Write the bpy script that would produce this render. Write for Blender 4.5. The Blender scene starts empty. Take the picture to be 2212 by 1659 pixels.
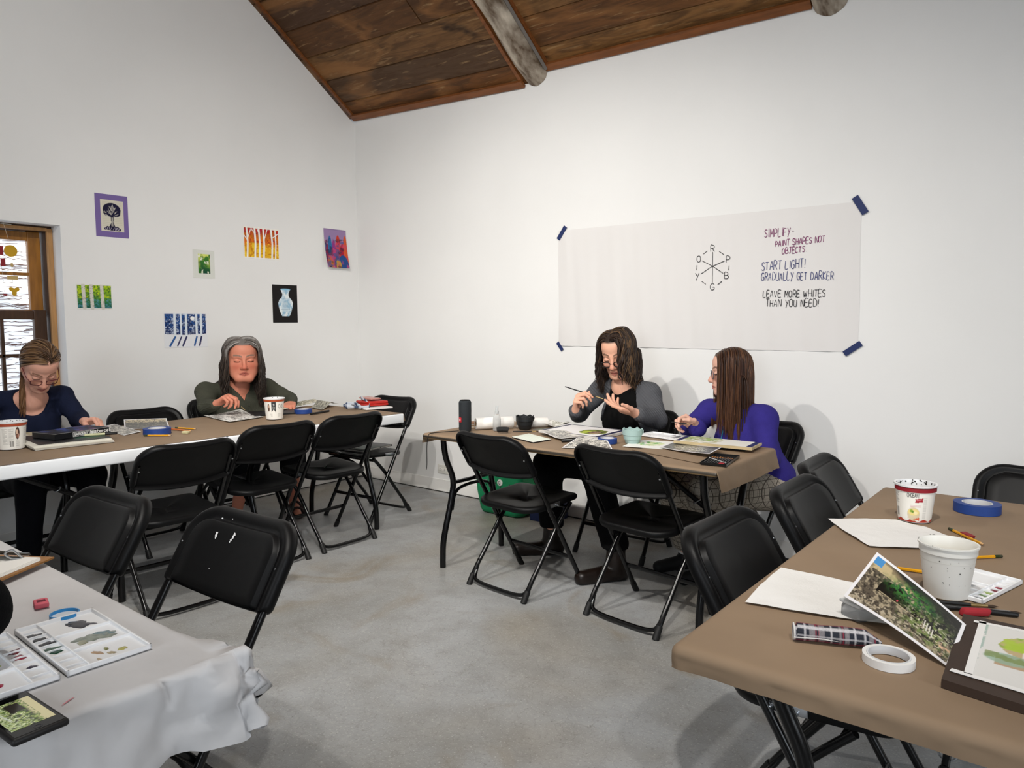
import bpy, bmesh, math, random
import numpy as np
from mathutils import Vector, Matrix

SC = bpy.context.scene
COL = SC.collection
PI = math.pi
random.seed(7)

# ---------------------------------------------------------------- camera
def make_camera():
    yaw, pitch, roll = 0.676826388, -0.082711515, -0.00277682
    cy, sy, cp, sp = math.cos(yaw), math.sin(yaw), math.cos(pitch), math.sin(pitch)
    f = Vector((-sy * cp, cy * cp, sp)); r = Vector((cy, sy, 0)); u = r.cross(f)
    c, s = math.cos(roll), math.sin(roll)
    r2 = c * r + s * u; u2 = -s * r + c * u
    cam = bpy.data.cameras.new('camera'); ob = bpy.data.objects.new('camera', cam); COL.objects.link(ob)
    cam.sensor_fit = 'HORIZONTAL'; cam.sensor_width = 36.0; cam.lens = 36.0 * 1592.62473 / 2212
    cam.clip_start = 0.02; cam.clip_end = 60
    M = Matrix.Identity(4)
    for i in range(3):
        M[i][0], M[i][1], M[i][2] = r2[i], u2[i], -f[i]
    M.translation = Vector((4.96328, -4.09647, 1.31871))
    ob.matrix_world = M
    SC.camera = ob
make_camera()

# ---------------------------------------------------------------- world, sun, lights, exposure
SC.view_settings.view_transform = 'Standard'
SC.view_settings.look = 'None'
SC.view_settings.gamma = 1.0
SC.view_settings.use_curve_mapping = False
SC.view_settings.exposure = 0.06
wd = bpy.data.worlds.new('sky'); SC.world = wd; wd.use_nodes = True
bg = wd.node_tree.nodes['Background']; bg.inputs[0].default_value = (0.75, 0.86, 1.0, 1); bg.inputs[1].default_value = 2.0

def light(name, kind, loc, target, energy, color, **kw):
    l = bpy.data.lights.new(name, kind); l.energy = energy; l.color = color
    for k, v in kw.items(): setattr(l, k, v)
    o = bpy.data.objects.new(name, l); COL.objects.link(o); o.location = loc
    o.rotation_euler = (Vector(target) - Vector(loc)).to_track_quat('-Z', 'Y').to_euler()
    return o
WARM = (1.0, 0.965, 0.91)
light('sun', 'SUN', (6, -6, 9), (6 - 4.4, -6 + 1.6, 9 - 6.5), 5.0, (1.0, 0.97, 0.92), angle=0.01)
for n, p, t, e in (('track_spot_a', (2.1, -3.5, 3.3), (2.5, -0.6, 0.7), 205), ('track_spot_b', (3.1, -3.5, 3.3), (1.5, -0.6, 0.7), 190),
                   ('track_spot_c', (4.7, -3.5, 3.3), (3.3, -0.9, 0.6), 205), ('track_spot_d', (4.3, -3.9, 3.3), (0.3, -2.0, 0.9), 220),
                   ('track_spot_e', (3.3, -3.6, 3.3), (3.3, -3.75, 0.7), 85), ('fill_spot_f', (5.3, -3.4, 3.3), (4.9, -2.0, 0.7), 85)):  # the last spot is added fill that brightens the right front table
    light(n, 'SPOT', p, t, e, WARM, spot_size=math.radians(94), spot_blend=1.0, shadow_soft_size=0.035)
light('window_light_rear', 'AREA', (5.0, -7.1, 1.9), (3.0, 0.0, 1.2), 62, (0.86, 0.93, 1.0), shape='RECTANGLE', size=1.3, size_y=1.4)
light('fill_light_side', 'AREA', (7.8, -3.6, 1.8), (0.0, -2.6, 1.2), 48, (0.86, 0.93, 1.0), shape='RECTANGLE', size=1.6, size_y=1.5)  # soft fill added to brighten the room; the side wall has no window

# ---------------------------------------------------------------- materials
def C(h):
    h = h.lstrip('#'); h = h if len(h) == 6 else ''.join(c * 2 for c in h); v = [int(h[i:i + 2], 16) / 255 for i in (0, 2, 4)]
    return tuple(x / 12.92 if x <= 0.04045 else ((x + 0.055) / 1.055) ** 2.4 for x in v)
MATS = {}
def mat(name, col='#808080', rough=0.5, metal=0.0, var=0.0, vscale=8.0, bump=0.0, bscale=60.0, spec=0.5, trans=0.0, alpha=1.0, emit=None,
        vc=False, stretch=None, col2=None, ior=1.45, sheen=0.0, detail=4.0, coat=0.0, sub=0.0):
    if name in MATS: return MATS[name]
    m = bpy.data.materials.new(name); m.use_nodes = True; MATS[name] = m
    N, L = m.node_tree.nodes, m.node_tree.links; b = N['Principled BSDF']
    c = C(col) if isinstance(col, str) else col
    b.inputs['Base Color'].default_value = (*c, 1); b.inputs['Roughness'].default_value = rough
    b.inputs['Metallic'].default_value = metal; b.inputs['Specular IOR Level'].default_value = spec
    b.inputs['IOR'].default_value = ior; b.inputs['Transmission Weight'].default_value = trans; b.inputs['Alpha'].default_value = alpha
    b.inputs['Coat Weight'].default_value = coat
    if sheen: b.inputs['Sheen Weight'].default_value = sheen
    if sub: b.inputs['Subsurface Weight'].default_value = sub; b.inputs['Subsurface Radius'].default_value = (0.012, 0.005, 0.003); b.inputs['Subsurface Scale'].default_value = 1.0
    tc = N.new('ShaderNodeTexCoord'); mp = N.new('ShaderNodeMapping'); L.new(tc.outputs['Object'], mp.inputs[0])
    if stretch: mp.inputs['Scale'].default_value = stretch
    src = None
    if vc:
        a = N.new('ShaderNodeVertexColor'); a.layer_name = 'Col'; src = a.outputs[0]
    if var or col2:
        nz = N.new('ShaderNodeTexNoise'); nz.inputs['Scale'].default_value = vscale; nz.inputs['Detail'].default_value = detail
        L.new(mp.outputs[0], nz.inputs['Vector'])
        mx = N.new('ShaderNodeMix'); mx.data_type = 'RGBA'
        rp = N.new('ShaderNodeMapRange'); rp.inputs[1].default_value = 0.35; rp.inputs[2].default_value = 0.65
        L.new(nz.outputs['Fac'], rp.inputs[0]); L.new(rp.outputs[0], mx.inputs[0])
        if vc:
            mx.blend_type = 'MULTIPLY'; L.new(src, mx.inputs[6]); mx.inputs[7].default_value = (1 - var, 1 - var, 1 - var, 1)
        else:
            c2 = C(col2) if isinstance(col2, str) else (col2 or tuple(x * (1 - var) for x in c))
            mx.inputs[6].default_value = (*c, 1); mx.inputs[7].default_value = (*c2, 1)
        src = mx.outputs[2]
    if src: L.new(src, b.inputs['Base Color'])
    if bump:
        n2 = N.new('ShaderNodeTexNoise'); n2.inputs['Scale'].default_value = bscale; n2.inputs['Detail'].default_value = 3
        L.new(mp.outputs[0], n2.inputs['Vector']); bp = N.new('ShaderNodeBump'); bp.inputs['Strength'].default_value = bump
        bp.inputs['Distance'].default_value = 0.004
        L.new(n2.outputs['Fac'], bp.inputs['Height']); L.new(bp.outputs[0], b.inputs['Normal'])
    if emit: b.inputs['Emission Color'].default_value = (*C(emit[0]), 1); b.inputs['Emission Strength'].default_value = emit[1]
    return m

# ---------------------------------------------------------------- mesh builder
def rotz(a): return Matrix.Rotation(a, 3, 'Z')
def rotx(a): return Matrix.Rotation(a, 3, 'X')
def roty(a): return Matrix.Rotation(a, 3, 'Y')
def spline(pts, k=6, closed=False):
    P = [np.array(p, float) for p in pts]; n = len(P); out = []
    rng = range(n if closed else n - 1)
    for i in rng:
        g = lambda j: P[j % n] if closed else P[min(max(j, 0), n - 1)]
        p0, p1, p2, p3 = g(i - 1), g(i), g(i + 1), g(i + 2)
        for s in range(k):
            t = s / k
            out.append(0.5 * ((2 * p1) + (p2 - p0) * t + (2 * p0 - 5 * p1 + 4 * p2 - p3) * t * t + (3 * p1 - p0 - 3 * p2 + p3) * t ** 3))
    if not closed: out.append(P[-1])
    return [tuple(o) for o in out]
class MB:
    def __init__(self): self.v, self.f, self.m, self.c = [], [], [], None
    def add(self, vs, fs, m=0):
        o = len(self.v); self.v += [tuple(map(float, p)) for p in vs]; self.f += [tuple(i + o for i in f) for f in fs]; self.m += [m] * len(fs); return self
    def box(self, s, c=(0, 0, 0), bev=0.0, R=None, m=0, seg=2):
        bm = bmesh.new(); bmesh.ops.create_cube(bm, size=1.0)
        for v in bm.verts: v.co = Vector((v.co.x * s[0], v.co.y * s[1], v.co.z * s[2]))
        if bev: bmesh.ops.bevel(bm, geom=list(bm.edges), offset=min(bev, min(s) * 0.49), segments=seg, affect='EDGES', profile=0.5)
        bm.verts.index_update(); vs = []
        for v in bm.verts:
            p = (R @ v.co) if R is not None else v.co
            vs.append((p[0] + c[0], p[1] + c[1], p[2] + c[2]))
        fs = [tuple(v.index for v in f.verts) for f in bm.faces]; bm.free()
        return self.add(vs, fs, m)
    def tube(self, pts, r, n=8, m=0, caps=True, closed=False, flat=None):
        P = [Vector(p) for p in pts]; k = len(P); rr = r if hasattr(r, '__len__') else [r] * k
        T = []
        for i in range(k):
            a = P[(i - 1) % k] if closed else P[max(i - 1, 0)]; b = P[(i + 1) % k] if closed else P[min(i + 1, k - 1)]
            t = (b - a); T.append(t.normalized() if t.length > 1e-9 else Vector((0, 0, 1)))
        up = Vector((0, 0, 1)) if abs(T[0].z) < 0.9 else Vector((0, 1, 0))
        nrm = (up - T[0] * up.dot(T[0])).normalized(); vs = []
        for i in range(k):
            nrm = (nrm - T[i] * nrm.dot(T[i])); nrm = nrm.normalized() if nrm.length > 1e-6 else T[i].orthogonal().normalized()
            bn = T[i].cross(nrm)
            for j in range(n):
                a = 2 * PI * j / n; s, c = math.sin(a), math.cos(a)
                if flat: s *= flat
                vs.append(P[i] + (nrm * c + bn * s) * rr[i])
        fs = []
        for i in range(k if closed else k - 1):
            for j in range(n):
                a, b = i * n, ((i + 1) % k) * n
                fs.append((a + j, a + (j + 1) % n, b + (j + 1) % n, b + j))
        if caps and not closed: fs += [tuple(range(n - 1, -1, -1)), tuple((k - 1) * n + j for j in range(n))]
        return self.add(vs, fs, m)
    def lathe(self, prof, n=32, m=0, c=(0, 0, 0), sx=1.0, sy=1.0, capb=True, capt=True):
        vs = [(c[0] + r * math.cos(2 * PI * j / n) * sx, c[1] + r * math.sin(2 * PI * j / n) * sy, c[2] + z) for r, z in prof for j in range(n)]
        fs = [(i * n + j, i * n + (j + 1) % n, (i + 1) * n + (j + 1) % n, (i + 1) * n + j) for i in range(len(prof) - 1) for j in range(n)]
        if capb: fs.append(tuple(range(n - 1, -1, -1)))
        if capt: fs.append(tuple((len(prof) - 1) * n + j for j in range(n)))
        return self.add(vs, fs, m)
    def rings(self, rings, m=0, cap0=True, cap1=True):
        n = len(rings[0]); vs = [p for r in rings for p in r]
        fs = [(i * n + j, i * n + (j + 1) % n, (i + 1) * n + (j + 1) % n, (i + 1) * n + j) for i in range(len(rings) - 1) for j in range(n)]
        if cap0: fs.append(tuple(range(n - 1, -1, -1)))
        if cap1: fs.append(tuple((len(rings) - 1) * n + j for j in range(n)))
        return self.add(vs, fs, m)
    def prism(self, poly, z0, z1, m=0, c=(0, 0, 0)):
        n = len(poly); vs = [(x + c[0], y + c[1], z0 + c[2]) for x, y in poly] + [(x + c[0], y + c[1], z1 + c[2]) for x, y in poly]
        fs = [tuple(range(n - 1, -1, -1)), tuple(range(n, 2 * n))] + [(j, (j + 1) % n, n + (j + 1) % n, n + j) for j in range(n)]
        return self.add(vs, fs, m)
    def build(self, name, mats, parent=None, smooth=True, angle=38, loc=(0, 0, 0), rz=0.0, colors=None, rot=None):
        me = bpy.data.meshes.new(name); me.from_pydata(self.v, [], self.f); me.update()
        for mm in (mats if isinstance(mats, (list, tuple)) else [mats]): me.materials.append(mm)
        me.polygons.foreach_set('material_index', self.m)
        if smooth:
            me.shade_smooth()
            if angle < 180: me.set_sharp_from_angle(angle=math.radians(angle))
        if colors is not None:
            a = me.color_attributes.new('Col', 'FLOAT_COLOR', 'POINT'); cc = np.ones((len(self.v), 4), np.float32); cc[:, :3] = colors
            a.data.foreach_set('color', cc.ravel())
        o = bpy.data.objects.new(name, me); COL.objects.link(o)
        if parent: o.parent = parent
        o.location = loc
        if rot is not None: o.rotation_euler = rot.to_euler()
        else: o.rotation_euler = (0, 0, rz)
        return o
def tag(o, label, cat, group=None, kind=None):
    o['label'] = label; o['category'] = cat
    if group: o['group'] = group
    if kind: o['kind'] = kind
    return o
def thing(name, label, cat, loc=(0, 0, 0), rz=0.0, group=None):
    o = bpy.data.objects.new(name, None); COL.objects.link(o); o.location = loc; o.rotation_euler = (0, 0, rz); o.empty_display_size = 0.05
    return tag(o, label, cat, group)
def struct(o, label=None):
    o['kind'] = 'structure'
    if label: o['label'] = label
    return o
def dup(root, loc, rz, label):
    r = root.copy(); COL.objects.link(r); r.location = loc; r.rotation_euler = (0, 0, rz); r['label'] = label
    for ch in list(root.children):
        c = ch.copy(); COL.objects.link(c); c.parent = r
        for g in list(ch.children):
            d = g.copy(); COL.objects.link(d); d.parent = c
    return r

# ---------------------------------------------------------------- painted surfaces: a small canvas whose pixels become vertex colours of a grid mesh
def _h(ix, iy, s): 
    n = np.sin(ix * 127.1 + iy * 311.7 + s * 74.7) * 43758.5453
    return n - np.floor(n)
def vnoise(x, y, s=0):
    ix, iy = np.floor(x), np.floor(y); fx, fy = x - ix, y - iy; fx = fx * fx * (3 - 2 * fx); fy = fy * fy * (3 - 2 * fy)
    return (_h(ix, iy, s) * (1 - fx) + _h(ix + 1, iy, s) * fx) * (1 - fy) + (_h(ix, iy + 1, s) * (1 - fx) + _h(ix + 1, iy + 1, s) * fx) * fy
def fbm(x, y, s=0, o=4):
    v, a = 0, 0.5
    for k in range(o): v = v + a * vnoise(x * 2 ** k, y * 2 ** k, s + k); a *= 0.5
    return v / (1 - 0.5 ** o)
class Canvas:
    def __init__(self, w, h, col='#ffffff', asp=None):
        self.w, self.h = w, h; self.a = np.ones((h, w, 3)) * np.array(C(col))
        self.asp = asp or w / h
        self.X, self.Y = np.meshgrid((np.arange(w)) / (w - 1) * self.asp, (np.arange(h)) / (h - 1))
    def mix(self, mask, col):
        c = np.array(C(col)) if isinstance(col, str) else col
        mk = np.clip(mask, 0, 1)[..., None]; self.a = self.a * (1 - mk) + c * mk; return self
    def aa(self, d): return np.clip(0.5 - d * (self.h - 1), 0, 1)
    def rect(self, x0, y0, x1, y1, col): return self.mix(((self.X >= x0) & (self.X <= x1) & (self.Y >= y0) & (self.Y <= y1)) * 1.0, col)
    def ell(self, cx, cy, rx, ry, col, s=1.0):
        d = np.sqrt(((self.X - cx) / rx) ** 2 + ((self.Y - cy) / ry) ** 2) - 1; return self.mix(self.aa(d * min(rx, ry)) * s, col)
    def line(self, pts, w, col, s=1.0):
        D = np.full(self.X.shape, 9.0)
        for (ax, ay), (bx, by) in zip(pts[:-1], pts[1:]):
            dx, dy = bx - ax, by - ay; L = dx * dx + dy * dy + 1e-12
            t = np.clip(((self.X - ax) * dx + (self.Y - ay) * dy) / L, 0, 1)
            D = np.minimum(D, np.hypot(self.X - ax - t * dx, self.Y - ay - t * dy))
        return self.mix(self.aa(D - w / 2) * s, col)
    def poly(self, pts, col, s=1.0):
        ins = np.zeros(self.X.shape, bool); n = len(pts)
        for i in range(n):
            (x1, y1), (x2, y2) = pts[i], pts[(i + 1) % n]
            cond = ((y1 > self.Y) != (y2 > self.Y)); ins ^= cond & (self.X < (x2 - x1) * (self.Y - y1) / (y2 - y1 + 1e-12) + x1)
        return self.mix(ins * s, col)
    def noise(self, sc, col, lo=0.45, hi=0.6, s=1.0, seed=0, ax=1.0, mask=None):
        n = np.clip((fbm(self.X * sc * ax, self.Y * sc, seed) - lo) / (hi - lo), 0, 1) * s
        return self.mix(n if mask is None else n * mask, col)
    def text(self, t, x, y, h, col, w=None, sp=1.25):
        for pl in text_strokes(t, h, sp): self.line([(x + a, y + b) for a, b in pl], w or h * 0.13, col)
        return self
FONT = {'A': [[(0, 0), (2, 6), (4, 0)], [(.7, 2.1), (3.3, 2.1)]], 'B': [[(0, 0), (0, 6), (2.4, 5.9), (3.3, 5), (3.1, 3.8), (2, 3.2), (0, 3.1)], [(2, 3.2), (3.7, 2.4), (3.7, .9), (2.6, 0), (0, 0)]],
        'C': [[(3.8, 5.1), (2.9, 6), (1.3, 5.9), (.2, 4.6), (0, 2.6), (.5, .8), (1.8, 0), (3.8, .7)]], 'D': [[(0, 0), (0, 6), (2, 5.8), (3.6, 4.4), (3.8, 2.4), (2.8, .6), (0, 0)]],
        'E': [[(3.5, 6), (0, 6), (0, 0), (3.6, 0)], [(0, 3.1), (2.9, 3.1)]], 'F': [[(3.6, 6), (0, 6), (0, 0)], [(0, 3.2), (2.8, 3.2)]],
        'G': [[(3.8, 5.2), (2.8, 6), (1.2, 5.8), (.1, 4.3), (0, 2), (1, .2), (2.6, 0), (3.8, 1), (3.8, 2.6), (2.2, 2.6)]], 'H': [[(0, 6), (0, 0)], [(3.7, 6), (3.7, 0)], [(0, 3), (3.7, 3.1)]],
        'I': [[(1, 6), (1, 0)]], 'J': [[(.8, 6), (3.8, 6)], [(2.6, 6), (2.6, 1.2), (1.6, 0), (.3, .8)]], 'K': [[(0, 6), (0, 0)], [(3.6, 6), (0, 2.8), (3.8, 0)]], 'L': [[(0, 6), (0, 0), (3.4, .1)]],
        'M': [[(0, 0), (.4, 6), (2.2, 1.8), (4, 6), (4.4, 0)]], 'N': [[(0, 0), (.1, 6), (3.6, 0), (3.7, 6)]], 'O': [[(2, 6), (.5, 5.3), (0, 3), (.6, .6), (2, 0), (3.4, .7), (3.9, 3), (3.3, 5.4), (2, 6)]],
        'P': [[(0, 0), (.1, 6), (2.4, 5.9), (3.6, 4.8), (3.3, 3.2), (2, 2.6), (0, 2.6)]], 'Q': [[(2, 6), (.5, 5.3), (0, 3), (.6, .6), (2, 0), (3.4, .7), (3.9, 3), (3.3, 5.4), (2, 6)], [(2.4, 1.4), (4, -.4)]],
        'R': [[(0, 0), (0, 6), (2.6, 5.9), (3.5, 4.8), (3, 3.3), (0, 2.9)], [(1.4, 3), (3.9, 0)]], 'S': [[(3.6, 5.2), (2.6, 6), (.9, 5.8), (.2, 4.5), (1.2, 3.4), (2.8, 2.8), (3.7, 1.7), (3, .3), (1.4, 0), (0, .8)]],
        'T': [[(0, 6), (4, 6)], [(2, 6), (2, 0)]], 'U': [[(0, 6), (0, 1.6), (1, .1), (2.8, .1), (3.7, 1.6), (3.7, 6)], [(3.7, 1.6), (3.8, 0)]], 'V': [[(0, 6), (2, 0), (4, 6)]],
        'W': [[(0, 6), (1.1, 0), (2.4, 4.6), (3.6, 0), (4.8, 6)]], 'X': [[(0, 6), (4, 0)], [(4, 6), (0, 0)]], 'Y': [[(0, 6), (1.9, 3)], [(3.8, 6), (.8, -1)]], 'Z': [[(0, 6), (4, 6), (0, 0), (4, 0)]],
        '!': [[(1, 6), (.9, 1.8)], [(.9, .3), (.9, 0)]], '-': [[(.6, 3), (2.8, 3)]], '.': [[(.8, .3), (.8, 0)]], ' ': [],
        'a': [[(3, 3.4), (1.2, 3.6), (.1, 1.8), (1, .1), (2.8, .9), (3, 3.4), (3.2, 0)]], 't': [[(1.4, 5.4), (1.2, .8), (2.4, .1)], [(.2, 3.8), (2.8, 3.8)]], 'e': [[(.2, 1.9), (3, 2.1), (2.2, 3.6), (.8, 3.4), (.2, 1.6), (1, .1), (3, .6)]],
        'r': [[(.3, 3.6), (.5, 0)], [(.5, 2.4), (1.6, 3.6), (2.6, 3.3)]], 'c': [[(3, 3), (1.6, 3.7), (.2, 2), (1, .1), (3, .6)]], 'o': [[(1.6, 3.7), (.2, 2), (1.4, 0), (3, 1.8), (1.6, 3.7)]], 'l': [[(1, 6), (1, 0)]]}
def text_strokes(t, h, sp=1.25, jit=0.0, slant=0.0, rnd=None):
    out, x = [], 0.0; k = h / 6
    for ch in t:
        g = FONT.get(ch, []); wd = max([p[0] for pl in g for p in pl], default=2.2)
        j = (rnd.uniform(-jit, jit), rnd.uniform(-jit, jit), rnd.uniform(1 - jit * .5, 1 + jit * .5)) if rnd else (0, 0, 1)
        for pl in g: out.append([((x + (p[0] + slant * p[1]) * j[2] + j[0]) * k, (p[1] * j[2] + j[1]) * k) for p in pl])
        x += wd * 1.0 + sp
    return out
def card(name, cv, corners, mats, parent=None, zf=None, thick=0.0006, loc=(0, 0, 0), rz=0.0, rot=None, smooth=True):
    """grid over a quad (bl, br, tr, tl); canvas pixels -> vertex colours; zf(u,v) lifts along +normal"""
    A = [np.array(list(c) + [0] * (3 - len(c)), float) for c in corners]; w, h = cv.w, cv.h
    U, Vv = np.meshgrid(np.linspace(0, 1, w), np.linspace(0, 1, h)); u, v = U[..., None], Vv[..., None]
    P = A[0] * (1 - u) * (1 - v) + A[1] * u * (1 - v) + A[2] * u * v + A[3] * (1 - u) * v
    n = np.cross(A[1] - A[0], A[3] - A[0]); n /= np.linalg.norm(n)
    if zf is not None: P = P + n * np.vectorize(zf)(U, Vv)[..., None]
    top = (P + n * thick).reshape(-1, 3); bot = P.reshape(-1, 3); N = w * h
    i = (np.arange(h - 1)[:, None] * w + np.arange(w - 1)[None]).ravel()
    q = np.stack([i, i + 1, i + w + 1, i + w], 1); qb = (q[:, ::-1] + N)
    bd = list(range(w)) + [w * k + w - 1 for k in range(1, h)] + [w * (h - 1) + k for k in range(w - 2, -1, -1)] + [w * k for k in range(h - 2, 0, -1)]
    side = [(bd[(k + 1) % len(bd)], bd[k], bd[k] + N, bd[(k + 1) % len(bd)] + N) for k in range(len(bd))]
    mb = MB(); mb.v = [tuple(p) for p in np.vstack([top, bot])]; mb.f = [tuple(f) for f in q] + [tuple(f) for f in qb] + side
    mb.m = [0] * len(q) + [1 if isinstance(mats, (list, tuple)) and len(mats) > 1 else 0] * (len(qb) + len(side))
    cc = np.vstack([cv.a.reshape(-1, 3)] * 2)
    return mb.build(name, mats, parent, smooth=smooth, angle=50, loc=loc, rz=rz, colors=cc, rot=rot)

# ---------------------------------------------------------------- room shell
X1, Y1 = 8.0, -7.3
SL = 0.72
WALL = mat('white_wall_paint', '#efeeec', 0.75, var=0.035, vscale=1.3, bump=0.10, bscale=35, spec=0.2)
def ceil_z(y): return 2.965 - SL * y if y > -3.5 else 2.965 + SL * 3.5 - SL * (-3.5 - y)

def make_floor():
    m = bpy.data.materials.new('sealed_concrete'); m.use_nodes = True; N, L = m.node_tree.nodes, m.node_tree.links; b = N['Principled BSDF']
    tc = N.new('ShaderNodeTexCoord')
    def noise(sc, det, dist=0.0):
        n = N.new('ShaderNodeTexNoise'); n.inputs['Scale'].default_value = sc; n.inputs['Detail'].default_value = det; n.inputs['Distortion'].default_value = dist
        L.new(tc.outputs['Object'], n.inputs['Vector']); return n.outputs['Fac']
    def ramp(fac, a, bb, lo, hi):
        r = N.new('ShaderNodeMapRange'); r.inputs[1].default_value = a; r.inputs[2].default_value = bb; r.inputs[3].default_value = lo; r.inputs[4].default_value = hi
        L.new(fac, r.inputs[0]); return r.outputs[0]
    def mix(f, a, c, mode='MIX'):
        x = N.new('ShaderNodeMix'); x.data_type = 'RGBA'; x.blend_type = mode
        if isinstance(f, float): x.inputs[0].default_value = f
        else: L.new(f, x.inputs[0])
        for k, s in ((6, a), (7, c)):
            if isinstance(s, tuple): x.inputs[k].default_value = (*s, 1)
            else: L.new(s, x.inputs[k])
        return x.outputs[2]
    c = mix(ramp(noise(1.1, 5, .6), .38, .66, 0., 1.), C('#9d9fa1'), C('#8a8a88'))
    c = mix(ramp(noise(0.75, 4, .3), .52, .70, 0., .55), c, C('#8d8069'))
    c = mix(ramp(noise(7.0, 6), .45, .75, 0., .45), c, C('#74716c'))
    c = mix(ramp(noise(55.0, 4), .55, .8, 0., .35), c, C('#b5b3ae'))
    vo = N.new('ShaderNodeTexVoronoi'); vo.feature = 'DISTANCE_TO_EDGE'; vo.inputs['Scale'].default_value = 3.2
    mp = N.new('ShaderNodeVectorMath'); mp.operation = 'MULTIPLY_ADD'; nz = N.new('ShaderNodeTexNoise'); nz.inputs['Scale'].default_value = 5; nz.inputs['Detail'].default_value = 6
    L.new(tc.outputs['Object'], nz.inputs['Vector']); L.new(nz.outputs['Color'], mp.inputs[0]); mp.inputs[1].default_value = (.35, .35, .35); L.new(tc.outputs['Object'], mp.inputs[2])
    L.new(mp.outputs[0], vo.inputs['Vector'])
    ck = ramp(vo.outputs['Distance'], 0.0, 0.006, .28, 0.)
    c = mix(ck, c, C('#5c554c'))
    v2 = N.new('ShaderNodeTexVoronoi'); v2.feature = 'DISTANCE_TO_EDGE'; v2.inputs['Scale'].default_value = 17; L.new(mp.outputs[0], v2.inputs['Vector'])
    c = mix(ramp(v2.outputs['Distance'], 0.0, 0.035, .22, 0.), c, C('#5a564f'))
    c = mix(ramp(noise(2.2, 6, 1.2), .58, .74, 0., .5), c, C('#7b6c52'))
    c = mix(ramp(noise(150.0, 2), .60, .72, 0., .5), c, C('#c2c1bd'))
    c = mix(ramp(noise(110.0, 3), .60, .75, 0., .5), c, C('#55524d'))
    L.new(c, b.inputs['Base Color']); L.new(ramp(noise(4, 5), .3, .7, .38, .56), b.inputs['Roughness']); b.inputs['Specular IOR Level'].default_value = 0.42
    bp = N.new('ShaderNodeBump'); bp.inputs['Strength'].default_value = 0.12; bp.inputs['Distance'].default_value = 0.004; L.new(noise(18, 6), bp.inputs['Height']); L.new(bp.outputs[0], b.inputs['Normal'])
    mb = MB(); mb.add([(-.02, Y1, 0), (X1, Y1, 0), (X1, .02, 0), (-.02, .02, 0)], [(0, 1, 2, 3)])
    rnd = random.Random(5)
    def crack(pts, w):
        P = spline(pts, 9); vs = []
        for i, p in enumerate(P):
            jx, jy = rnd.uniform(-.008, .008), rnd.uniform(-.008, .008); ww = w * rnd.uniform(.4, 1.2)
            a = P[max(i - 1, 0)]; c2 = P[min(i + 1, len(P) - 1)]; d = Vector((c2[0] - a[0], c2[1] - a[1])).normalized()
            vs += [(p[0] + jx - d.y * ww, p[1] + jy + d.x * ww, .0006), (p[0] + jx + d.y * ww, p[1] + jy - d.x * ww, .0006)]
        mb.add(vs, [(2 * i, 2 * i + 1, 2 * i + 3, 2 * i + 2) for i in range(len(P) - 1)], 1)
    for pts, w in CRACKS: crack(pts, w)
    return struct(mb.build('floor', [m, mat('crack_dark', '#4a443d', .9)], smooth=False), 'grey sealed concrete floor with fine cracks and brown stains')
CRACKS = [([(3.40, -3.20, 0), (3.48, -3.15, 0), (3.55, -3.12, 0), (3.72, -2.98, 0), (3.83, -2.83, 0), (3.95, -2.74, 0)], .0011), ([(4.25, -2.95, 0), (4.31, -2.84, 0), (4.42, -2.78, 0)], .0013), ([(3.95, -2.74, 0), (4.02, -2.60, 0), (4.1, -2.55, 0)], .0009)]
make_floor()

WY0, WY1, WZ0, WZ1 = -3.18, -2.28, 0.80, 1.915   # window opening in the left wall
def wall_left():
    mb = MB(); t = 0.30
    def pan(pts, x): mb.add([(x, y, z) for y, z in pts], [tuple(range(len(pts)))])
    pk = (-3.5, ceil_z(-3.5))
    for x in (0.0, -t):
        pan([(0, 0), (0, ceil_z(0)), (WY1, ceil_z(WY1)), (WY1, 0)][::-1 if x else 1], x)
        pan([(WY1, 0), (WY1, WZ0), (WY0, WZ0), (WY0, 0)][::-1 if x else 1], x)
        pan([(WY1, WZ1), (WY1, ceil_z(WY1)), (WY0, ceil_z(WY0)), (WY0, WZ1)][::-1 if x else 1], x)
        pan([(WY0, 0), (WY0, ceil_z(WY0)), pk, (Y1, ceil_z(Y1)), (Y1, 0)][::-1 if x else 1], x)
    R = [(WY1, WZ0), (WY1, WZ1), (WY0, WZ1), (WY0, WZ0)]
    for i in range(4):
        (a, b), (c, d) = R[i], R[(i + 1) % 4]
        mb.add([(0, a, b), (0, c, d), (-t, c, d), (-t, a, b)], [(0, 1, 2, 3)])
    return struct(mb.build('wall_left', WALL, smooth=False), 'white painted gable wall with a window')
wall_left()
mb = MB(); mb.box((X1 + .3, .2, 3.05), (X1 / 2 - .0, .1, 1.525)); struct(mb.build('wall_right', WALL, smooth=False), 'white painted side wall below the log rafters')
mb = MB(); mb.box((X1 + .3, .2, 3.0), (X1 / 2, Y1 - .1, 1.5)); struct(mb.build('wall_rear', WALL, smooth=False))
mb = MB(); mb.add([(X1, 0, 0), (X1, Y1, 0), (X1, Y1, ceil_z(Y1)), (X1, -3.5, ceil_z(-3.5)), (X1, 0, ceil_z(0))], [(0, 1, 2, 3, 4)]); struct(mb.build('wall_far', WALL, smooth=False))
for nm, s, c in (('baseboard_right', (X1, .006, .095), (X1 / 2, -.003, .0525)), ('baseboard_left', (.006, -Y1, .095), (.003, Y1 / 2, .0525))):
    mb = MB(); mb.box(s, c, bev=.002); struct(mb.build(nm, mat('baseboard_white', '#eeece8', .5), smooth=False))
for nm, s, c in (('trim_floor_gap_right', (X1, .012, .006), (X1 / 2, -.006, .003)), ('trim_floor_gap_left', (.012, -Y1, .006), (.006, Y1 / 2, .003))):
    mb = MB(); mb.box(s, c); struct(mb.build(nm, mat('gap_dark', '#2a2826', .9), smooth=False))

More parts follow.
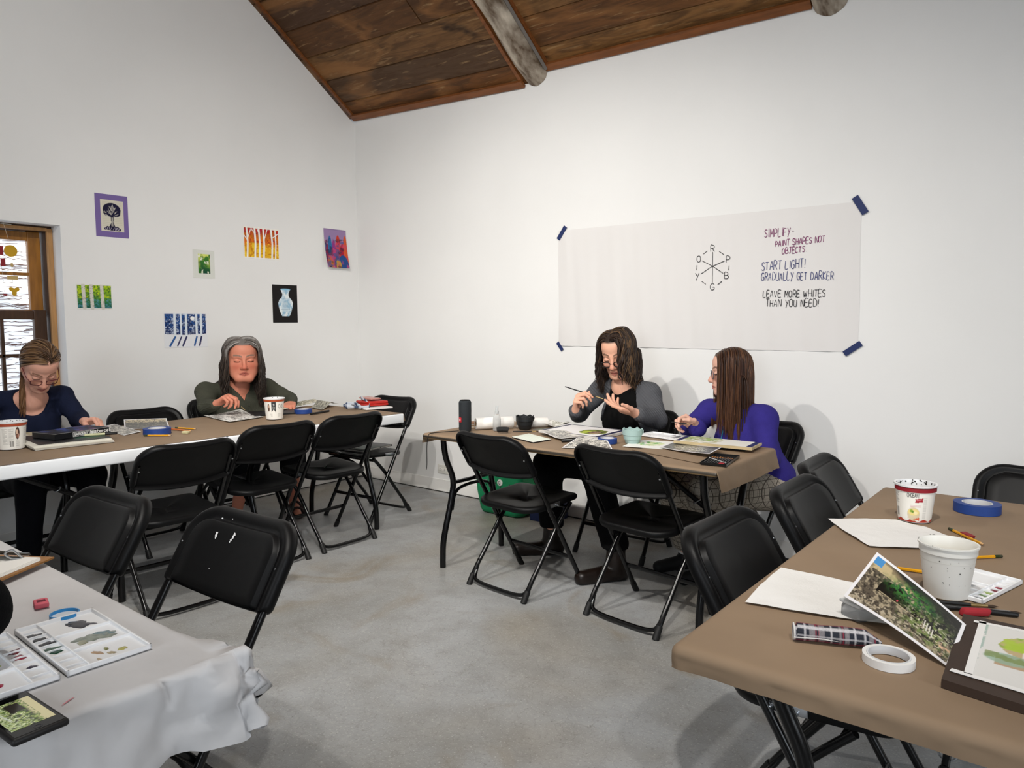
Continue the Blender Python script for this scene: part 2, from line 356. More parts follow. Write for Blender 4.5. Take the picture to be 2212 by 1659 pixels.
# plank ceiling
def wood_plank_mat():
    m = bpy.data.materials.new('weathered_planks'); m.use_nodes = True; N, L = m.node_tree.nodes, m.node_tree.links; b = N['Principled BSDF']
    a = N.new('ShaderNodeVertexColor'); a.layer_name = 'Col'
    tc = N.new('ShaderNodeTexCoord')
    def noise(scale, s, det, dist):
        mp = N.new('ShaderNodeMapping'); mp.inputs['Scale'].default_value = scale; L.new(tc.outputs['Object'], mp.inputs[0])
        n = N.new('ShaderNodeTexNoise'); n.inputs['Scale'].default_value = s; n.inputs['Detail'].default_value = det; n.inputs['Distortion'].default_value = dist; L.new(mp.outputs[0], n.inputs['Vector']); return n.outputs['Fac']
    def rp(f, lo, hi, o0, o1):
        r = N.new('ShaderNodeMapRange'); r.inputs[1].default_value = lo; r.inputs[2].default_value = hi; r.inputs[3].default_value = o0; r.inputs[4].default_value = o1; L.new(f, r.inputs[0]); return r.outputs[0]
    def mx(f, a_, c, mode='MIX'):
        x = N.new('ShaderNodeMix'); x.data_type = 'RGBA'; x.blend_type = mode; L.new(f, x.inputs[0])
        for k, s in ((6, a_), (7, c)):
            if isinstance(s, tuple): x.inputs[k].default_value = (*s, 1)
            else: L.new(s, x.inputs[k])
        return x.outputs[2]
    g = noise((1, 7, 7), 2.2, 6, 2.2)
    c = mx(rp(g, .40, .62, 0, .75), a.outputs[0], C('#4a3018'))
    c = mx(rp(noise((1, 3, 3), 1.3, 4, 1.0), .52, .68, 0, .7), c, C('#9a6a3c'))
    c = mx(rp(noise((1, 9, 9), 5, 5, .6), .60, .75, 0, .55), c, C('#b59468'))
    c = mx(rp(noise((1, 2.2, 2.2), 2.6, 3, .5), .66, .74, 0, .85), c, C('#241509'))
    L.new(c, b.inputs['Base Color']); b.inputs['Roughness'].default_value = .65; b.inputs['Specular IOR Level'].default_value = .3
    bp = N.new('ShaderNodeBump'); bp.inputs['Strength'].default_value = .35; bp.inputs['Distance'].default_value = .004; L.new(noise((1, 12, 12), 6, 6, 1), bp.inputs['Height']); L.new(bp.outputs[0], b.inputs['Normal'])
    return m
PLANK = wood_plank_mat()
TRIM = mat('red_brown_trim', '#8a5228', .5, var=.35, vscale=5, stretch=(1, 9, 9))
BAYS = [(0.0, 1.80, 2.985, 2.905), (1.985, 3.69, 2.975, 2.935), (3.87, 5.55, 2.95, 2.93), (5.74, X1, 2.95, 2.94)]
def make_ceiling():
    mb = MB(); cols = []; rnd = random.Random(11)
    pal = ['#6b4524', '#5a3a1e', '#74512c', '#4b3322', '#66401f', '#7a5733', '#57402c']
    wid = [.16, .175, .18, .19, .20, .185, .21, .19, .2, .195, .2, .19, .2, .18, .2, .2, .2, .2]
    for x0, x1, za, zb in BAYS:
        y = 0.03; i = 0
        while y > -3.5:
            w = wid[i % len(wid)] * rnd.uniform(.93, 1.07); ya, yb = y, max(y - w, -3.52)
            col = np.array(C(rnd.choice(pal)))
            # planks butt at random places along the bay
            cuts = [x0 - .12, x1 + .12]
            if rnd.random() < .10: cuts.insert(1, rnd.uniform(x0 + .25, x1 - .25))
            for ca, cb in zip(cuts[:-1], cuts[1:]):
                z = lambda xx, yy: (za + (zb - za) * (xx - x0) / (x1 - x0)) + .035 - SL * yy
                g = .005
                pts = [(ca + g, ya - g), (cb - g, ya - g), (cb - g, yb + g), (ca + g, yb + g)]
                vs = [(px, py, z(px, py)) for px, py in pts] + [(px, py, z(px, py) + .03) for px, py in pts]
                mb.add(vs, [(0, 3, 2, 1)[::-1], (4, 5, 6, 7), (0, 1, 5, 4), (1, 2, 6, 5), (2, 3, 7, 6), (3, 0, 4, 7)])
                cols += [col * rnd.uniform(.95, 1.35)] * 8
            y -= w; i += 1
    # roof deck above the planks and the far slope
    k = len(mb.v)
    mb.add([(-.3, .1, ceil_z(.1) + .09), (X1 + .2, .1, ceil_z(.1) + .09), (X1 + .2, -3.5, ceil_z(-3.5) + .09), (-.3, -3.5, ceil_z(-3.5) + .09), (X1 + .2, Y1 - .2, ceil_z(Y1) - .2 * SL), (-.3, Y1 - .2, ceil_z(Y1) - .2 * SL)], [(0, 1, 2, 3), (3, 2, 4, 5)])
    cols += [np.array(C('#3a2614'))] * 6
    return struct(mb.build('ceiling', PLANK, smooth=False, colors=np.array(cols)), 'sloping ceiling of weathered brown planks')
make_ceiling()
def trim_bar(name, a, b, w, h, up=(0, 0, 1)):
    a, b = Vector(a), Vector(b); d = (b - a); t = d.normalized(); n = Vector(up); s = t.cross(n).normalized(); n = s.cross(t)
    mb = MB(); vs = [p + s * (i * w / 2) + n * (j * h / 2) for p in (a, b) for i, j in ((-1, -1), (1, -1), (1, 1), (-1, 1))]
    mb.add(vs, [(3, 2, 1, 0), (4, 5, 6, 7), (0, 1, 5, 4), (1, 2, 6, 5), (2, 3, 7, 6), (3, 0, 4, 7)])
    return struct(mb.build(name, TRIM, smooth=False))
tn = 1
for k, (x0, x1, za, zb) in enumerate(BAYS):
    trim_bar('trim_%d' % tn, (x0, -.028, za + .03), (x1, -.028, zb + .03), .05, .022, (0, SL, 1)); tn += 1
    for xx, zz in ((x0 + .012, za), (x1 - .012, zb)):
        trim_bar('trim_%d' % tn, (xx, -.03, zz + .03 + .03 * SL), (xx, -3.48, zz + .03 + 3.48 * SL), .026, .03, (0, SL, 1)); tn += 1
LOGM = mat('weathered_log', '#d2c6b4', .7, col2='#5a4836', vscale=4.5, bump=.7, bscale=9, stretch=(3, 1, 1.4), detail=6)
LOGD = mat('grey_batten', '#77706a', .7, var=.2, vscale=6)
for xl, zl, lab in ((1.893, 2.985, 'pale weathered log rafter with dark checks running up the plank ceiling'), (3.78, 2.965, 'log rafter with sawn end at the top right of the wall'), (5.645, 2.95, 'log rafter beyond the right edge of the frame')):
    t = thing('log_rafter', lab, 'beam', (xl, 0, zl)); mb = MB(); rnd = random.Random(int(xl * 100)); L = 4.2; rings = []; n = 24
    d = Vector((0, -1, SL)).normalized(); nn = Vector((0, SL, 1)).normalized()
    for i in range(29):
        s = -.0 + L * i / 28; rr = .092 + .005 * math.sin(i * 1.7) + .003 * math.sin(i * 4.1)
        ring = []
        for j in range(n):
            a = 2 * PI * j / n; q = rr * (1 + .035 * math.sin(3 * a + i * .35) + .02 * math.sin(7 * a + i * .8))
            ring.append(Vector((q * math.cos(a), 0, 0)) + nn * (q * math.sin(a)) + d * s)
        rings.append(ring)
    # end cut plumb with the wall
    for p in rings[0]: p.y = -.002
    mb.rings(rings); mb.build('log', LOGM, t, angle=60)
    mb = MB(); a = Vector((.098, -.03, .005)); mb.tube([a, a + d * 4.0], .014, 4); mb.build('batten', LOGD, t, smooth=False)

# window
W1 = thing('window_1', 'old double hung wooden window with small panes in the left wall', 'window', (-.2, (WY0 + WY1) / 2, WZ0)); W1['kind'] = 'structure'
HON = mat('honey_varnish', '#a8702c', .35, var=.35, vscale=6, stretch=(8, 8, 1), coat=.2); DKW = mat('dark_stain_wood', '#4a2f1a', .45, var=.4, vscale=6, stretch=(8, 8, 1)); PLW = mat('raw_pine_stop', '#b98a55', .55, var=.25, vscale=7, stretch=(8, 8, 1))
GLASS = mat('window_glass', '#ffffff', .02, trans=1.0, ior=1.01, spec=.2)
ww, wh = (WY1 - WY0), (WZ1 - WZ0); mid = .575
mb = MB()
for s in (-1, 1): mb.box((.13, .03, wh), (0, s * (ww / 2 - .015), wh / 2), bev=.003)
mb.box((.128, ww - .062, .03), (0, 0, wh - .015), bev=.003); mb.box((.16, ww - .062, .03), (.01, 0, .015), bev=.003); mb.build('frame', DKW, W1, smooth=False)
mb = MB()
for s in (-1, 1): mb.box((.025, .032, wh - .03), (.07, s * (ww / 2 - .017), wh / 2), bev=.004)
mb.box((.025, ww - .06, .02), (.07, 0, wh - .02), bev=.004); mb.build('stop_moulding', PLW, W1, smooth=False)
for nm, z0, z1, xo, m, vb, hb in (('upper_sash', mid - .01, wh - .03, -.03, HON, (), (.5,)), ('lower_sash', .03, mid + .03, .012, DKW, (-.17, .17), (.52,))):
    mb = MB(); sw = ww - .08
    for s in (-1, 1): mb.box((.035, .07, z1 - z0), (xo, s * (sw / 2 - .035), (z0 + z1) / 2), bev=.004)
    for zz in (z0 + .022, z1 - .03): mb.box((.034, sw - .138, .045 if zz < .5 * (z0 + z1) else .055), (xo, 0, zz), bev=.004)
    sash = mb.build(nm, m, W1, smooth=False)
    mb = MB()
    for f in hb: mb.box((.026, sw - .1, .02), (xo, 0, z0 + (z1 - z0) * f), bev=.003)
    for yy in vb: mb.box((.026, .02, z1 - z0 - .05), (xo, yy, (z0 + z1) / 2), bev=.003)
    mb.build('muntin', m, sash, smooth=False)
    mb = MB(); mb.box((.003, sw - .12, z1 - z0 - .08), (xo, 0, (z0 + z1) / 2)); mb.build('pane', GLASS, sash, smooth=False)
# white clapboard wall of the building outside
def siding():
    rnd = random.Random(3); mb = MB()
    for i in range(22):
        z = .1 + i * .115; mb.add([(0, -3.2, z), (0, 3.2, z), (.018, 3.2, z), (.018, -3.2, z), (.004, 3.2, z + .117), (.004, -3.2, z + .117)], [(0, 3, 2, 1)[::-1], (3, 2, 4, 5)[::-1]])
    t = thing('clapboard_wall', 'sunlit white clapboard wall with peeling paint outside the window', 'building', (-2.6, -2.6, 0))
    mb.build('clapboards', mat('peeling_white_paint', '#f2efec', .8), t, smooth=False)
    mb = MB()
    for i in range(1500):
        z = .1 + .115 * rnd.randrange(22) + rnd.choice([.004, .02, .06, .09]) + rnd.uniform(-.01, .01); y = rnd.uniform(-1.6, 1.6); L = rnd.uniform(.08, .4); pts = []
        for k in range(7): pts.append((.022, y + L * k / 6, z + rnd.uniform(-.008, .008)))
        mb.tube(pts, [.0010 + .0026 * rnd.random() for _ in pts], 4, flat=1.0)
    mb.build('bare_wood_streak', mat('bare_wood', '#5c4238', .9), t, smooth=False)
siding()
# hanging mobile in the window
def mobile():
    t = thing('hanging_mobile', 'hanging mobile of small yellow, red and tan pieces in the window', 'mobile', (-.05, -2.56, 1.9))
    RED = mat('mobile_red', '#8a1220', .5); YEL = mat('mobile_yellow', '#c79a10', .5); TAN = mat('mobile_tan', '#c2a468', .6); TH = mat('thread', '#d8d0c0', .7)
    def disc(poly, y, z, m, nm): 
        mb = MB(); mb.prism([(a, b) for a, b in poly], -.002, .002); mb.v = [(p[2], y + p[0], z + p[1]) for p in mb.v]; mb.build(nm, m, t, smooth=False)
    circ = lambda r, n=28: [(r * math.cos(2 * PI * k / n), r * math.sin(2 * PI * k / n)) for k in range(n)]
    rec = lambda w, h: [(-w / 2, -h / 2), (w / 2, -h / 2), (w / 2, h / 2), (-w / 2, h / 2)]
    disc(circ(.034), .028, -.154, YEL, 'pendant'); disc(rec(.04, .05), -.03, -.155, RED, 'pendant'); disc(rec(.024, .045), -.014, -.222, RED, 'pendant')
    disc(rec(.055, .022), .03, -.309, TAN, 'pendant')
    tre = [(r * math.cos(a), r * math.sin(a)) for k in range(36) for a in [2 * PI * k / 36 + .5] for r in [.022 + .008 * math.cos(3 * (a - .52))]]
    disc(tre, .035, -.385, YEL, 'pendant'); disc(rec(.02, .011), -.012, -.409, RED, 'pendant'); disc(rec(.012, .02), .03, -.235, TAN, 'pendant')
    mb = MB()
    for y0, y1, z1 in ((.0, .028, -.12), (.028, .03, -.36), (-.03, -.03, -.13), (-.03, -.014, -.40)): mb.tube([(0, y0, .0 if z1 > -.2 else -.1), (0, y1, z1)], .0007, 4)
    mb.tube([(0, -.04, 0), (0, .04, .0)], .0012, 5); mb.tube([(0, 0, 0), (0, -.01, .03)], .0008, 4); mb.build('thread', TH, t)
mobile()

# electrical outlets
def outlet(loc, rz, lab):
    t = thing('wall_outlet', lab, 'outlet', loc, rz); mb = MB(); mb.box((.115, .006, .07), (0, -.003, 0), bev=.003); mb.build('cover_plate', mat('outlet_ivory', '#dedbd3', .4), t)
    for s in (-1, 1):
        mb = MB(); mb.box((.032, .003, .026), (s * .021, -.0075, 0), bev=.006); o = mb.build('socket', mat('outlet_face', '#e8e5de', .4), t)
        mb = MB()
        for q in (-1, 1): mb.box((.009, .001, .0025), (s * .021, -.0092, q * .006))
        mb.box((.004, .001, .004), (s * .021 + .009, -.0092, 0)); mb.build('slot', mat('slot_black', '#1c1a18', .6), o, smooth=False)
outlet((.982, 0, .180), 0, 'ivory duplex wall outlet low on the wall left of the middle table')
outlet((0, -2.075, .165), PI / 2, 'shaded duplex wall outlet low on the gable wall under the long table')

# art prints pinned to the gable wall
def print_card(name, cv, y0, z0, y1, z1, label, tilt=0.0, lift=None, group='art prints pinned to the gable wall'):
    w, h = y1 - y0, z1 - z0
    t = thing(name, label, 'picture', (.0015, y0, z0), PI / 2, group)
    card('sheet', cv, [(0, 0, 0), (w, 0, 0), (w, 0, h), (0, 0, h)], [mat('print_ink', '#fff', .6, vc=True, spec=.2), mat('paper_white', '#e9e6e0', .8)], t, zf=lift, thick=.0008)
    return t
GR = 'art prints pinned to the gable wall'
rnp = np.random.RandomState(4)
cv = Canvas(110, 142, '#7a67a0'); A = cv.asp
cv.rect(.16 * A, .14, .86 * A, .87, '#d9d3c2')
for k in range(16): cv.line([(.22 * A, .82 - k * .04), (.8 * A, .82 - k * .04)], .006, '#a8a294', .5)
cv.poly([(.47 * A, .34), (.42 * A, .26), (.3 * A, .2), (.7 * A, .2), (.58 * A, .26), (.54 * A, .36), (.55 * A, .5), (.46 * A, .5)], '#1b1836')
cv.ell(.5 * A, .64, .27 * A, .165, '#1b1836'); cv.ell(.34 * A, .58, .1 * A, .08, '#1b1836'); cv.ell(.66 * A, .58, .1 * A, .09, '#1b1836'); cv.ell(.34 * A, .70, .09 * A, .06, '#1b1836')
cv.poly([(.24 * A, .2), (.35 * A, .26), (.5 * A, .22), (.66 * A, .26), (.76 * A, .2), (.74 * A, .15), (.26 * A, .17)], '#1b1836')
for k in range(36):
    a = rnp.uniform(.1, PI - .1); x0 = .5 * A; y0 = .45; r1 = rnp.uniform(.06, .24); r2 = r1 + rnp.uniform(.04, .10); cv.line([(x0 + r1 * .7 * math.cos(a), y0 + r1 * math.sin(a)), (x0 + r2 * .75 * math.cos(a + rnp.uniform(-.12, .12)), y0 + r2 * math.sin(a))], .008, '#cfc9c0')
for k in range(16): x = rnp.uniform(.28, .7) * A; cv.line([(x, .17), (x + rnp.uniform(-.05, .05), .23)], .007, '#b7aec2')
for k in range(5): cv.line([((.475 + .012 * k) * A, .26), ((.485 + .01 * k) * A, .46)], .005, '#cfc9c0')
print_card('art_print', cv, -2.077, 1.869, -1.877, 2.136, 'linocut of a gnarled dark tree on a purple mat, highest picture on the gable wall')
cv = Canvas(84, 104, '#dfe0d8'); A = cv.asp
cv.rect(.24 * A, .17, .79 * A, .86, '#3c7a2c'); mk = ((cv.X > .24 * A) & (cv.X < .79 * A) & (cv.Y > .17) & (cv.Y < .86)) * 1.0
cv.noise(6, '#d8e070', .42, .62, seed=3, mask=mk * np.clip(cv.Y * 2.2 - .7, 0, 1)); cv.noise(7, '#154a34', .45, .6, seed=8, mask=mk * np.clip(1.4 - cv.Y * 2, 0, 1)); cv.noise(9, '#e8ecd0', .6, .7, seed=5, mask=mk)
print_card('art_print', cv, -1.452, 1.638, -1.293, 1.833, 'small green abstract print on a white sheet in the middle of the gable wall')
cv = Canvas(130, 102, '#f2efe8'); A = cv.asp; mk = ((cv.X > .03 * A) & (cv.X < .97 * A) & (cv.Y > .04) & (cv.Y < .96)) * 1.0
cv.mix(mk, '#e8b020'); cv.mix(mk * np.clip(cv.Y * 2.2 - .9, 0, 1), '#b8252a'); cv.mix(mk * np.exp(-((cv.Y - .55) / .16) ** 2), '#e07018'); cv.noise(16, '#f6d23a', .5, .62, .8, seed=2, mask=mk * (cv.Y < .5)); cv.noise(20, '#a01828', .52, .62, .8, seed=6, mask=mk * (cv.Y > .5)); cv.noise(18, '#c06a10', .55, .65, .7, seed=9, mask=mk)
for x, w in ((.12, .055), (.33, .06), (.45, .06), (.57, .06), (.80, .06), (.90, .045)): cv.line([((x - .02) * A, .0), (x * A, .5), ((x + rnp.uniform(-.04, .02)) * A, 1)], w, '#f6f4ee')
for p in (((.12, .55), (.02, .72)), ((.33, .75), (.2, .98)), ((.57, .6), (.66, .95)), ((.8, .7), (.97, .85)), ((.45, .75), (.38, .95)), ((.12, .62), (.2, .9))): cv.line([(p[0][0] * A, p[0][1]), (p[1][0] * A, p[1][1])], .025, '#f6f4ee')
print_card('art_print', cv, -1.062, 1.80, -.759, 2.034, 'red, orange and yellow print of white birch trunks on the gable wall')
cv = Canvas(96, 124, '#9d83ad'); A = cv.asp
for cx, cy, rx, ry, c in ((.12, .3, .12, .3, '#8a2c50'), (.25, .4, .1, .42, '#2f6aa0'), (.42, .32, .1, .4, '#8c3c86'), (.62, .45, .12, .4, '#c8402c'), (.8, .3, .1, .35, '#a8203c'), (.93, .45, .1, .4, '#d25a2a'), (.2, .1, .14, .2, '#b86a30'), (.5, .1, .14, .22, '#7a4a6a'), (.78, .1, .2, .24, '#2a4a86'), (.56, .06, .12, .16, '#b8923c')): cv.ell(cx * A, cy, rx * A, ry, c)
cv.noise(7, '#d0486c', .55, .65, .6, seed=12, mask=(cv.Y < .7) * 1.0); cv.noise(9, '#23528c', .56, .64, .7, seed=15, mask=(cv.Y < .7) * 1.0); cv.noise(8, '#2c2440', .56, .66, .7, seed=19, mask=(cv.Y < .75) * 1.0)
cv.rect(0, .97, A, 1, '#8f779f')
print_card('art_print', cv, -.345, 1.772, -.122, 2.086, 'curling print of colourful rounded shapes on mauve, pinned nearest the corner', lift=lambda u, v: .035 * (1 - v) ** 2 + .012 * (u - .5) ** 2 * (1 - v) * 4)
cv = Canvas(120, 92, '#e9e8e2'); A = cv.asp; mk = ((cv.X > .02 * A) & (cv.X < .98 * A) & (cv.Y > .05) & (cv.Y < .96)) * 1.0
cv.mix(mk, '#2f7a3c'); cv.mix(mk * np.clip(cv.Y * 1.9 - .55, 0, 1), '#8fb818'); cv.mix(mk * np.clip(.75 - cv.Y * 2, 0, 1), '#2c6076'); cv.noise(14, '#c4d62a', .5, .64, .8, seed=21, mask=mk * (cv.Y > .45)); cv.noise(22, '#1d4f2e', .5, .62, .7, seed=22, mask=mk); cv.noise(20, '#5a93a8', .56, .66, .7, seed=27, mask=mk * (cv.Y < .45))
for x, w in ((.2, .1), (.42, .1), (.72, .1)):
    cv.line([((x + .01) * A, .05), (x * A, .5), ((x - .01) * A, .97)], w * A, '#d6d2c8')
    for k in range(22): yy = rnp.uniform(.06, .95); s = rnp.choice([-1, 1]); cv.line([((x + s * .045) * A, yy), ((x + s * .02) * A, yy + .01)], .012, '#8a8076')
print_card('art_print', cv, -2.209, 1.41, -2.0, 1.567, 'green print of three pale birch trunks, lowest left picture near the window')
cv = Canvas(130, 102, '#e6e7ea'); A = cv.asp; mk = ((cv.X > .03 * A) & (cv.X < .97 * A) & (cv.Y > .36 + .06 * np.abs(cv.X / A - .5)) & (cv.Y < .97)) * 1.0
cv.mix(mk, '#27508c'); cv.mix(mk * np.clip(1.5 - cv.Y * 2, 0, 1), '#1b1d4a'); cv.noise(24, '#b9c6dc', .53, .60, .9, seed=31, mask=mk); cv.noise(26, '#14204e', .5, .58, .8, seed=34, mask=mk)
cv.ell(.66 * A, .84, .05 * A, .06, '#f6f6f4')
for x, w, t in ((.25, .055, -.12), (.39, .04, -.09), (.51, .05, -.09), (.75, .05, -.06), (.86, .05, -.05)):
    cv.line([(x * A, 1.0), (x * A, .32)], w * A, '#dfe6ec'); cv.line([(x * A, .3), ((x + t) * A, .05)], w * A * .8, '#2c5a94' if x < .3 or .7 < x < .8 else '#2e3058')
print_card('art_print', cv, -1.676, 1.157, -1.367, 1.394, 'blue moonlit print of white birch trunks with long blue shadows above the seated people')
cv = Canvas(90, 118, '#1d1a1a'); A = cv.asp
prof = [(.19, .88), (.18, .86), (.13, .78), (.12, .74), (.14, .68), (.25, .6), (.29, .52), (.28, .42), (.22, .28), (.17, .2), (.14, .17)]
cv.poly([(.52 * A - x * A, y) for x, y in prof] + [(.52 * A + x * A, y) for x, y in prof[::-1]], '#c9dbe6'); mk = (cv.a[..., 2] > .4) * 1.0
cv.noise(9, '#7fb0cc', .5, .62, .7, seed=41, mask=mk); cv.noise(12, '#eef3f4', .5, .6, .9, seed=44, mask=mk); cv.ell(.52 * A, .88, .19 * A, .02, '#8cc4de'); cv.ell(.5 * A, .48, .12 * A, .09, '#9dbccf', .6)
for yy in (.64, .35): cv.line([(.33 * A, yy), (.7 * A, yy + .01)], .008, '#5b7f98', .8)
print_card('art_print', cv, -.833, 1.326, -.611, 1.616, 'print of a pale blue vase on black at the right of the gable wall')

# big sheet of paper on the right wall with handwriting
def wall_paper():
    x0, x1, zb0, zb1, zt0, zt1 = 2.08, 3.966, 1.163, 1.17, 1.932, 1.93
    t = thing('wall_paper_sheet', 'large white paper taped to the wall with handwritten tips and a colour wheel', 'paper', (x0, -.0012, zb0))
    w, h = x1 - x0, .768; rnd = random.Random(2); mb = MB(); nu, nv = 120, 40
    vs = []
    for j in range(nv + 1):
        for i in range(nu + 1):
            u, v = i / nu, j / nv
            d = .003 + .0026 * math.sin(u * 57 + 1.5 * math.sin(v * 3)) * (1 - .5 * v) * (.6 if u > .3 else 1.0) + .0012 * math.sin(u * 131 + v * 4)
            if u < .12: d += .006 * (1 - u / .12) * (.6 + .4 * math.sin(v * 9))
            edge = min(1, min(u, 1 - u) * 30, 1); d *= .25 + .75 * edge * min(1, (1 - v) * 12 + .15)
            vs.append((u * w + (.004 * math.sin(v * 6) if i in (0, nu) else 0), -max(d, .0006), v * h))
    mb.add(vs, [(j * (nu + 1) + i, j * (nu + 1) + i + 1, (j + 1) * (nu + 1) + i + 1, (j + 1) * (nu + 1) + i) for j in range(nv) for i in range(nu)])
    mb.build('sheet', mat('roll_paper_white', '#e3e0de', .7, bump=.05, bscale=25, spec=.2), t, angle=180)
    def strokes(name, lst, col, r=.0017):
        mb = MB()
        for pl in lst:
            P = [(x - x0, -.0064, z - zb0) for x, z in pl]; P = spline(P, 4) if len(P) > 2 else P
            mb.tube(P, r, 6, flat=1.0)
        mb.v = [(p[0], -.0064 + (p[1] + .0064) * .3, p[2]) for p in mb.v]
        mb.build(name, mat('marker_' + name, col, .6), t)
    def line(s, xa, xb, zbase, cap, sl=0.0):
        st = text_strokes(s, cap, 1.5, .22, .05, rnd); mx = max(p[0] for pl in st for p in pl)
        return [[(xa + a * (xb - xa) / mx, zbase + b + sl * a / mx) for a, b in pl] for pl in st]
    strokes('purple_writing', line('SIMPLIFY-', 3.468, 3.627, 1.785, .044, .0) + line('PAINT SHAPES NOT', 3.530, 3.790, 1.731, .031, .008) + line('OBJECTS.', 3.567, 3.695, 1.688, .031, .006), '#7c2a62')
    strokes('blue_writing', line('START LIGHT!', 3.457, 3.692, 1.606, .045, .004) + line('GRADUALLY GET DARKER', 3.457, 3.838, 1.551, .042, -.010), '#27306e')
    strokes('black_writing', line('LEAVE MORE WHITES', 3.470, 3.80, 1.456, .036, -.004) + line('THAN YOU NEED!', 3.485, 3.768, 1.405, .038, -.004), '#1c1a20')
    c = (3.170, 1.643); wheel = []
    pos = {'R': (3.169, 1.744), 'P': (3.264, 1.677), 'B': (3.256, 1.585), 'G': (3.171, 1.523), 'Y': (3.077, 1.588), 'O': (3.084, 1.688)}
    for ch, (x, z) in pos.items():
        for pl in text_strokes(ch, .036): wheel.append([(x - .012 + a, z - .017 + b) for a, b in pl])
        k = .80 if ch in 'RG' else .76; wheel.append([c, (c[0] + (x - c[0]) * k, c[1] + (z - c[1]) * k)])
    for a, b in ((('R'), 'P'), ('P', 'B'), ('B', 'G'), ('G', 'Y'), ('Y', 'O'), ('O', 'R')):
        p, q = pos[a], pos[b]; wheel.append([(p[0] + (q[0] - p[0]) * f + (p[0] + q[0] - 2 * c[0]) * .045, p[1] + (q[1] - p[1]) * f + (p[1] + q[1] - 2 * c[1]) * .045) for f in (.38, .66)])
    strokes('colour_wheel', wheel, '#1a181c')
wall_paper()
BT = mat('painters_tape_blue', '#182a5e', .6, var=.1, vscale=30)
for (xa, za), (xb, zb), w, lab in (((2.138, 1.955), (2.078, 1.874), .028, 'blue tape strip at the upper left corner of the wall paper'), ((3.930, 1.956), (3.984, 1.868), .034, 'blue tape strip at the upper right corner of the wall paper'),
                                ((2.074, 1.186), (2.116, 1.134), .024, 'blue tape strip at the lower left corner of the wall paper'), ((3.985, 1.210), (3.905, 1.152), .030, 'blue tape strip at the lower right corner of the wall paper')):
    L = math.hypot(xb - xa, zb - za); a = math.atan2(zb - za, xb - xa)
    mb = MB(); mb.box((L, .0012, w), (0, 0, 0)); o = mb.build('tape_strip', BT, smooth=False, loc=((xa + xb) / 2, -.0095, (za + zb) / 2)); o.rotation_euler = (0, -a, 0)
    tag(o, lab, 'tape', 'blue tape strips holding the wall paper')

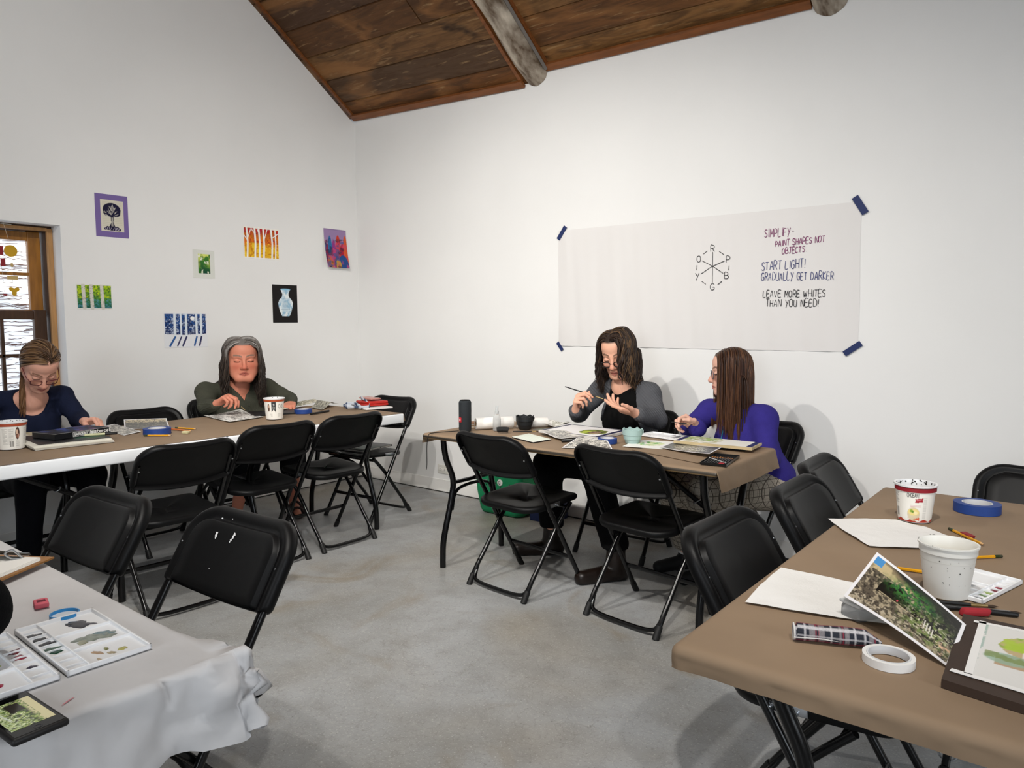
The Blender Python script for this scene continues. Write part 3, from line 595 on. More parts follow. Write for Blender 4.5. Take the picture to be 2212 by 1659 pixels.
# ---------------------------------------------------------------- folding chairs
BLK = mat('black_plastic', '#070708', .46, bump=.04, bscale=400, spec=.25); TUBE = mat('black_enamel_tube', '#060607', .22, spec=.5); SIL = mat('zinc_plated', '#b9bcc0', .3, metal=1.0); RUB = mat('black_rubber', '#0d0d0d', .6)
def CL(z): return .415 - .60 * z
def chair_proto(name, label, group):
    t = thing(name, label, 'chair', (0, 0, 0), 0, group)
    up = Vector((0, -.60, 1)).normalized(); nf = Vector((0, 1, .60)).normalized(); org = Vector((0, CL(.605), .605))
    def outline(d, db=None, W=.230, Hh=.235, rt=.105, rb=.022):
        w, y0, y1 = W - d, (d if db is None else db), Hh - d; rt, rb = max(rt - d, .012), max(rb - d, .008); pts = []
        for cx, cy, r, a0 in ((w - rb, y0 + rb, rb, -90), (w - rt, y1 - rt, rt, 0), (-w + rt, y1 - rt, rt, 90), (-w + rb, y0 + rb, rb, 180)):
            pts += [(cx + r * math.cos(math.radians(a0 + 90 * k / 8)), cy + r * math.sin(math.radians(a0 + 90 * k / 8))) for k in range(9)]
        seg = []
        n = len(pts)
        for i in range(n):
            a, b = pts[i], pts[(i + 1) % n]; L = math.hypot(b[0] - a[0], b[1] - a[1]); k = 8 if i == n - 1 or i == 17 else (3 if i in (8, 26) else 1)
            seg += [(a[0] + (b[0] - a[0]) * q / k, a[1] + (b[1] - a[1]) * q / k) for q in range(k)]
        return seg
    def ring(d, dep, sc=1.0, db=None):
        r = []
        for u, v in outline(d, db):
            u *= sc; v = .11 + (v - .11) * sc; r.append(org + Vector((u, 0, 0)) + up * (v - .008 * (1 - (u / .228) ** 2) * (1 - v / .23)) + nf * (dep - .030 * (1 - (u / .228) ** 2)))
        return r
    mb = MB()
    mb.rings([ring(.05, .0335, s, .010) for s in (.02, .3, .55, .8)] + [ring(.05, .033, 1, .010), ring(.046, .030, 1, .006), ring(.043, .020, 1, .004), ring(.040, .0165, 1, .003), ring(.030, .0165, 1, .002), ring(.024, .021, 1, .002), ring(.013, .0205, 1, .001), ring(.004, .013, 1, .0), ring(0, .003), ring(0, -.008), ring(.003, -.016), ring(.009, -.018), ring(.013, -.015), ring(.016, .003)] + [ring(.016, .006, s) for s in (.8, .5, .02)])
    bk = mb.build('backrest', BLK, t, angle=50)
    for s in (-1, 1):
        mb = MB(); mb.lathe([(.0, 0), (.0045, .0), (.004, .002), (.0, .003)], 10, capb=False, capt=False)
        mb.v = [tuple(org + Vector((s * .212 + p[0], 0, 0)) + up * (.105 + p[1]) - nf * (.0200 + p[2])) for p in mb.v]; mb.build('rivet', SIL, bk)
        mb = MB(); mb.box((.006, .006, .012), tuple(org + Vector((s * .211, 0, 0)) + up * .105 + nf * .013), bev=.002); mb.build('rivet', SIL, bk)
    # seat
    def so(d):
        pts = []; y0, y1, w0, w1 = .035 + d, .425 - d, .200 - d, .198 - d
        for cx, cy, r, a0 in ((w1 - .06, y1 - .06, .06, 0), (-w1 + .06, y1 - .06, .06, 90), (-w0 + .11, y0 + .11, .11, 180), (w0 - .11, y0 + .11, .11, 270)):
            pts += [(cx + r * math.cos(math.radians(a0 + 90 * k / 9)), cy + r * math.sin(math.radians(a0 + 90 * k / 9))) for k in range(10)]
        return pts
    def sr(d, z, sc=1.0, dish=0.0):
        return [(x * sc, .23 + (y - .23) * sc, z + .07 * (y - .23) - dish * (1 - sc) - (.014 * max(0, (y - .36) / .065) ** 2)) for x, y in so(d)]
    mb = MB(); mb.rings([sr(.02, .452, s, .016) for s in (.03, .3, .55, .8)] + [sr(.02, .452), sr(.006, .453), sr(.0, .447), sr(-.001, .436), sr(.004, .424), sr(.012, .424), sr(.016, .434)] + [sr(.02, .434, s) for s in (.8, .03)])
    mb.build('seat', BLK, t, angle=50)
    # legs: the front pair runs on up into the backrest
    for s in (-1, 1):
        f = lambda z: (s * .211, CL(z), z)
        mb = MB(); mb.tube([f(.71), f(.5), f(.3), f(.12), f(.03)], .0118, 12); lg = mb.build('leg', TUBE, t)
        mb = MB(); mb.tube([f(.045), f(.02), f(0)], [.0145, .0150, .0155], 12); mb.build('foot_cap', RUB, lg)
        b = lambda y, z: (s * .188, y, z)
        mb = MB(); mb.tube(spline([b(.345, .425), b(.24, .318), b(.12, .165), b(.055, .085), b(.012, .02)], 5), .0115, 12); lg = mb.build('leg', TUBE, t)
        mb = MB(); mb.tube([b(.03, .05), b(.013, .022), b(0, 0)], [.0143, .0150, .0155], 12); mb.build('foot_cap', RUB, lg)
        mb = MB(); mb.box((.003, .095, .02), (s * .2015, .20, .436), bev=.001, R=rotx(.07)); mb.build('hinge_bracket', SIL, t)
        for yy in (.165, .225): mb = MB(); mb.box((.014, .008, .008), (s * .209, yy, .434), bev=.003); mb.build('bolt', SIL, t)
    mb = MB(); mb.tube(spline([(-.186, .075, .115), (-.182, .045, .062), (-.150, .018, .026), (0, .012, .02), (.150, .018, .026), (.182, .045, .062), (.186, .075, .115)], 6), .0095, 10); mb.build('floor_bar', TUBE, t)
    mb = MB(); mb.tube([(-.21, .328, .152), (.21, .328, .152)], .011, 10, flat=.5); mb.build('stretcher', TUBE, t)
    mb = MB(); mb.tube([(-.186, .32, .405), (.186, .32, .405)], .009, 8); mb.build('seat_rail', TUBE, t)
    return t
CH = chair_proto('folding_chair', 'x', 'black folding chairs around the tables')
D = math.radians
CHAIRS = [
    ((2.700, -1.415, 0), -.090, 'black folding chair at the left end of the wall table, its back to us'),
    ((3.378, -1.385, 0), -.120, 'black folding chair in front of the right half of the wall table'),
    ((1.752, -2.455, 0), D(87), 'black folding chair at the near side of the long white-edged table, leftmost of its three'),
    ((1.537, -1.848, 0), D(89), 'black folding chair at the near side of the long table, middle one of three'),
    ((1.525, -1.352, 0), D(90), 'black folding chair at the near side of the long table, nearest its right end'),
    ((1.012, -.580, 0), D(184), 'black folding chair in the corner with books on its seat'),
    ((.415, -2.00, 0), D(-90), 'empty black folding chair against the gable wall, only its back showing over the table'),
    ((.15, -1.37, 0), D(-90), 'black folding chair that the grey-haired person sits on'),
    ((.12, -2.66, 0), D(-90), 'black folding chair that the person in navy sits on'),
    ((2.585, -3.17, 0), D(183), 'black folding chair behind the white-papered table, left one of two, beside the clipboard'),
    ((3.160, -3.065, 0), D(183), 'black folding chair with white paint marks on its back by the white-papered table'),
    ((4.240, -2.235, 0), D(-91), 'black folding chair at the near left side of the brown table, its seat showing below'),
    ((4.255, -1.655, 0), D(-90), 'black folding chair at the left side of the brown table, middle one of three'),
    ((4.185, -1.18, 0), D(-88), 'black folding chair at the left side of the brown table, closest to the wall'),
    ((4.84, -.96, 0), D(180), 'black folding chair at the far end of the brown table by the blue tape'),
    ((2.83, -.20, 0), D(182), 'black folding chair that the person in the grey cardigan sits on'),
    ((3.56, -.22, 0), D(164), 'black folding chair that the person in the purple fleece sits on'),
]
for i, (loc, a, lab) in enumerate(CHAIRS):
    if i == 0: CH.location = loc; CH.rotation_euler = (0, 0, a); CH['label'] = lab
    else:
        c = dup(CH, loc, a, lab)
        if 'paint marks' in lab: PAINTED = c

# ---------------------------------------------------------------- tables
WPL = mat('white_table_plastic', '#eef0f2', .4, bump=.03, bscale=300); KR = mat('kraft_paper', '#907a63', .68, var=.16, vscale=3.0, bump=.16, bscale=9, spec=.25, detail=6)
WPP = mat('white_table_paper', '#cbc9c9', .6, var=.10, vscale=5, bump=.55, bscale=16, spec=.3); WOODT = mat('tan_laminate', '#a8875c', .45, var=.12, vscale=4, stretch=(1, 8, 8)); RIM = mat('metal_rim', '#6b6258', .35, metal=.8)
TT = .737
def table(name, label, x0, x1, y0, y1, axis, top, skirt, topm, legs, rim=None):
    """axis: direction of the length; legs: positions along it of the two leg frames"""
    cx, cy = (x0 + x1) / 2, (y0 + y1) / 2; t = thing(name, label, 'table', (cx, cy, 0)); mb = MB(); mb.box((x1 - x0, y1 - y0, skirt), (0, 0, top - skirt / 2), bev=.008, seg=3); mb.build('tabletop', topm, t)
    if rim:
        mb = MB(); mb.box((x1 - x0 + .006, y1 - y0 + .006, skirt * .6), (0, 0, top - skirt * .5), bev=.006); mb.build('edge_rim', rim, t)
    L, Wd = ((x1 - x0), (y1 - y0)) if axis == 'x' else ((y1 - y0), (x1 - x0))
    P = lambda l, w, z: (l, w, z) if axis == 'x' else (w, l, z)
    hw = Wd / 2 - .085
    for l in legs:
        sg = 1 if l > 0 else -1
        for s in (-1, 1):
            mb = MB(); mb.tube(spline([P(l, s * (hw - .01), top - skirt + .01), P(l, s * (hw - .03), .60), P(l, s * (hw - .085), .47), P(l, s * (hw - .07), .36), P(l, s * (hw - .01), .16), P(l, s * hw, .05), P(l, s * hw, .0)], 5), .0165, 12); mb.build('leg', TUBE, t)
        mb = MB(); mb.tube([P(l, -hw + .085, .45), P(l, hw - .085, .45)], .011, 8); mb.tube(spline([P(l, -hw + .075, .30), P(l, -.12, .41), P(l, .12, .41), P(l, hw - .075, .30)], 5), .009, 8); mb.build('leg_brace', TUBE, t)
        mb = MB(); mb.tube([P(l, 0, .45), P(l - sg * .10, 0, .50)], .010, 8); mb.tube([P(l - sg * .10, 0, .50), P(l - sg * .42, 0, top - skirt - .002)], .012, 8, flat=.6); mb.build('folding_strut', TUBE, t)
        mb = MB(); mb.tube([P(l - sg * .13 + .013 * math.cos(a), .016 * math.sin(a), .518 + .01 * math.cos(a)) for a in [2 * PI * k / 16 for k in range(16)]], .0022, 6, closed=True); mb.build('lock_ring', SIL, t)
    return t
table('folding_table', 'white plastic folding table under the left half of the long brown paper', .60, 1.455, -3.72, -2.075, 'y', TT, .060, WPL, (-.55, .30))
table('folding_table', 'white plastic folding table at the corner end of the long brown paper', .60, 1.455, -2.070, -.845, 'y', TT, .060, WPL, (-.40, .44))
table('folding_table', 'tan laminate folding table under the wall paper', 2.17, 3.80, -1.375, -.71, 'x', TT, .026, WOODT, (-.76, .72), RIM)
table('folding_table', 'folding table wrapped in brown paper at the right front', 4.385, 5.16, -2.905, -1.28, 'y', TT, .045, WPL, (-.60, .60))
table('folding_table', 'folding table covered in white paper at the left front', 2.02, 3.785, -4.22, -3.44, 'x', TT, .045, WPL, (-.62, .62))
def drape(name, label, x0, x1, y0, y1, z, hang, m, r=.014, seed=0, wob=.003, ex=(1, 1, 1, 1), n=(90, 90), corner_fn=None, flare=.04, wav=.3):
    """paper cover: flat on the top, rolled over the edges; ex = hang multiplier for (-x, +x, -y, +y)"""
    mb = MB(); hx0, hx1, hy0, hy1 = hang * ex[0], hang * ex[1], hang * ex[2], hang * ex[3]
    def axis(a, b, ha, hb, k):
        main = np.linspace(a + r, b - r, k); lo = a + r - np.linspace(ha + r, 0, 12, endpoint=False) if ha > 0 else np.array([]); hi = b - r + np.linspace(hb + r, 0, 12, endpoint=False)[::-1] if hb > 0 else np.array([])
        return np.concatenate([lo, main, hi])
    xs, ys = axis(x0, x1, hx0, hx1, n[0]), axis(y0, y1, hy0, hy1, n[1]); X, Y = np.meshgrid(xs, ys)
    cxp, cyp = np.clip(X, x0 + r, x1 - r), np.clip(Y, y0 + r, y1 - r); ex_, ey_ = X - cxp, Y - cyp; mx_ = np.maximum(np.abs(ex_), np.abs(ey_)) / (np.hypot(ex_, ey_) + 1e-9); ex_, ey_ = ex_ * mx_, ey_ * mx_; d = np.hypot(ex_, ey_) + 1e-9; nx, ny = ex_ / d, ey_ / d
    arc = np.minimum(d / r, PI / 2); out = r * np.sin(arc); dz = -r * (1 - np.cos(arc)); rest = np.maximum(d - r * PI / 2, 0)
    nn = fbm(X * 9 + seed, Y * 9, seed, 3) - .5; n2 = fbm(X * 30, Y * 30 + seed, seed + 5, 3) - .5
    out = out + rest * flare + rest * (nn * wav) ; dz = dz - rest * (1 - .3 * np.abs(nn))
    Z = z + dz + np.where(d < 1e-6, wob * .5 * (fbm(X * 5, Y * 5, seed + 2, 4)) , wob * .25) + .0005
    px, py = cxp + nx * out + n2 * .004 * (rest > 0), cyp + ny * out + n2 * .004 * (rest > 0)
    if corner_fn is not None: px, py, Z = corner_fn(X, Y, px, py, Z, d)
    ox, oy = (x0 + x1) / 2, (y0 + y1) / 2; h, w = X.shape
    V = np.stack([px - ox, py - oy, Z - z], -1).reshape(-1, 3); i = (np.arange(h - 1)[:, None] * w + np.arange(w - 1)[None]).ravel(); q = np.stack([i, i + 1, i + w + 1, i + w], 1)
    mb.add(V, [tuple(f) for f in q]); o = mb.build(name, m, angle=180, loc=(ox, oy, z))
    return tag(o, label, 'table cover')
def lf_corner(X, Y, px, py, Z, d):
    # crumpled corner of the white paper at (3.785,-3.44)
    w = np.exp(-(((X - 3.86) / .16) ** 2 + ((Y + 3.40) / .15) ** 2)) * (d > 1e-6)
    n1 = np.abs(fbm(X * 15, Y * 19, 61, 2) - .5) * 2 - .25; n2 = np.abs(fbm(X * 24 + 3, Y * 17, 66, 2) - .5)
    return px + w * (.034 + .07 * n1), py + w * (.024 + .12 * (n2 - .08)), Z + w * (.036 + .05 * n1 - .06 * n2)
drape('paper_table_cover', 'long sheet of brown kraft paper on the white-edged table by the gable wall', .60, 1.452, -3.70, -.842, .7375, .05, KR, r=.004, seed=1, wob=.004, ex=(0, 0, 0, 1), n=(40, 120), flare=.3)
drape('paper_table_cover', 'brown kraft paper on the table under the wall paper, its right end hanging loose', 2.168, 3.806, -1.377, -.708, .7375, .085, KR, r=.012, seed=2, wob=.004, ex=(.6, 1.0, .05, .3), n=(110, 60), flare=.25)
drape('paper_table_cover', 'brown kraft paper wrapped over the edges of the right front table', 4.375, 5.17, -2.915, -1.272, .738, .036, KR, r=.018, seed=3, wob=.006, n=(80, 120), flare=.0, wav=.12)
drape('paper_table_cover', 'white paper with a crumpled hanging corner on the left front table', 2.01, 3.79, -4.23, -3.437, .738, .15, WPP, r=.010, seed=4, wob=.005, n=(150, 90), flare=.10, wav=.55, corner_fn=lf_corner)
# white paint marks on the chair by the white-papered table
def paint_marks():
    bk = [c for c in PAINTED.children if c.name.startswith('backrest')][0]; rnd = random.Random(8)
    up = Vector((0, -.60, 1)).normalized(); nf = Vector((0, 1, .60)).normalized(); org = Vector((0, CL(.605), .605))
    def blob(u, v, ru, rv, k=9):
        ctr = org + Vector((u, 0, 0)) + up * v + nf * (.0340 - .030 * (1 - (u / .228) ** 2)); rr = [(rnd.uniform(.6, 1.2)) for _ in range(k)]
        vs = [ctr + Vector((ru * q * math.cos(2 * PI * j / k), 0, 0)) + up * (rv * q * math.sin(2 * PI * j / k)) + nf * .0006 for j, q in enumerate(rr)]; mb = MB(); mb.add(vs, [tuple(range(k))[::-1]]); mb.build('paint_mark', mat('dried_paint_white', '#d9dadb', .5), bk, smooth=False)
    for u, v, a, b in ((.085, .150, .006, .009), (.083, .142, .004, .006), (.015, .163, .005, .006), (.017, .156, .004, .008), (.020, .147, .004, .005), (.09, .196, .004, .002), (.05, .201, .002, .002), (.022, .141, .003, .003), (.055, .06, .002, .002)): blob(u, v, a, b)
paint_marks()

# ---------------------------------------------------------------- things on the tables
ZT = .7412
rq = random.Random(33); rn = np.random.RandomState(9)
INK = mat('printed_ink', '#fff', .55, vc=True, spec=.25); GLOSS = mat('photo_gloss', '#fff', .3, vc=True, spec=.5); PAP = mat('paper_edge', '#dcd8cf', .8)
WHP = mat('white_plastic', '#e9e9ea', .35, spec=.5); YEL = mat('pencil_yellow', '#d99a14', .35); GRN = mat('ferrule_green', '#3c4a2a', .35, metal=.6); CEDAR = mat('cedar', '#d6ac78', .7); LEAD = mat('graphite', '#26262a', .5); BLKM = mat('matte_black', '#0c0c0d', .5)
BLUET = mat('masking_blue', '#1e3f86', .55, var=.08, vscale=60); CARDC = mat('tape_core', '#cfd0d2', .7); ORANGE = mat('pencil_orange', '#c96a2e', .4); PINKE = mat('pencil_eraser', '#c88478', .8)
def solo(mb, name, m, label, cat, loc, rz=0.0, group=None, **kw): return tag(mb.build(name, m, loc=loc, rz=rz, **kw), label, cat, group)
def sheet(name, cv, q, z, label, cat, zf=None, m=INK, thick=.0007, group=None):
    """flat sheet lying on corners q = bl, br, tr, tl (world x, y)"""
    cx, cy = sum(p[0] for p in q) / 4, sum(p[1] for p in q) / 4
    o = card(name, cv, [(x - cx, y - cy, 0) for x, y in q], [m, PAP], zf=zf, thick=thick, loc=(cx, cy, z)); return tag(o, label, cat, group)
def sub_sheet(name, cv, q, z, parent, m=INK, thick=.0007, zf=None):
    b = parent.location; return card(name, cv, [(x - b.x, y - b.y, z - b.z) for x, y in q], [m, PAP], parent, zf=zf, thick=thick)
def rect4(c, u, w, h):
    """rectangle of size w along u and h across, centred at c"""
    u = Vector((u[0], u[1])).normalized(); v = Vector((-u.y, u.x)); c = Vector(c); return [tuple(c - u * w / 2 - v * h / 2), tuple(c + u * w / 2 - v * h / 2), tuple(c + u * w / 2 + v * h / 2), tuple(c - u * w / 2 + v * h / 2)]
def lathe_canvas(prof, cv, name, m, parent, loc=(0, 0, 0), a0=0.0, z0=None, z1=None, rz=0):
    """turned surface whose height range carries a painted label; u runs once around"""
    mb = MB(); n = cv.w; mb.lathe(prof, n, capb=False, capt=False); zs = [p[1] for p in prof]; z0 = min(zs) if z0 is None else z0; z1 = max(zs) if z1 is None else z1; cols = []
    for r, z in prof:
        j = int(round(min(1, max(0, (z - z0) / (z1 - z0))) * (cv.h - 1))); cols.append(np.roll(cv.a[j], int(a0 / (2 * PI) * n), 0))
    return mb.build(name, m, parent, colors=np.vstack(cols), loc=loc, rz=rz, angle=60)
def tub(label, loc, rb, rt, h, cv, a0, rim_col, grime):
    t = thing('yogurt_tub', label, 'tub', loc, 0, 'yogurt tubs used as water pots'); k = 64; prof = [(rb + (rt - rb) * i / k, .004 + (h - .012) * i / k) for i in range(k + 1)]
    lathe_canvas(prof, cv, 'tub_wall', mat('tub_print', '#fff', .4, vc=True), t, a0=a0)
    mb = MB(); mb.lathe([(rb - .006, .0005), (rb - .001, .002), (rb, .004)], 48, capt=False); mb.lathe([(rt - .0006, h - .008), (rt + .004, h - .006), (rt + .0045, h - .001), (rt + .002, h), (rt - .0015, h - .001), (rt - .003, h - .012), (rb - .0015, .03)], 48, capb=False, capt=True); mb.build('rim', WHP, t)
    mb = MB(); mb.lathe([(rt + .0012, h - .020), (rt + .0016, h - .0085)], 48, capb=False, capt=False); mb.build('rim_band', mat('band_' + rim_col[1:], rim_col, .45), t)
    mb = MB(); mb.lathe([(rb + .002, h * .55), (.001, h * .55)], 40, capb=False); mb.build('paint_water', mat('murky_water', '#8a8676', .1), t)
    mb = MB()
    for i in range(grime):
        a = rq.uniform(0, 6.28); z = h - .002 - abs(rq.gauss(0, .010)); r = rt - .0022 - (h - z) * .2; s = rq.uniform(.0012, .003); p = V3c(r * math.cos(a), r * math.sin(a), z)
        mb.add([p + V3c(-s * math.sin(a) * math.cos(b), s * math.cos(a) * math.cos(b), s * math.sin(b)) for b in (0, 1, 2, 3, 4, 5)], [(0, 1, 2, 3, 4, 5)])
    mb.build('paint_splash', mat('splash_dark', '#2e2a28', .6), t, smooth=False)['kind'] = 'stuff'; return t
def V3c(*a): return Vector(a)
# label with product name, facts panel, barcode and a picture of a bowl
def tub_label(kind):
    cv = Canvas(340, 70, '#efece4', asp=6.0); A = 6.0
    if kind == 'red':
        cv.noise(5, '#c88a96', .62, .75, .5, seed=3, mask=(cv.Y > .86) * 1.0); cv.mix((cv.Y < .05 + .03 * np.sin(cv.X * 9)) * 1.0, '#b43a28'); cv.mix((cv.Y > .955) * 1.0, '#7c1420')
        cv.text('CHOBANI', 1.32, .74, .105, '#33302e', .022, 1.5); cv.poly([(1.72, .70), (2.14, .73), (2.10, .67), (2.14, .61), (1.72, .58), (1.75, .64)], '#a5182a'); cv.line([(1.80, .65), (2.04, .67)], .02, '#d98a90')
        for y in (.50, .46): cv.line([(1.50, y), (2.02, y)], .014, '#c87a80')
        cv.ell(1.66, .24, .34, .20, '#d8c9a8'); cv.ell(1.66, .30, .31, .10, '#e9d58a'); cv.ell(1.55, .33, .09, .05, '#8aa83a'); cv.ell(1.62, .31, .06, .04, '#5f8a2c'); cv.ell(1.78, .28, .10, .05, '#f2e3b0'); cv.poly([(1.3, .12), (2.0, .05), (2.0, .16), (1.6, .10)], '#d86a48')
        for k in range(11): cv.line([(.42, .85 - k * .032), (.42 + .38 * (1 if k % 3 else .7), .85 - k * .032)], .009, '#6a6662')
        for k in range(18): x = .52 + k * .013; cv.line([(x, .14), (x, .38)], .006 if k % 3 else .010, '#34302e')
        for k in range(24): cv.line([(2.16, .72 - k * .026), (2.34, .72 - k * .026)], .007, '#a8a49e')
    elif kind == 'facts':
        cv.rect(0, .93, A, .99, '#a8482a')
        for x0 in (1.0, 1.42, 2.5, 3.9):
            cv.line([(x0, .8), (x0 + .34, .8), (x0 + .34, .2), (x0, .2), (x0, .8)], .008, '#8a8682')
            for k in range(14): cv.line([(x0 + .03, .76 - k * .04), (x0 + .31 * (1 if k % 4 else .6), .76 - k * .04)], .010, '#8f8b86')
        cv.rect(1.48, .10, 1.74, .32, '#6a6662')
        for k in range(12): cv.line([(1.49 + k * .02, .10), (1.49 + k * .02, .32)], .008, '#efece4')
        cv.ell(2.02, .62, .15, .24, '#4a3028'); cv.ell(1.98, .68, .07, .10, '#d8b8a0'); cv.ell(2.08, .52, .06, .09, '#b88a78'); cv.ell(1.97, .50, .05, .06, '#8a5a48')
        for k in range(9): cv.line([(1.92, .34 - k * .035), (2.16, .34 - k * .035)], .009, '#6a6662')
    else:
        cv.rect(0, .90, A, .97, '#a84a26'); cv.ell(1.12, .60, .12, .20, '#5a4034'); cv.ell(1.16, .66, .07, .08, '#c8a890')
        cv.poly([(1.42, .88), (1.86, .88), (1.86, .36), (1.64, .50), (1.42, .36)], '#2a2a2c'); cv.rect(1.56, .68, 1.72, .80, '#d8d6d2'); cv.rect(1.56, .70, 1.63, .78, '#6a6a70')
        for k in range(3): cv.line([(1.5, .62 - k * .06), (1.78, .62 - k * .06)], .016, '#b8b6b2')
        cv.line([(2.3, .70), (2.22, .78), (2.14, .72), (2.14, .62), (2.24, .56), (2.3, .62)], .024, '#34302e'); cv.text('H', 2.36, .58, .16, '#34302e', .024); cv.text('O', 2.52, .58, .16, '#34302e', .024)
        for k in range(9): cv.line([(1.2 + .02 * k, .30 - k * .02), (1.5, .30 - k * .02)], .007, '#b8b4ac'); cv.line([(2.1, .30 - k * .02), (2.4, .30 - k * .02)], .007, '#b8b4ac')
    return cv
tub('yogurt tub with red stained rim and a soup picture on the brown table', (4.555, -1.715, ZT), .043, .053, .112, tub_label('red'), math.atan2(-2.38, .41) - 1.72 / 6 * 2 * PI, '#8e1a26', 60)
tub('white tub with orange band at the left edge of the long table', (1.015, -2.905, ZT), .052, .062, .130, tub_label('facts'), math.atan2(-1.2, 3.95) - 1.62 / 6 * 2 * PI, '#a8482a', 30)
tub('white tub with orange band and black label in front of the grey-haired person', (1.055, -1.535, ZT), .049, .059, .130, tub_label('black'), math.atan2(-2.56, 3.9) - 1.72 / 6 * 2 * PI, '#a84a26', 20)
def big_tub():
    t = thing('water_tub', 'large white plastic tub of cloudy water with dark paint specks on the brown table', 'tub', (4.727, -2.335, ZT)); rb, rt, h = .041, .0545, .114
    prof = [(rb - .004, .0), (rb, .003), (rb + (rt - rb) * .82, h * .80), (rt - .002, h * .82), (rt, h * .84), (rt, h * .965), (rt + .003, h * .97), (rt + .003, h), (rt - .001, h), (rt - .003, h * .97), (rb + .006, h * .55)]
    mb = MB(); mb.lathe(prof, 56, capt=False); mb.build('tub_wall', mat('milky_plastic', '#dedcd6', .4, spec=.45, trans=.0), t)
    mb = MB(); mb.lathe([(rb + .010, h * .70), (.001, h * .70)], 40, capb=False); mb.build('paint_water', mat('pale_water', '#c3bda6', .08, spec=.6), t)
    mb = MB()
    for i in range(17):
        a = rq.gauss(math.atan2(-1.76, .24), .75); z = rq.uniform(.03, .088); r = rb + (rt - rb) * z / h + .0006; s = rq.choice([.0006, .0008, .001, .0015])
        mb.add([(r * math.cos(a) - s * math.sin(a) * math.cos(b), r * math.sin(a) + s * math.cos(a) * math.cos(b), z + s * math.sin(b)) for b in (0, 1, 2, 3, 4, 5)], [(0, 1, 2, 3, 4, 5)])
    for i in range(8): a = rq.uniform(0, 6.28); s = .0016; r = rt + .001; mb.add([(r * math.cos(a) + s * math.cos(b), r * math.sin(a) + s * math.sin(b), h + .0006) for b in (0, 1, 2, 3, 4, 5)], [(0, 1, 2, 3, 4, 5)])
    mb.build('paint_speck', mat('speck_grey', '#55524e', .6), t, smooth=False)['kind'] = 'stuff'
big_tub()
def tape_roll(label, loc, R, r, h, m, rz=0):
    t = thing('tape_roll', label, 'tape', loc, rz, 'rolls of tape on the tables'); mb = MB(); n = 56
    mb.rings([[((R if k in (0, 1) else r) * math.cos(2 * PI * j / n), (R if k in (0, 1) else r) * math.sin(2 * PI * j / n), h if k in (1, 2) else 0) for j in range(n)] for k in (0, 1, 2, 3, 0)], cap0=False, cap1=False); mb.build('tape', m, t, angle=30)
    mb = MB(); q = r - .003; mb.rings([[((r - .0002 if k in (0, 1) else q) * math.cos(2 * PI * j / n), (r - .0002 if k in (0, 1) else q) * math.sin(2 * PI * j / n), h + .0004 if k in (1, 2) else 0.0005) for j in range(n)] for k in (0, 1, 2, 3, 0)], cap0=False, cap1=False); mb.build('core', CARDC, t, angle=30)
tape_roll('blue tape roll on the far end of the brown table', (4.684, -1.485, ZT), .063, .041, .028, BLUET)
tape_roll('blue tape roll on the long table beside the yellow pencils', (1.085, -2.262, ZT), .068, .044, .030, BLUET)
tape_roll('blue tape roll on the long table to the right of the black-labelled tub', (.945, -1.250, ZT), .056, .038, .026, BLUET)
tape_roll('blue tape roll on the wall table behind the marker pens', (3.118, -1.068, ZT), .047, .034, .024, BLUET)
tape_roll('narrow white tape roll by the plaid pencil case', (4.703, -2.752, ZT), .041, .0345, .014, mat('white_tape', '#e6e4e1', .5))
def pencil(label, a, b, z=ZT, m=None, r=.0036, tip=True, eraser=True):
    a, b = Vector((*a, 0)), Vector((*b, 0)); L = (b - a).length; ang = math.atan2(b.y - a.y, b.x - a.x); t = thing('pencil', label, 'pencil', (a.x, a.y, z), ang, 'pencils on the tables'); m = m or YEL; hx = [(math.cos(k * PI / 3), math.sin(k * PI / 3)) for k in range(6)]
    e = .012 if eraser else 0; tp = .016 if tip else 0
    mb = MB(); mb.tube([(e + .008 if eraser else 0, 0, r), (L - tp, 0, r)], r, 6); mb.build('barrel', m, t, smooth=False)
    if tip:
        mb = MB(); mb.tube([(L - tp, 0, r), (L - .005, 0, r)], [r, r * .35], 10); mb.build('wood_point', CEDAR, t); mb = MB(); mb.tube([(L - .005, 0, r), (L, 0, r)], [r * .35, r * .1], 8); mb.build('lead', LEAD, t)
    if eraser:
        mb = MB(); mb.tube([(e - .004, 0, r), (e + .009, 0, r)], r * 1.05, 12); mb.build('ferrule', GRN, t); mb = MB(); mb.tube([(0, 0, r), (.001, 0, r), (e - .004, 0, r)], [r * .7, r * .95, r * .95], 12); mb.build('eraser_end', PINKE if m is not YEL or 'grey' in label else mat('dark_eraser', '#3a3a2a', .8), t)
pencil('yellow pencil leaning over a red eraser on the brown table', (4.650, -1.765), (4.748, -1.887), r=.0038)
pencil('yellow pencil lying behind the large white tub, its ferrule to the right', (4.793, -1.966), (4.690, -2.074), r=.0038, tip=False)
pencil('yellow pencil poking out from behind the propped photograph', (4.612, -2.222), (4.700, -2.208), r=.0038, eraser=False, tip=False)
pencil('yellow pencil in front of the blue tape on the long table', (1.122, -2.349), (1.236, -2.259), r=.0042)
pencil('yellow pencil pointing right beyond the blue tape on the long table', (.972, -2.108), (1.112, -2.060), r=.0042)
pencil('orange pencil beside the small cream eraser on the long table', (.985, -2.150), (1.170, -2.118), m=ORANGE, r=.0042)
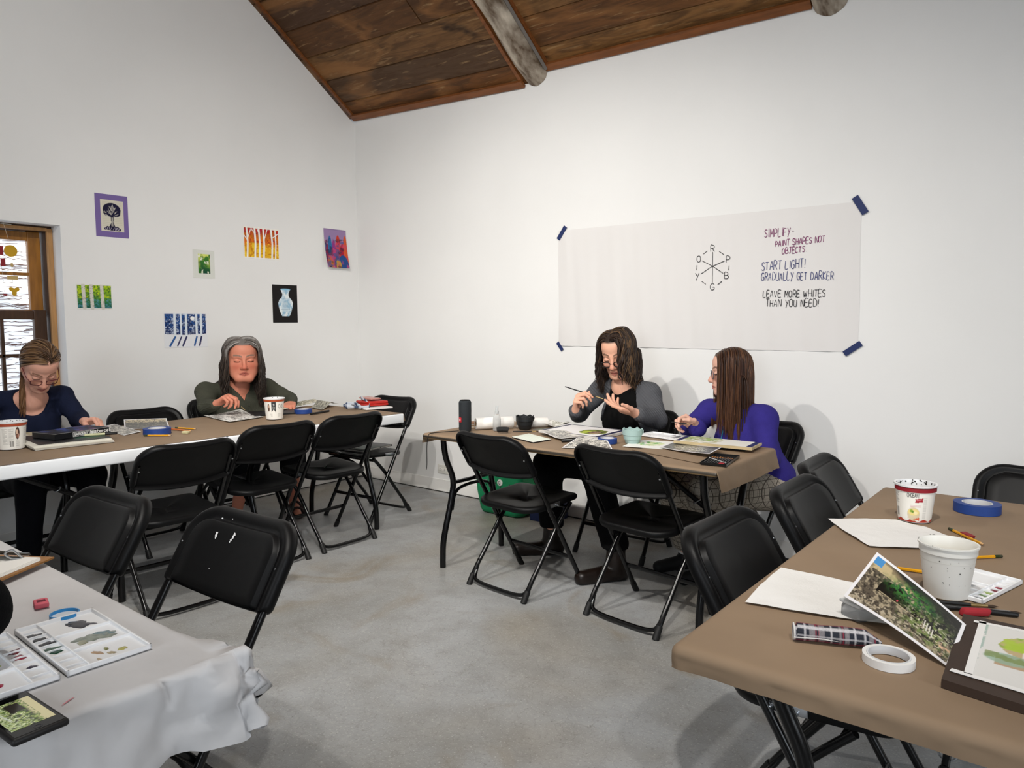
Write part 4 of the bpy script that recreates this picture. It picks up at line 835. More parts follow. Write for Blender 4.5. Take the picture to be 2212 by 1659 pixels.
def eraser(label, loc, s, rz, col, group='erasers', wedge=True, text=None):
    mb = MB(); mb.box(s, (0, 0, s[2] / 2), bev=min(s) * .3)
    if wedge: mb.v = [(x + (z - s[2] / 2) * .5, y, z) for x, y, z in mb.v]
    o = mb.build('eraser', mat('rubber_' + col[1:], col, .75, var=.12, vscale=40), loc=loc, rz=rz); tag(o, label, 'eraser', group)
    if text:
        mb = MB()
        for k in range(5): mb.box((.0015, s[1] * .6, .0003), (-.006 + .003 * k + s[2] * .25, 0, s[2] + .0002))
        mb.build('stamped_mark', mat('stamp_dark', '#5a2430', .8), o, smooth=False)
eraser('red eraser under the yellow pencil on the brown table', (4.700, -1.815, ZT), (.044, .018, .010), -.9, '#8c2a30')
eraser('red slant-ended eraser in front of the black brushes on the brown table', (4.790, -2.425, ZT), (.052, .017, .014), .55, '#a01f2a')
eraser('pink eraser on the white table paper', (3.288, -3.556, ZT), (.040, .026, .013), -.25, '#d0606e', text=True)
eraser('small cream eraser next to the orange pencil', (1.205, -2.168, ZT), (.036, .024, .014), .5, '#c9c196', wedge=False)

# --- brown table at the right
def towel(name, q, label, seed):
    n = len(q); cx, cy = sum(p[0] for p in q) / n, sum(p[1] for p in q) / n; mb = MB(); K = 26; vs, fs = [], []
    P = []
    for i in range(n):
        a, b = q[i], q[(i + 1) % n]
        for k in range(10): P.append((a[0] + (b[0] - a[0]) * k / 10, a[1] + (b[1] - a[1]) * k / 10))
    m = len(P)
    for j in range(K + 1):
        s = j / K
        for (x, y) in P:
            xx, yy = (x - cx) * s, (y - cy) * s; h = .0035 * float(fbm(np.array((xx + 5) * 28.), np.array((yy + 5) * 28.), seed, 3)) + .0010 + (.008 * max(0, s - .8) * float(vnoise(np.array(xx * 22. + 9), np.array(yy * 22. + 9), seed + 4)))
            vs.append((xx, yy, h))
    for j in range(K): fs += [(j * m + i, (j + 1) * m + i, (j + 1) * m + (i + 1) % m, j * m + (i + 1) % m) for i in range(m)]
    mb.add(vs, fs); tag(mb.build(name, mat('paper_towel_white', '#e4e2df', .85, bump=.3, bscale=260, spec=.1), angle=180, loc=(cx, cy, ZT + .0005)), label, 'paper towel', 'paper towels on the brown table')
towel('paper_towel', [(4.357, -1.868), (4.428, -1.806), (4.514, -1.756), (4.60, -1.795), (4.662, -1.850), (4.630, -2.010), (4.570, -2.050), (4.518, -2.078), (4.44, -1.985)], 'white paper towel below the yogurt tub on the brown table', 3)
towel('paper_towel', [(4.412, -2.646), (4.400, -2.520), (4.397, -2.387), (4.50, -2.384), (4.61, -2.39), (4.690, -2.47), (4.680, -2.585), (4.56, -2.62)], 'white paper towel in front of the propped photograph on the brown table', 7)
def photo_canvas(kind, w=170, h=110):
    cv = Canvas(w, h, '#e3e1e3'); A = cv.asp; b = .045; mk = ((cv.X > b) & (cv.X < A - b) & (cv.Y > b) & (cv.Y < 1 - b)) * 1.0; X, Y = cv.X / A, cv.Y
    if kind == 'arch':
        cv.mix(mk, '#5a5145'); cv.noise(16, '#a89a80', .46, .62, .9, seed=2, mask=mk); cv.noise(30, '#2a2622', .5, .62, .8, seed=4, mask=mk)
        cv.mix(mk * np.clip((Y - .72 - .10 * X) * 30, 0, 1) * (X < .75), '#8a7a5e'); cv.noise(8, '#c8b48a', .5, .62, .8, seed=14, mask=mk * (Y > .72) * (X < .5))
        cv.mix(mk * np.clip((X * .55 + Y * 1.0 - 1.02) * 12, 0, 1), '#2c2c2a'); cv.mix(mk * np.clip((X - .62) * 8 * (Y > .4), 0, 1), '#2b2a27')
        cv.mix(mk * (X < .13) * (Y > .80) * 1.0, '#4a8ac0')
        ar = (((X - .35) / .14) ** 2 + ((Y - .55) / .14) ** 2 < 1); cv.mix(mk * (ar & (Y > .52)) * 1.0, '#14100e'); cv.mix(mk * ((X > .21) & (X < .62) & (Y > .40) & (Y < .56)) * 1.0, '#15110f'); cv.line([(.24 * A, .42), (.60 * A, .40)], .02, '#b8a888', .7)
        fol = np.exp(-(((X - .50) / .18) ** 2 + ((Y - .70) / .12) ** 2)); cv.noise(26, '#3f7a34', .40, .52, 1.0, seed=6, mask=mk * np.clip(fol * 2, 0, 1)); cv.noise(34, '#1c4a34', .5, .6, .8, seed=8, mask=mk * np.clip(fol * 2, 0, 1))
        fo2 = np.exp(-(((X - .74) / .20) ** 2 + ((Y - .34) / .26) ** 2)); cv.noise(22, '#6f8048', .50, .60, .9, seed=16, mask=mk * np.clip(fo2 * 1.6, 0, 1)); cv.noise(38, '#c9c4a8', .60, .68, .9, seed=18, mask=mk * np.clip(fo2 * 1.5, 0, 1)); cv.noise(24, '#1e2118', .55, .66, .9, seed=20, mask=mk * np.clip(fo2 * 1.5, 0, 1))
        for k in range(4): x = .70 + .028 * k; cv.line([(x * A, .48 - .02 * k), ((x + .01) * A, .34 - .02 * k)], .014, '#d8d4c8')
        cv.noise(40, '#b0a48e', .52, .6, .9, seed=22, mask=mk * (Y < .22) * (X < .6)); cv.noise(26, '#d8b090', .66, .7, .9, seed=26, mask=mk * (X > .85) * (Y < .35)); cv.ell(.42 * A, .46, .012, .02, '#c84a5a')
    elif kind == 'dark':
        cv.mix(mk, '#3a3a38'); cv.noise(12, '#1c1c1b', .42, .6, .9, seed=31, mask=mk); fo = np.exp(-(((X - .55) / .3) ** 2 + ((Y - .42) / .3) ** 2)); cv.noise(26, '#d8d8c4', .52, .60, .95, seed=33, mask=mk * np.clip(fo * 1.5, 0, 1)); cv.noise(22, '#6f7448', .5, .62, .8, seed=35, mask=mk * np.clip(fo * 1.5, 0, 1)); cv.noise(40, '#f0f0ea', .58, .64, .9, seed=37, mask=mk * np.clip(fo * 1.3, 0, 1))
    elif kind == 'bw':
        cv.mix(mk, '#5c5a56'); cv.noise(9, '#cfcac0', .48, .58, .95, seed=41, mask=mk); cv.noise(24, '#24221f', .5, .6, .9, seed=43, mask=mk); cv.noise(40, '#e6e2d6', .56, .62, .8, seed=45, mask=mk)
    elif kind == 'grove':
        cv.mix(mk, '#4a463e'); cv.noise(14, '#8c8674', .5, .6, .8, seed=51, mask=mk); cv.mix(mk * np.clip((Y - .68) * 20, 0, 1), '#c8b894'); cv.noise(26, '#2a2a26', .5, .6, .9, seed=53, mask=mk)
    return cv
def propped_photo():
    bl, br = V3c(4.590, -2.600, .785), V3c(4.788, -2.716, .7425); tl, tr = V3c(4.615, -2.450, .840), V3c(4.790, -2.550, .763); c = (bl + br + tr + tl) / 4
    o = card('photo_print', photo_canvas('arch', 210, 140), [tuple(p - c) for p in (bl, br, tr, tl)], [GLOSS, PAP], thick=.0008, zf=lambda u, v: .006 * math.sin(PI * u) * (1 - .4 * v), loc=tuple(c)); tag(o, 'colour photo print of a stone arch in greenery propped on a clear box', 'photo')
propped_photo()
def clear_box():
    t = thing('clear_box', 'small clear plastic box under the propped photograph', 'box', (4.624, -2.566, ZT), math.atan2(-.116, .198)); m = mat('clear_plastic', '#dfe2e4', .15, trans=.85, ior=1.1, spec=.4, alpha=1)
    mb = MB(); mb.box((.048, .085, .028), (0, 0, .0145), bev=.006); mb.build('base', m, t); mb = MB(); mb.box((.052, .089, .007), (0, 0, .0325), bev=.003); mb.build('lid', mat('frosted_lid', '#b9bab9', .3, spec=.4), t)
clear_box()
def plaid_case():
    a, b = Vector((4.545, -2.757, 0)), Vector((4.680, -2.698, 0)); d = b - a; t = thing('pencil_case', 'navy, red and white plaid fabric pencil case with a loose white cord', 'pencil case', (a.x, a.y, ZT), math.atan2(d.y, d.x)); L = d.length
    cv = Canvas(120, 64, '#20242f', asp=2.4); A = 2.4; W = '#c9c6c8'
    for x, w, c, s in ((.03, .05, W, .9), (.30, .05, W, .7), (.50, .16, '#8a8486', .75), (.60, .03, '#8c2a3c', .9), (.68, .03, '#8c2a3c', .9), (.76, .16, '#8a8486', .7), (1.02, .05, W, .7), (1.26, .06, '#8a8486', .7), (1.34, .03, '#8c2a3c', .9), (1.44, .12, '#8a8486', .75), (1.66, .05, W, .8), (1.92, .05, W, .7), (2.10, .14, '#8a8486', .7), (2.2, .03, '#8c2a3c', .9), (2.34, .04, W, .7)): cv.line([(x, 0), (x, 1)], w, c, s)
    for y, w, c, s in ((.1, .03, W, .7), (.22, .05, '#8c2a3c', .6), (.34, .07, W, .8), (.5, .03, W, .6), (.62, .05, '#8c2a3c', .6), (.72, .06, W, .75), (.9, .03, W, .6)): cv.line([(0, y), (A, y)], w, c, s)
    cv.noise(60, '#12141c', .55, .75, .3, seed=3); n = 64; mb = MB(); cols = []; rings = []
    for i in range(cv.w):
        f = i / (cv.w - 1); ry = (.016 + .003 * math.sin(f * 3)) * (1 if f < .82 else 1 - .55 * (f - .82) / .18); rzz = (.015 if f > .04 else .013) * (1 if f < .82 else 1 - .60 * (f - .82) / .18)
        rings.append([(L * f, (ry * math.cos(2 * PI * j / n) * (1 + .03 * math.sin(i * .12))), max(.0004, rzz + rzz * math.sin(2 * PI * j / n) * (1 + .04 * math.sin(i * .10 + 1)))) for j in range(n)]); cols.append(cv.a[:, i])
    mb.rings(rings); mb.build('case', mat('plaid_flannel', '#fff', .9, vc=True, bump=.35, bscale=350), t, colors=np.vstack(cols), angle=180)
    mb = MB(); mb.tube(spline([(.0, -.0165, .010), (.04, -.0172, .012), (.075, -.0175, .011), (L * .75, -.016, .012), (L * .9, -.011, .010), (L + .002, -.010, .004), (L + .006, -.022, .002)], 6), .0013, 6); mb.build('cord', mat('white_cord', '#d5d2cf', .8), t)
    mb = MB(); mb.tube(spline([(.0006, .016 * math.cos(q), .015 + .0145 * math.sin(q)) for q in [2 * PI * k / 12 for k in range(13)]], 3), .0012, 6); mb.build('hem_stitch', mat('white_cord', '#d5d2cf', .8), t)
plaid_case()
def brush(label, a, b, r=.0035, z=ZT, group='paint brushes', za=None, zb=None, hcol=None, tipcol='#3a2a1c', fer='#b8a070'):
    """a: handle end, b: bristle tip"""
    A = Vector((*a, (za if za is not None else z + r))); B = Vector((*b, (zb if zb is not None else z + r * .6))); t = thing('paint_brush', label, 'brush', tuple(A), 0, group); d = (B - A); L = d.length; d.normalize(); P = lambda f: tuple(d * L * f); m = mat('handle_' + hcol[1:], hcol, .3) if hcol else BLKM
    mb = MB(); mb.tube([P(0), P(.02), P(.35), P(.6), P(.72)], [r * .4, r * .7, r * .9, r * 1.05, r * .8], 10); mb.build('handle', m, t); mb = MB(); mb.tube([P(.72), P(.89)], [r * .85, r * .75], 10); mb.build('ferrule', mat('ferrule_' + fer[1:], fer, .3, metal=.9), t); mb = MB(); mb.tube([P(.89), P(.94), P(1)], [r * .72, r * .8, r * .1], 10); mb.build('bristles', mat('bristle_' + tipcol[1:], tipcol, .8), t)
brush('black paint brush nearest the large white tub on the brown table', (4.660, -2.432), (4.822, -2.352), .0042)
brush('black paint brush with a silver ferrule lying beside the red eraser', (4.690, -2.452), (4.862, -2.362), .0045, fer='#b9bcc0')
def pen(label, a, b, r, m, capm, z=ZT, group='marker pens', band=None):
    A, B = Vector((*a, z + r)), Vector((*b, z + r)); t = thing('marker_pen', label, 'pen', tuple(A), 0, group); d = B - A; mb = MB(); mb.tube([(0, 0, 0), tuple(d * .02), tuple(d * .62)], [r * .8, r, r], 12); mb.build('barrel', m, t); mb = MB(); mb.tube([tuple(d * .62), tuple(d * .98), tuple(d)], [r * 1.1, r * 1.05, r * .7], 12); mb.build('cap', capm, t)
    if band:
        mb = MB()
        for k in range(7): mb.box((.006, .002, .0006), tuple(d * (.12 + .06 * k) + Vector((0, 0, r)))) 
        mb.build('lettering', mat('white_print', '#d8d8d8', .6), t, smooth=False)
pen('thick black pen behind the red eraser on the brown table', (4.714, -2.430), (4.858, -2.385), .0048, BLKM, BLKM)
def palette_box(label, loc, rz, w, h, wells, slots, paints, half=None):
    """white tray: raised rim and dividers; wells: x cuts in 0..1; slots: count of small pans along the lower edge"""
    t = thing('paint_palette', label, 'palette', loc, rz, 'white plastic paint palettes'); parts = half or [((0, 0), 0, wells, slots, paints)]
    for (ox, oy), rr, wl, sl, pt in parts:
        R = rotz(rr); mb = MB(); o = Vector((ox, oy, 0)); th = .010
        def bx(x0, y0, x1, y1, z1, z0=.0005, bev=.0008): mb.box((x1 - x0, y1 - y0, z1 - z0), tuple(o + R @ Vector(((x0 + x1) / 2, (y0 + y1) / 2, (z0 + z1) / 2))), bev=bev, R=R, seg=1)
        bx(0, 0, w, h, .003); e = .004
        bx(0, 0, w, e, th); bx(0, h - e, w, h, th); bx(0, 0, e, h, th); bx(w - e, 0, w, h, th); sy = h * .27
        if sl: bx(0, sy - .0015, w, sy + .0015, th * .85); [bx(w * (k + 1) / sl - .001, 0, w * (k + 1) / sl + .001, sy, th * .7) for k in range(sl - 1)]
        for f in wl: bx(w * f - .0015, sy if sl else 0, w * f + .0015, h, th * .85)
        mb.build('tray', WHP, t, angle=40)
        for (x, y, rx, ry, col, seed, ang) in pt:
            pm = MB(); n = 40; rngs = []; c = o + R @ Vector((w * x, h * y, 0)); rr_ = np.random.RandomState(seed)
            wob = [1 + .20 * math.sin(2 * q + seed) + .12 * math.sin(5 * q + 2 * seed) + .07 * math.sin(9 * q + 3 * seed) + .04 * rr_.uniform(-1, 1) for q in [2 * PI * j / n for j in range(n)]]
            for s, z in ((1, .0032), (.92, .0036), (.6, .0041), (.25, .0040)):
                rngs.append([tuple(c + R @ (rotz(ang) @ Vector((rx * s * wob[j] * math.cos(2 * PI * j / n), ry * s * wob[j] * math.sin(2 * PI * j / n), 0))) + Vector((0, 0, z))) for j in range(n)])
            pm.rings(rngs, cap0=False); pm.build('paint_smear', mat('paint_' + col[1:], col, .25, var=.35, vscale=90, spec=.5), t)
    return t
# open folding palette on the white paper (two hinged halves)
palette_box('open white folding palette with dark, green and red paint smears on the white paper', (3.402, -3.640, ZT), -.02, .262, .137, None, None, None, half=[
    ((0, 0), 0, (.345, .675), 9, [(.19, .68, .022, .017, '#33323c', 3, .6), (.14, .60, .010, .006, '#2a2a30', 5, .4), (.24, .78, .012, .005, '#55545c', 8, .9), (.52, .66, .020, .030, '#8d9488', 11, -.3), (.50, .78, .012, .018, '#6f8a90', 13, -.4), (.55, .48, .010, .010, '#a8a890', 15, 0), (.86, .74, .008, .007, '#b8b060', 17, 0), (.80, .48, .012, .005, '#c0a080', 19, .3), (.78, .60, .006, .004, '#8a8a58', 21, 0), (.87, .60, .010, .004, '#b8a888', 24, .5), (.92, .42, .007, .003, '#c8b090', 26, 0),
                          (.17, .13, .010, .013, '#17171f', 31, 0), (.28, .14, .009, .014, '#14141c', 33, 0), (.39, .14, .011, .013, '#1a1a26', 35, 0), (.51, .13, .012, .015, '#125038', 37, 0), (.57, .15, .008, .012, '#0f4632', 39, 0), (.40, .26, .010, .006, '#1b1b22', 41, 0)]),
    ((.262, -.010), PI, (.35, .68), 8, [(.18, .62, .013, .016, '#b01a40', 51, .6), (.16, .74, .006, .010, '#c83a58', 52, .4), (.50, .48, .022, .018, '#b5cc68', 53, .2), (.52, .62, .022, .020, '#cdd8a0', 54, .5), (.60, .72, .018, .012, '#d8dcc0', 55, 0), (.82, .6, .016, .014, '#d0d4d4', 56, 0), (.30, .12, .006, .008, '#2a2440', 57, 0), (.52, .13, .010, .012, '#8c1830', 58, 0), (.64, .12, .010, .012, '#6a1020', 59, 0)])])
palette_box('white paint box with coloured pans at the right edge of the brown table', (4.795, -2.350, ZT), 1.30, .20, .115, (.30, .55), 8, [(.10, .14, .008, .010, '#3a3c44', 61, 0), (.24, .13, .008, .010, '#6f8a5a', 62, 0), (.36, .14, .008, .011, '#9cb45a', 63, 0), (.50, .14, .008, .011, '#7c1a30', 64, 0), (.62, .13, .008, .010, '#a83048', 65, 0), (.42, .62, .016, .018, '#b6b8bc', 66, 0), (.15, .6, .014, .02, '#9ea2a8', 67, 0), (.48, .80, .010, .006, '#98182c', 68, 0)])
def painting_board(label, q, z, board_col, th, pic, inset, m_edge=None, tape=None, tilt=0.0):
    """board (q = bl, br, tr, tl) with a picture glued on it"""
    cx, cy = sum(p[0] for p in q) / 4, sum(p[1] for p in q) / 4; t = thing('painting_board', label, 'painting', (cx, cy, z), 0, 'painting boards'); mb = MB(); mb.prism([(x - cx, y - cy) for x, y in q], 0, th); mb.build('board', m_edge or mat('board_' + board_col[1:], board_col, .6, var=.15, vscale=14), t, smooth=False)
    f = lambda u, v: tuple((1 - u) * (1 - v) * q[0][k] + u * (1 - v) * q[1][k] + u * v * q[2][k] + (1 - u) * v * q[3][k] for k in (0, 1))
    a, b, c, d = inset; card('painting', pic, [(*[p - o for p, o in zip(f(*uv), (cx, cy))], th + .0004) for uv in ((a, b), (c, b), (c, d), (a, d))], [INK, PAP], t, thick=.0008)
    for (u0, v0), (u1, v1), w in tape or ():
        p0, p1 = Vector(f(u0, v0)) - Vector((cx, cy)), Vector(f(u1, v1)) - Vector((cx, cy)); mb = MB(); dd = p1 - p0; mb.box((dd.length, w, .0006), (*((p0 + p1) / 2), th + .0018), R=rotz(math.atan2(dd.y, dd.x))); mb.build('masking_strip', mat('white_tape', '#e6e4e1', .5), t, smooth=False)
    return t
cv = Canvas(120, 96, '#d9d7d3'); A = cv.asp; X, Y = cv.X / A, cv.Y
tree = (((X - .62) / .46) ** 2 + ((Y - .66) / .26) ** 2 < 1 + .4 * (fbm(X * 9, Y * 9, 3) - .5)); cv.mix(tree * .9, '#b8a070'); cv.noise(9, '#8aa83c', .40, .52, .95, seed=4, mask=tree * (Y > .6)); cv.noise(7, '#a8c23c', .45, .6, .9, seed=6, mask=tree * (Y > .58)); cv.mix(((X > .3) & (X < .98) & (Y > .46) & (Y < .60) & (fbm(X * 20, Y * 8, 9) > .42)) * .9, '#dcdad6')
cv.noise(6, '#a88250', .46, .6, .8, seed=12, mask=(Y > .30) & (Y < .50) & (X > .15)); cv.ell(.22 * A, .42, .18, .09, '#8fae98', .8); cv.noise(14, '#7a8a48', .5, .6, .8, seed=14, mask=(np.abs(X - .28) < .2) & (Y > .38) & (Y < .5)); cv.mix((X < .06) * .7 * (fbm(X * 30, Y * 12, 5) > .5), '#8aa89c')
painting_board('brown board with a watercolour of a tree taped on it at the right front corner', [(4.788, -2.795), (5.06, -2.835), (5.06, -2.475), (4.776, -2.470)], ZT, '#3a2a20', .014, cv, (.10, .12, .97, .92), tape=[((.03, .13), (.98, .13), .012), ((.07, .90), (.50, .93), .010), ((.12, .14), (.12, .93), .012)])

# --- white-papered table at the left front
def clipboard():
    t = thing('clipboard', 'brown clipboard with white papers and a big silver clip at the left edge', 'clipboard', (2.908, -3.492, ZT), math.atan2(-.53, -.85)); w, L = .23, .31
    mb = MB(); mb.prism([(-.115, 0), (.105, 0), (.115, .01), (.115, L), (-.115, L)], 0.0, .004); mb.v = [(x, y, z + .012 + .0 * y) for x, y, z in mb.v]; mb.build('board', mat('hardboard', '#9c6c36', .5, var=.2, vscale=30), t, smooth=False)
    for k in range(4):
        mb = MB(); mb.box((.20, .27, .0012), (0.002 * k - .004, .165 - .002 * k, .0170 + .0014 * k)); mb.build('paper', mat('paper_white', '#e9e6e0', .8), t, smooth=False)
    mb = MB(); mb.rings([[(-.065, .012, .023), (.065, .012, .023), (.065, .014, .0235), (-.065, .014, .0235)], [(-.060, .035, .034), (.060, .035, .034), (.060, .037, .0345), (-.060, .037, .0345)], [(-.030, .062, .048), (.030, .062, .048), (.030, .064, .0485), (-.030, .064, .0485)], [(-.027, .085, .058), (.027, .085, .058), (.027, .087, .0585), (-.027, .087, .0585)]]); mb.build('clip_plate', mat('clip_steel', '#8f8d84', .35, metal=.8), t, smooth=False)
    for s in (-1, 1):
        mb = MB(); mb.tube(spline([(s * .055, .028, .020), (s * .058, .040, .030), (s * .050, .052, .046), (s * .038, .060, .040), (s * .045, .050, .026), (s * .055, .038, .022)], 6), .0028, 8); mb.build('clip_spring', SIL, t)
    mb = MB(); mb.tube([(-.062, .016, .026), (.062, .016, .026)], .004, 8); mb.build('clip_jaw', SIL, t)
    mb = MB(); mb.tube(spline([(-.03, .088, .058), (-.018, .094, .064), (.018, .094, .064), (.03, .088, .058)], 5), .004, 8); mb.build('clip_lever', SIL, t)
clipboard()
def ring_cap():
    t = thing('bottle_lid', 'upturned blue plastic lid with a white lining beside the palette', 'lid', (3.386, -3.548, ZT)); n = 40; mb = MB(); R, r, h = .026, .0238, .009
    mb.rings([[((R if k in (0, 1) else r) * math.cos(2 * PI * j / n), (R if k in (0, 1) else r) * math.sin(2 * PI * j / n), h if k in (1, 2) else .0005) for j in range(n)] for k in (0, 1, 2, 3, 0)], cap0=False, cap1=False); mb.build('rim', mat('lid_blue', '#2a86c4', .4), t)
    mb = MB(); mb.lathe([(r, .0008), (r, .003), (.001, .003)], n); mb.build('lining', mat('lid_white', '#d5d8dc', .5), t)
ring_cap()
def phone():
    t = thing('smartphone', 'black smartphone showing a garden photo lying on the white paper', 'phone', (3.757, -3.742, ZT), .06); w, h = .142, .074
    mb = MB(); mb.box((w, h, .011), (0, 0, .0058), bev=.0045, seg=3); mb.build('case', mat('phone_case', '#131111', .55), t)
    cv = Canvas(120, 60, '#3a3a30'); A = cv.asp; X, Y = cv.X / A, cv.Y; cv.mix(np.clip((Y - .72 + .1 * fbm(X * 6, Y * 3, 1)) * 14, 0, 1), '#b8b088'); cv.noise(12, '#8f9c5c', .44, .56, .95, seed=2, mask=(Y < .75)); cv.noise(20, '#4d6430', .5, .6, .9, seed=4, mask=Y < .8); cv.noise(26, '#d8dcb8', .6, .66, .8, seed=7, mask=Y < .6); cv.poly([(.10 * A, .34), (.42 * A, .34), (.42 * A, .70), (.10 * A, .66)], '#2a2622'); cv.noise(18, '#a8b48a', .5, .6, .8, seed=9, mask=(Y < .3)); cv.line([(.3 * A, .12), (.65 * A, .2)], .05, '#b8bcb4', .7)
    m = mat('phone_screen', '#fff', .12, vc=True, spec=.5); N, L = m.node_tree.nodes, m.node_tree.links; a = [q for q in N if q.type == 'VERTEX_COLOR'][0]; L.new(a.outputs[0], N['Principled BSDF'].inputs['Emission Color']); N['Principled BSDF'].inputs['Emission Strength'].default_value = .45
    mb = MB(); mb.box((w - .010, h - .010, .0006), (0, 0, .0114)); mb.build('glass', mat('phone_glass', '#0b0b0c', .08, spec=.6), t, smooth=False)
    card('screen', cv, [(-.048, -.0285, .0118), (.046, -.0285, .0118), (.046, .0285, .0118), (-.048, .0285, .0118)], [m, m], t, thick=.0003)
    mb = MB(); mb.lathe([(.005, .0117), (.0052, .0122), (.0044, .0122), (.0042, .0118)], 24, c=(.058, 0, 0), capb=False, capt=False); mb.build('home_button', mat('button_ring', '#3a3a3c', .4), t)
phone()
mb = MB(); mb.tube([(3.742, -3.665, ZT + .0004), (3.748, -3.676, ZT + .0004), (3.755, -3.687, ZT + .0004)], [.0008, .0016, .0006], 6, flat=1); mb.v = [(x - 3.748, y + 3.676, (z - ZT) * .3) for x, y, z in mb.v]; solo(mb, 'paint_stroke', mat('pink_paint', '#c87880', .5), 'small pink paint stroke on the white table paper by the phone', 'paint mark', (3.748, -3.676, ZT))

# --- long table by the gable wall
def book_stack():
    t = thing('sketch_pad', 'thick white sketch pad with a black and green cover under the black paint box', 'sketch pad', (.98, -2.68, ZT)); u = (.33, .94)
    for k in range(4):
        mb = MB(); mb.prism([(p[0] - .98 + .003 * (k % 3), p[1] + 2.68 - .004 * k) for p in rect4((.985, -2.675), (.09, 1), .335, .40)], .0005 + .0048 * k, .0048 + .0048 * k); mb.build('pages', mat('page_cream', '#ddd9cc', .8), t, smooth=False)
    q = [(p[0] - .98, p[1] + 2.68) for p in rect4((.975, -2.665), (.09, 1), .31, .36)]; mb = MB(); mb.prism(q, .0198, .0212); mb.build('cover', mat('pad_cover', '#16171a', .4), t, smooth=False)
    q = [(p[0] - .98, p[1] + 2.68) for p in rect4((1.045, -2.585), (.09, 1), .13, .10)]; mb = MB(); mb.prism(q, .0213, .0218); mb.build('cover_patch', mat('pad_green', '#1e4a38', .45), t, smooth=False)
book_stack()
def paint_set():
    t = thing('paint_box', 'flat black watercolour paint box with white lettering on its edge', 'box', (.945, -2.622, ZT + .0225), math.atan2(.273, -.066)); L, w, h = .285, .175, .028
    cv = Canvas(150, 50, '#11131c', asp=3.0); cv.noise(3, '#3a4a8a', .5, .62, .9, seed=3); cv.noise(4, '#8a3a5a', .55, .66, .8, seed=5, mask=cv.X > 1.4); cv.noise(4, '#20283f', .5, .6, .7, seed=8)
    mb = MB(); mb.box((L, w, h), (0, 0, h / 2), bev=.002); mb.build('case', mat('box_black', '#0d0e12', .35), t, smooth=False); card('lid_print', cv, [(-L / 2, -w / 2, h), (L / 2, -w / 2, h), (L / 2, w / 2, h), (-L / 2, w / 2, h)], [INK, PAP], t, thick=.0006)
    cv = Canvas(230, 30, '#0e0f13', asp=9.2); cv.line([(2.9, .12), (5.6, .12), (5.6, .9), (2.9, .9), (2.9, .12)], .06, '#e8e6e2'); cv.text('SARGENT ART', 3.06, .30, .42, '#e8e6e2', .09, 1.2); cv.text('Watercolor', 5.8, .24, .66, '#e8e6e2', .11, 1.0)
    card('spine_print', cv, [(-L / 2, -w / 2 - .0002, .001), (L / 2, -w / 2 - .0002, .001), (L / 2, -w / 2 - .0002, h - .001), (-L / 2, -w / 2 - .0002, h - .001)], [INK, INK], t, thick=.0006)
    t.rotation_euler = (0, 0, math.atan2(.273, -.066))
paint_set()
pen('pale green marker with a black cap on the sketch pad', (1.040, -2.600), (1.098, -2.468), .0062, mat('pen_cream', '#c6c49a', .4), BLKM, z=ZT + .0222)
cv = Canvas(110, 80, '#e5e1d8'); A = cv.asp; cv.noise(5, '#c8b888', .5, .62, .8, seed=3, mask=cv.X < .6); cv.noise(7, '#8a8a78', .58, .66, .6, seed=5, mask=cv.X < .5)
painting_board('painting in progress on a dark blue board in front of the person in navy', [(.735, -2.82), (.86, -2.40), (.62, -2.33), (.50, -2.75)], ZT, '#232a4a', .006, cv, (.06, .08, .92, .94))
sheet('photo_print', photo_canvas('bw', 100, 70), [(1.015, -2.40), (.965, -2.29), (.545, -2.25), (.60, -2.37)], ZT, 'greyish landscape photo print next to the blue-edged painting board', 'photo', m=GLOSS, zf=lambda u, v: .004 * u)
sheet('photo_print', photo_canvas('grove', 120, 76), [(.79, -2.30), (.925, -2.115), (.665, -2.005), (.53, -2.19)], ZT, 'dark sepia photo print with a white border behind the blue tape on the long table', 'photo', m=GLOSS, zf=lambda u, v: .002 + .020 * v * v)
cv = Canvas(120, 80, '#e9e7e2'); A = cv.asp; cv.noise(9, '#8c8a84', .56, .63, .8, seed=3); cv.noise(22, '#5e5a56', .58, .64, .7, seed=5)
sheet('drawing_sheet', cv, [(.985, -1.79), (.935, -1.53), (.52, -1.435), (.60, -1.74)], ZT, 'loose white sheet with pale grey washes under the brush of the grey-haired person', 'paper', zf=lambda u, v: .004 + .006 * math.sin(u * 5) * math.sin(v * 4) + .010 * max(0, v - .7))
mb = MB(); mb.prism([(-.15, -.11), (.15, -.11), (.15, .11), (-.15, .11)], .0005, .007); solo(mb, 'portfolio', mat('folder_black', '#141416', .5), 'slim black folder behind the black-labelled tub', 'folder', (.80, -1.36, ZT), 1.2, smooth=False)
cv = Canvas(100, 70, '#b8b09a'); cv.noise(7, '#8c8870', .45, .6, .9, seed=3); cv.noise(12, '#d8d4c4', .5, .6, .8, seed=6); cv.noise(16, '#5c6050', .58, .65, .8, seed=8)
sheet('magazine', cv, [(.775, -1.29), (.55, -.835), (.40, -.80), (.53, -1.16)], ZT + .0075, 'open magazine pages at the far side of the long table', 'magazine', zf=lambda u, v: .006 + .012 * math.sin(PI * v))
cv = Canvas(90, 70, '#8f8c80'); cv.noise(18, '#5a5850', .5, .58, .9, seed=13); cv.noise(9, '#b8b4a4', .52, .62, .9, seed=16)
sheet('folded_newspaper', cv, [(.745, -1.045), (.915, -1.085), (.72, -.79), (.49, -.76)], ZT, 'folded grey newspaper on the long table between magazine and lanyard', 'newspaper', zf=lambda u, v: .004 + .028 * math.exp(-((v - .55) / .25) ** 2))
pen('black marker lying in front of the newspaper on the long table', (1.070, -1.285), (1.022, -1.105), .0065, BLKM, BLKM)
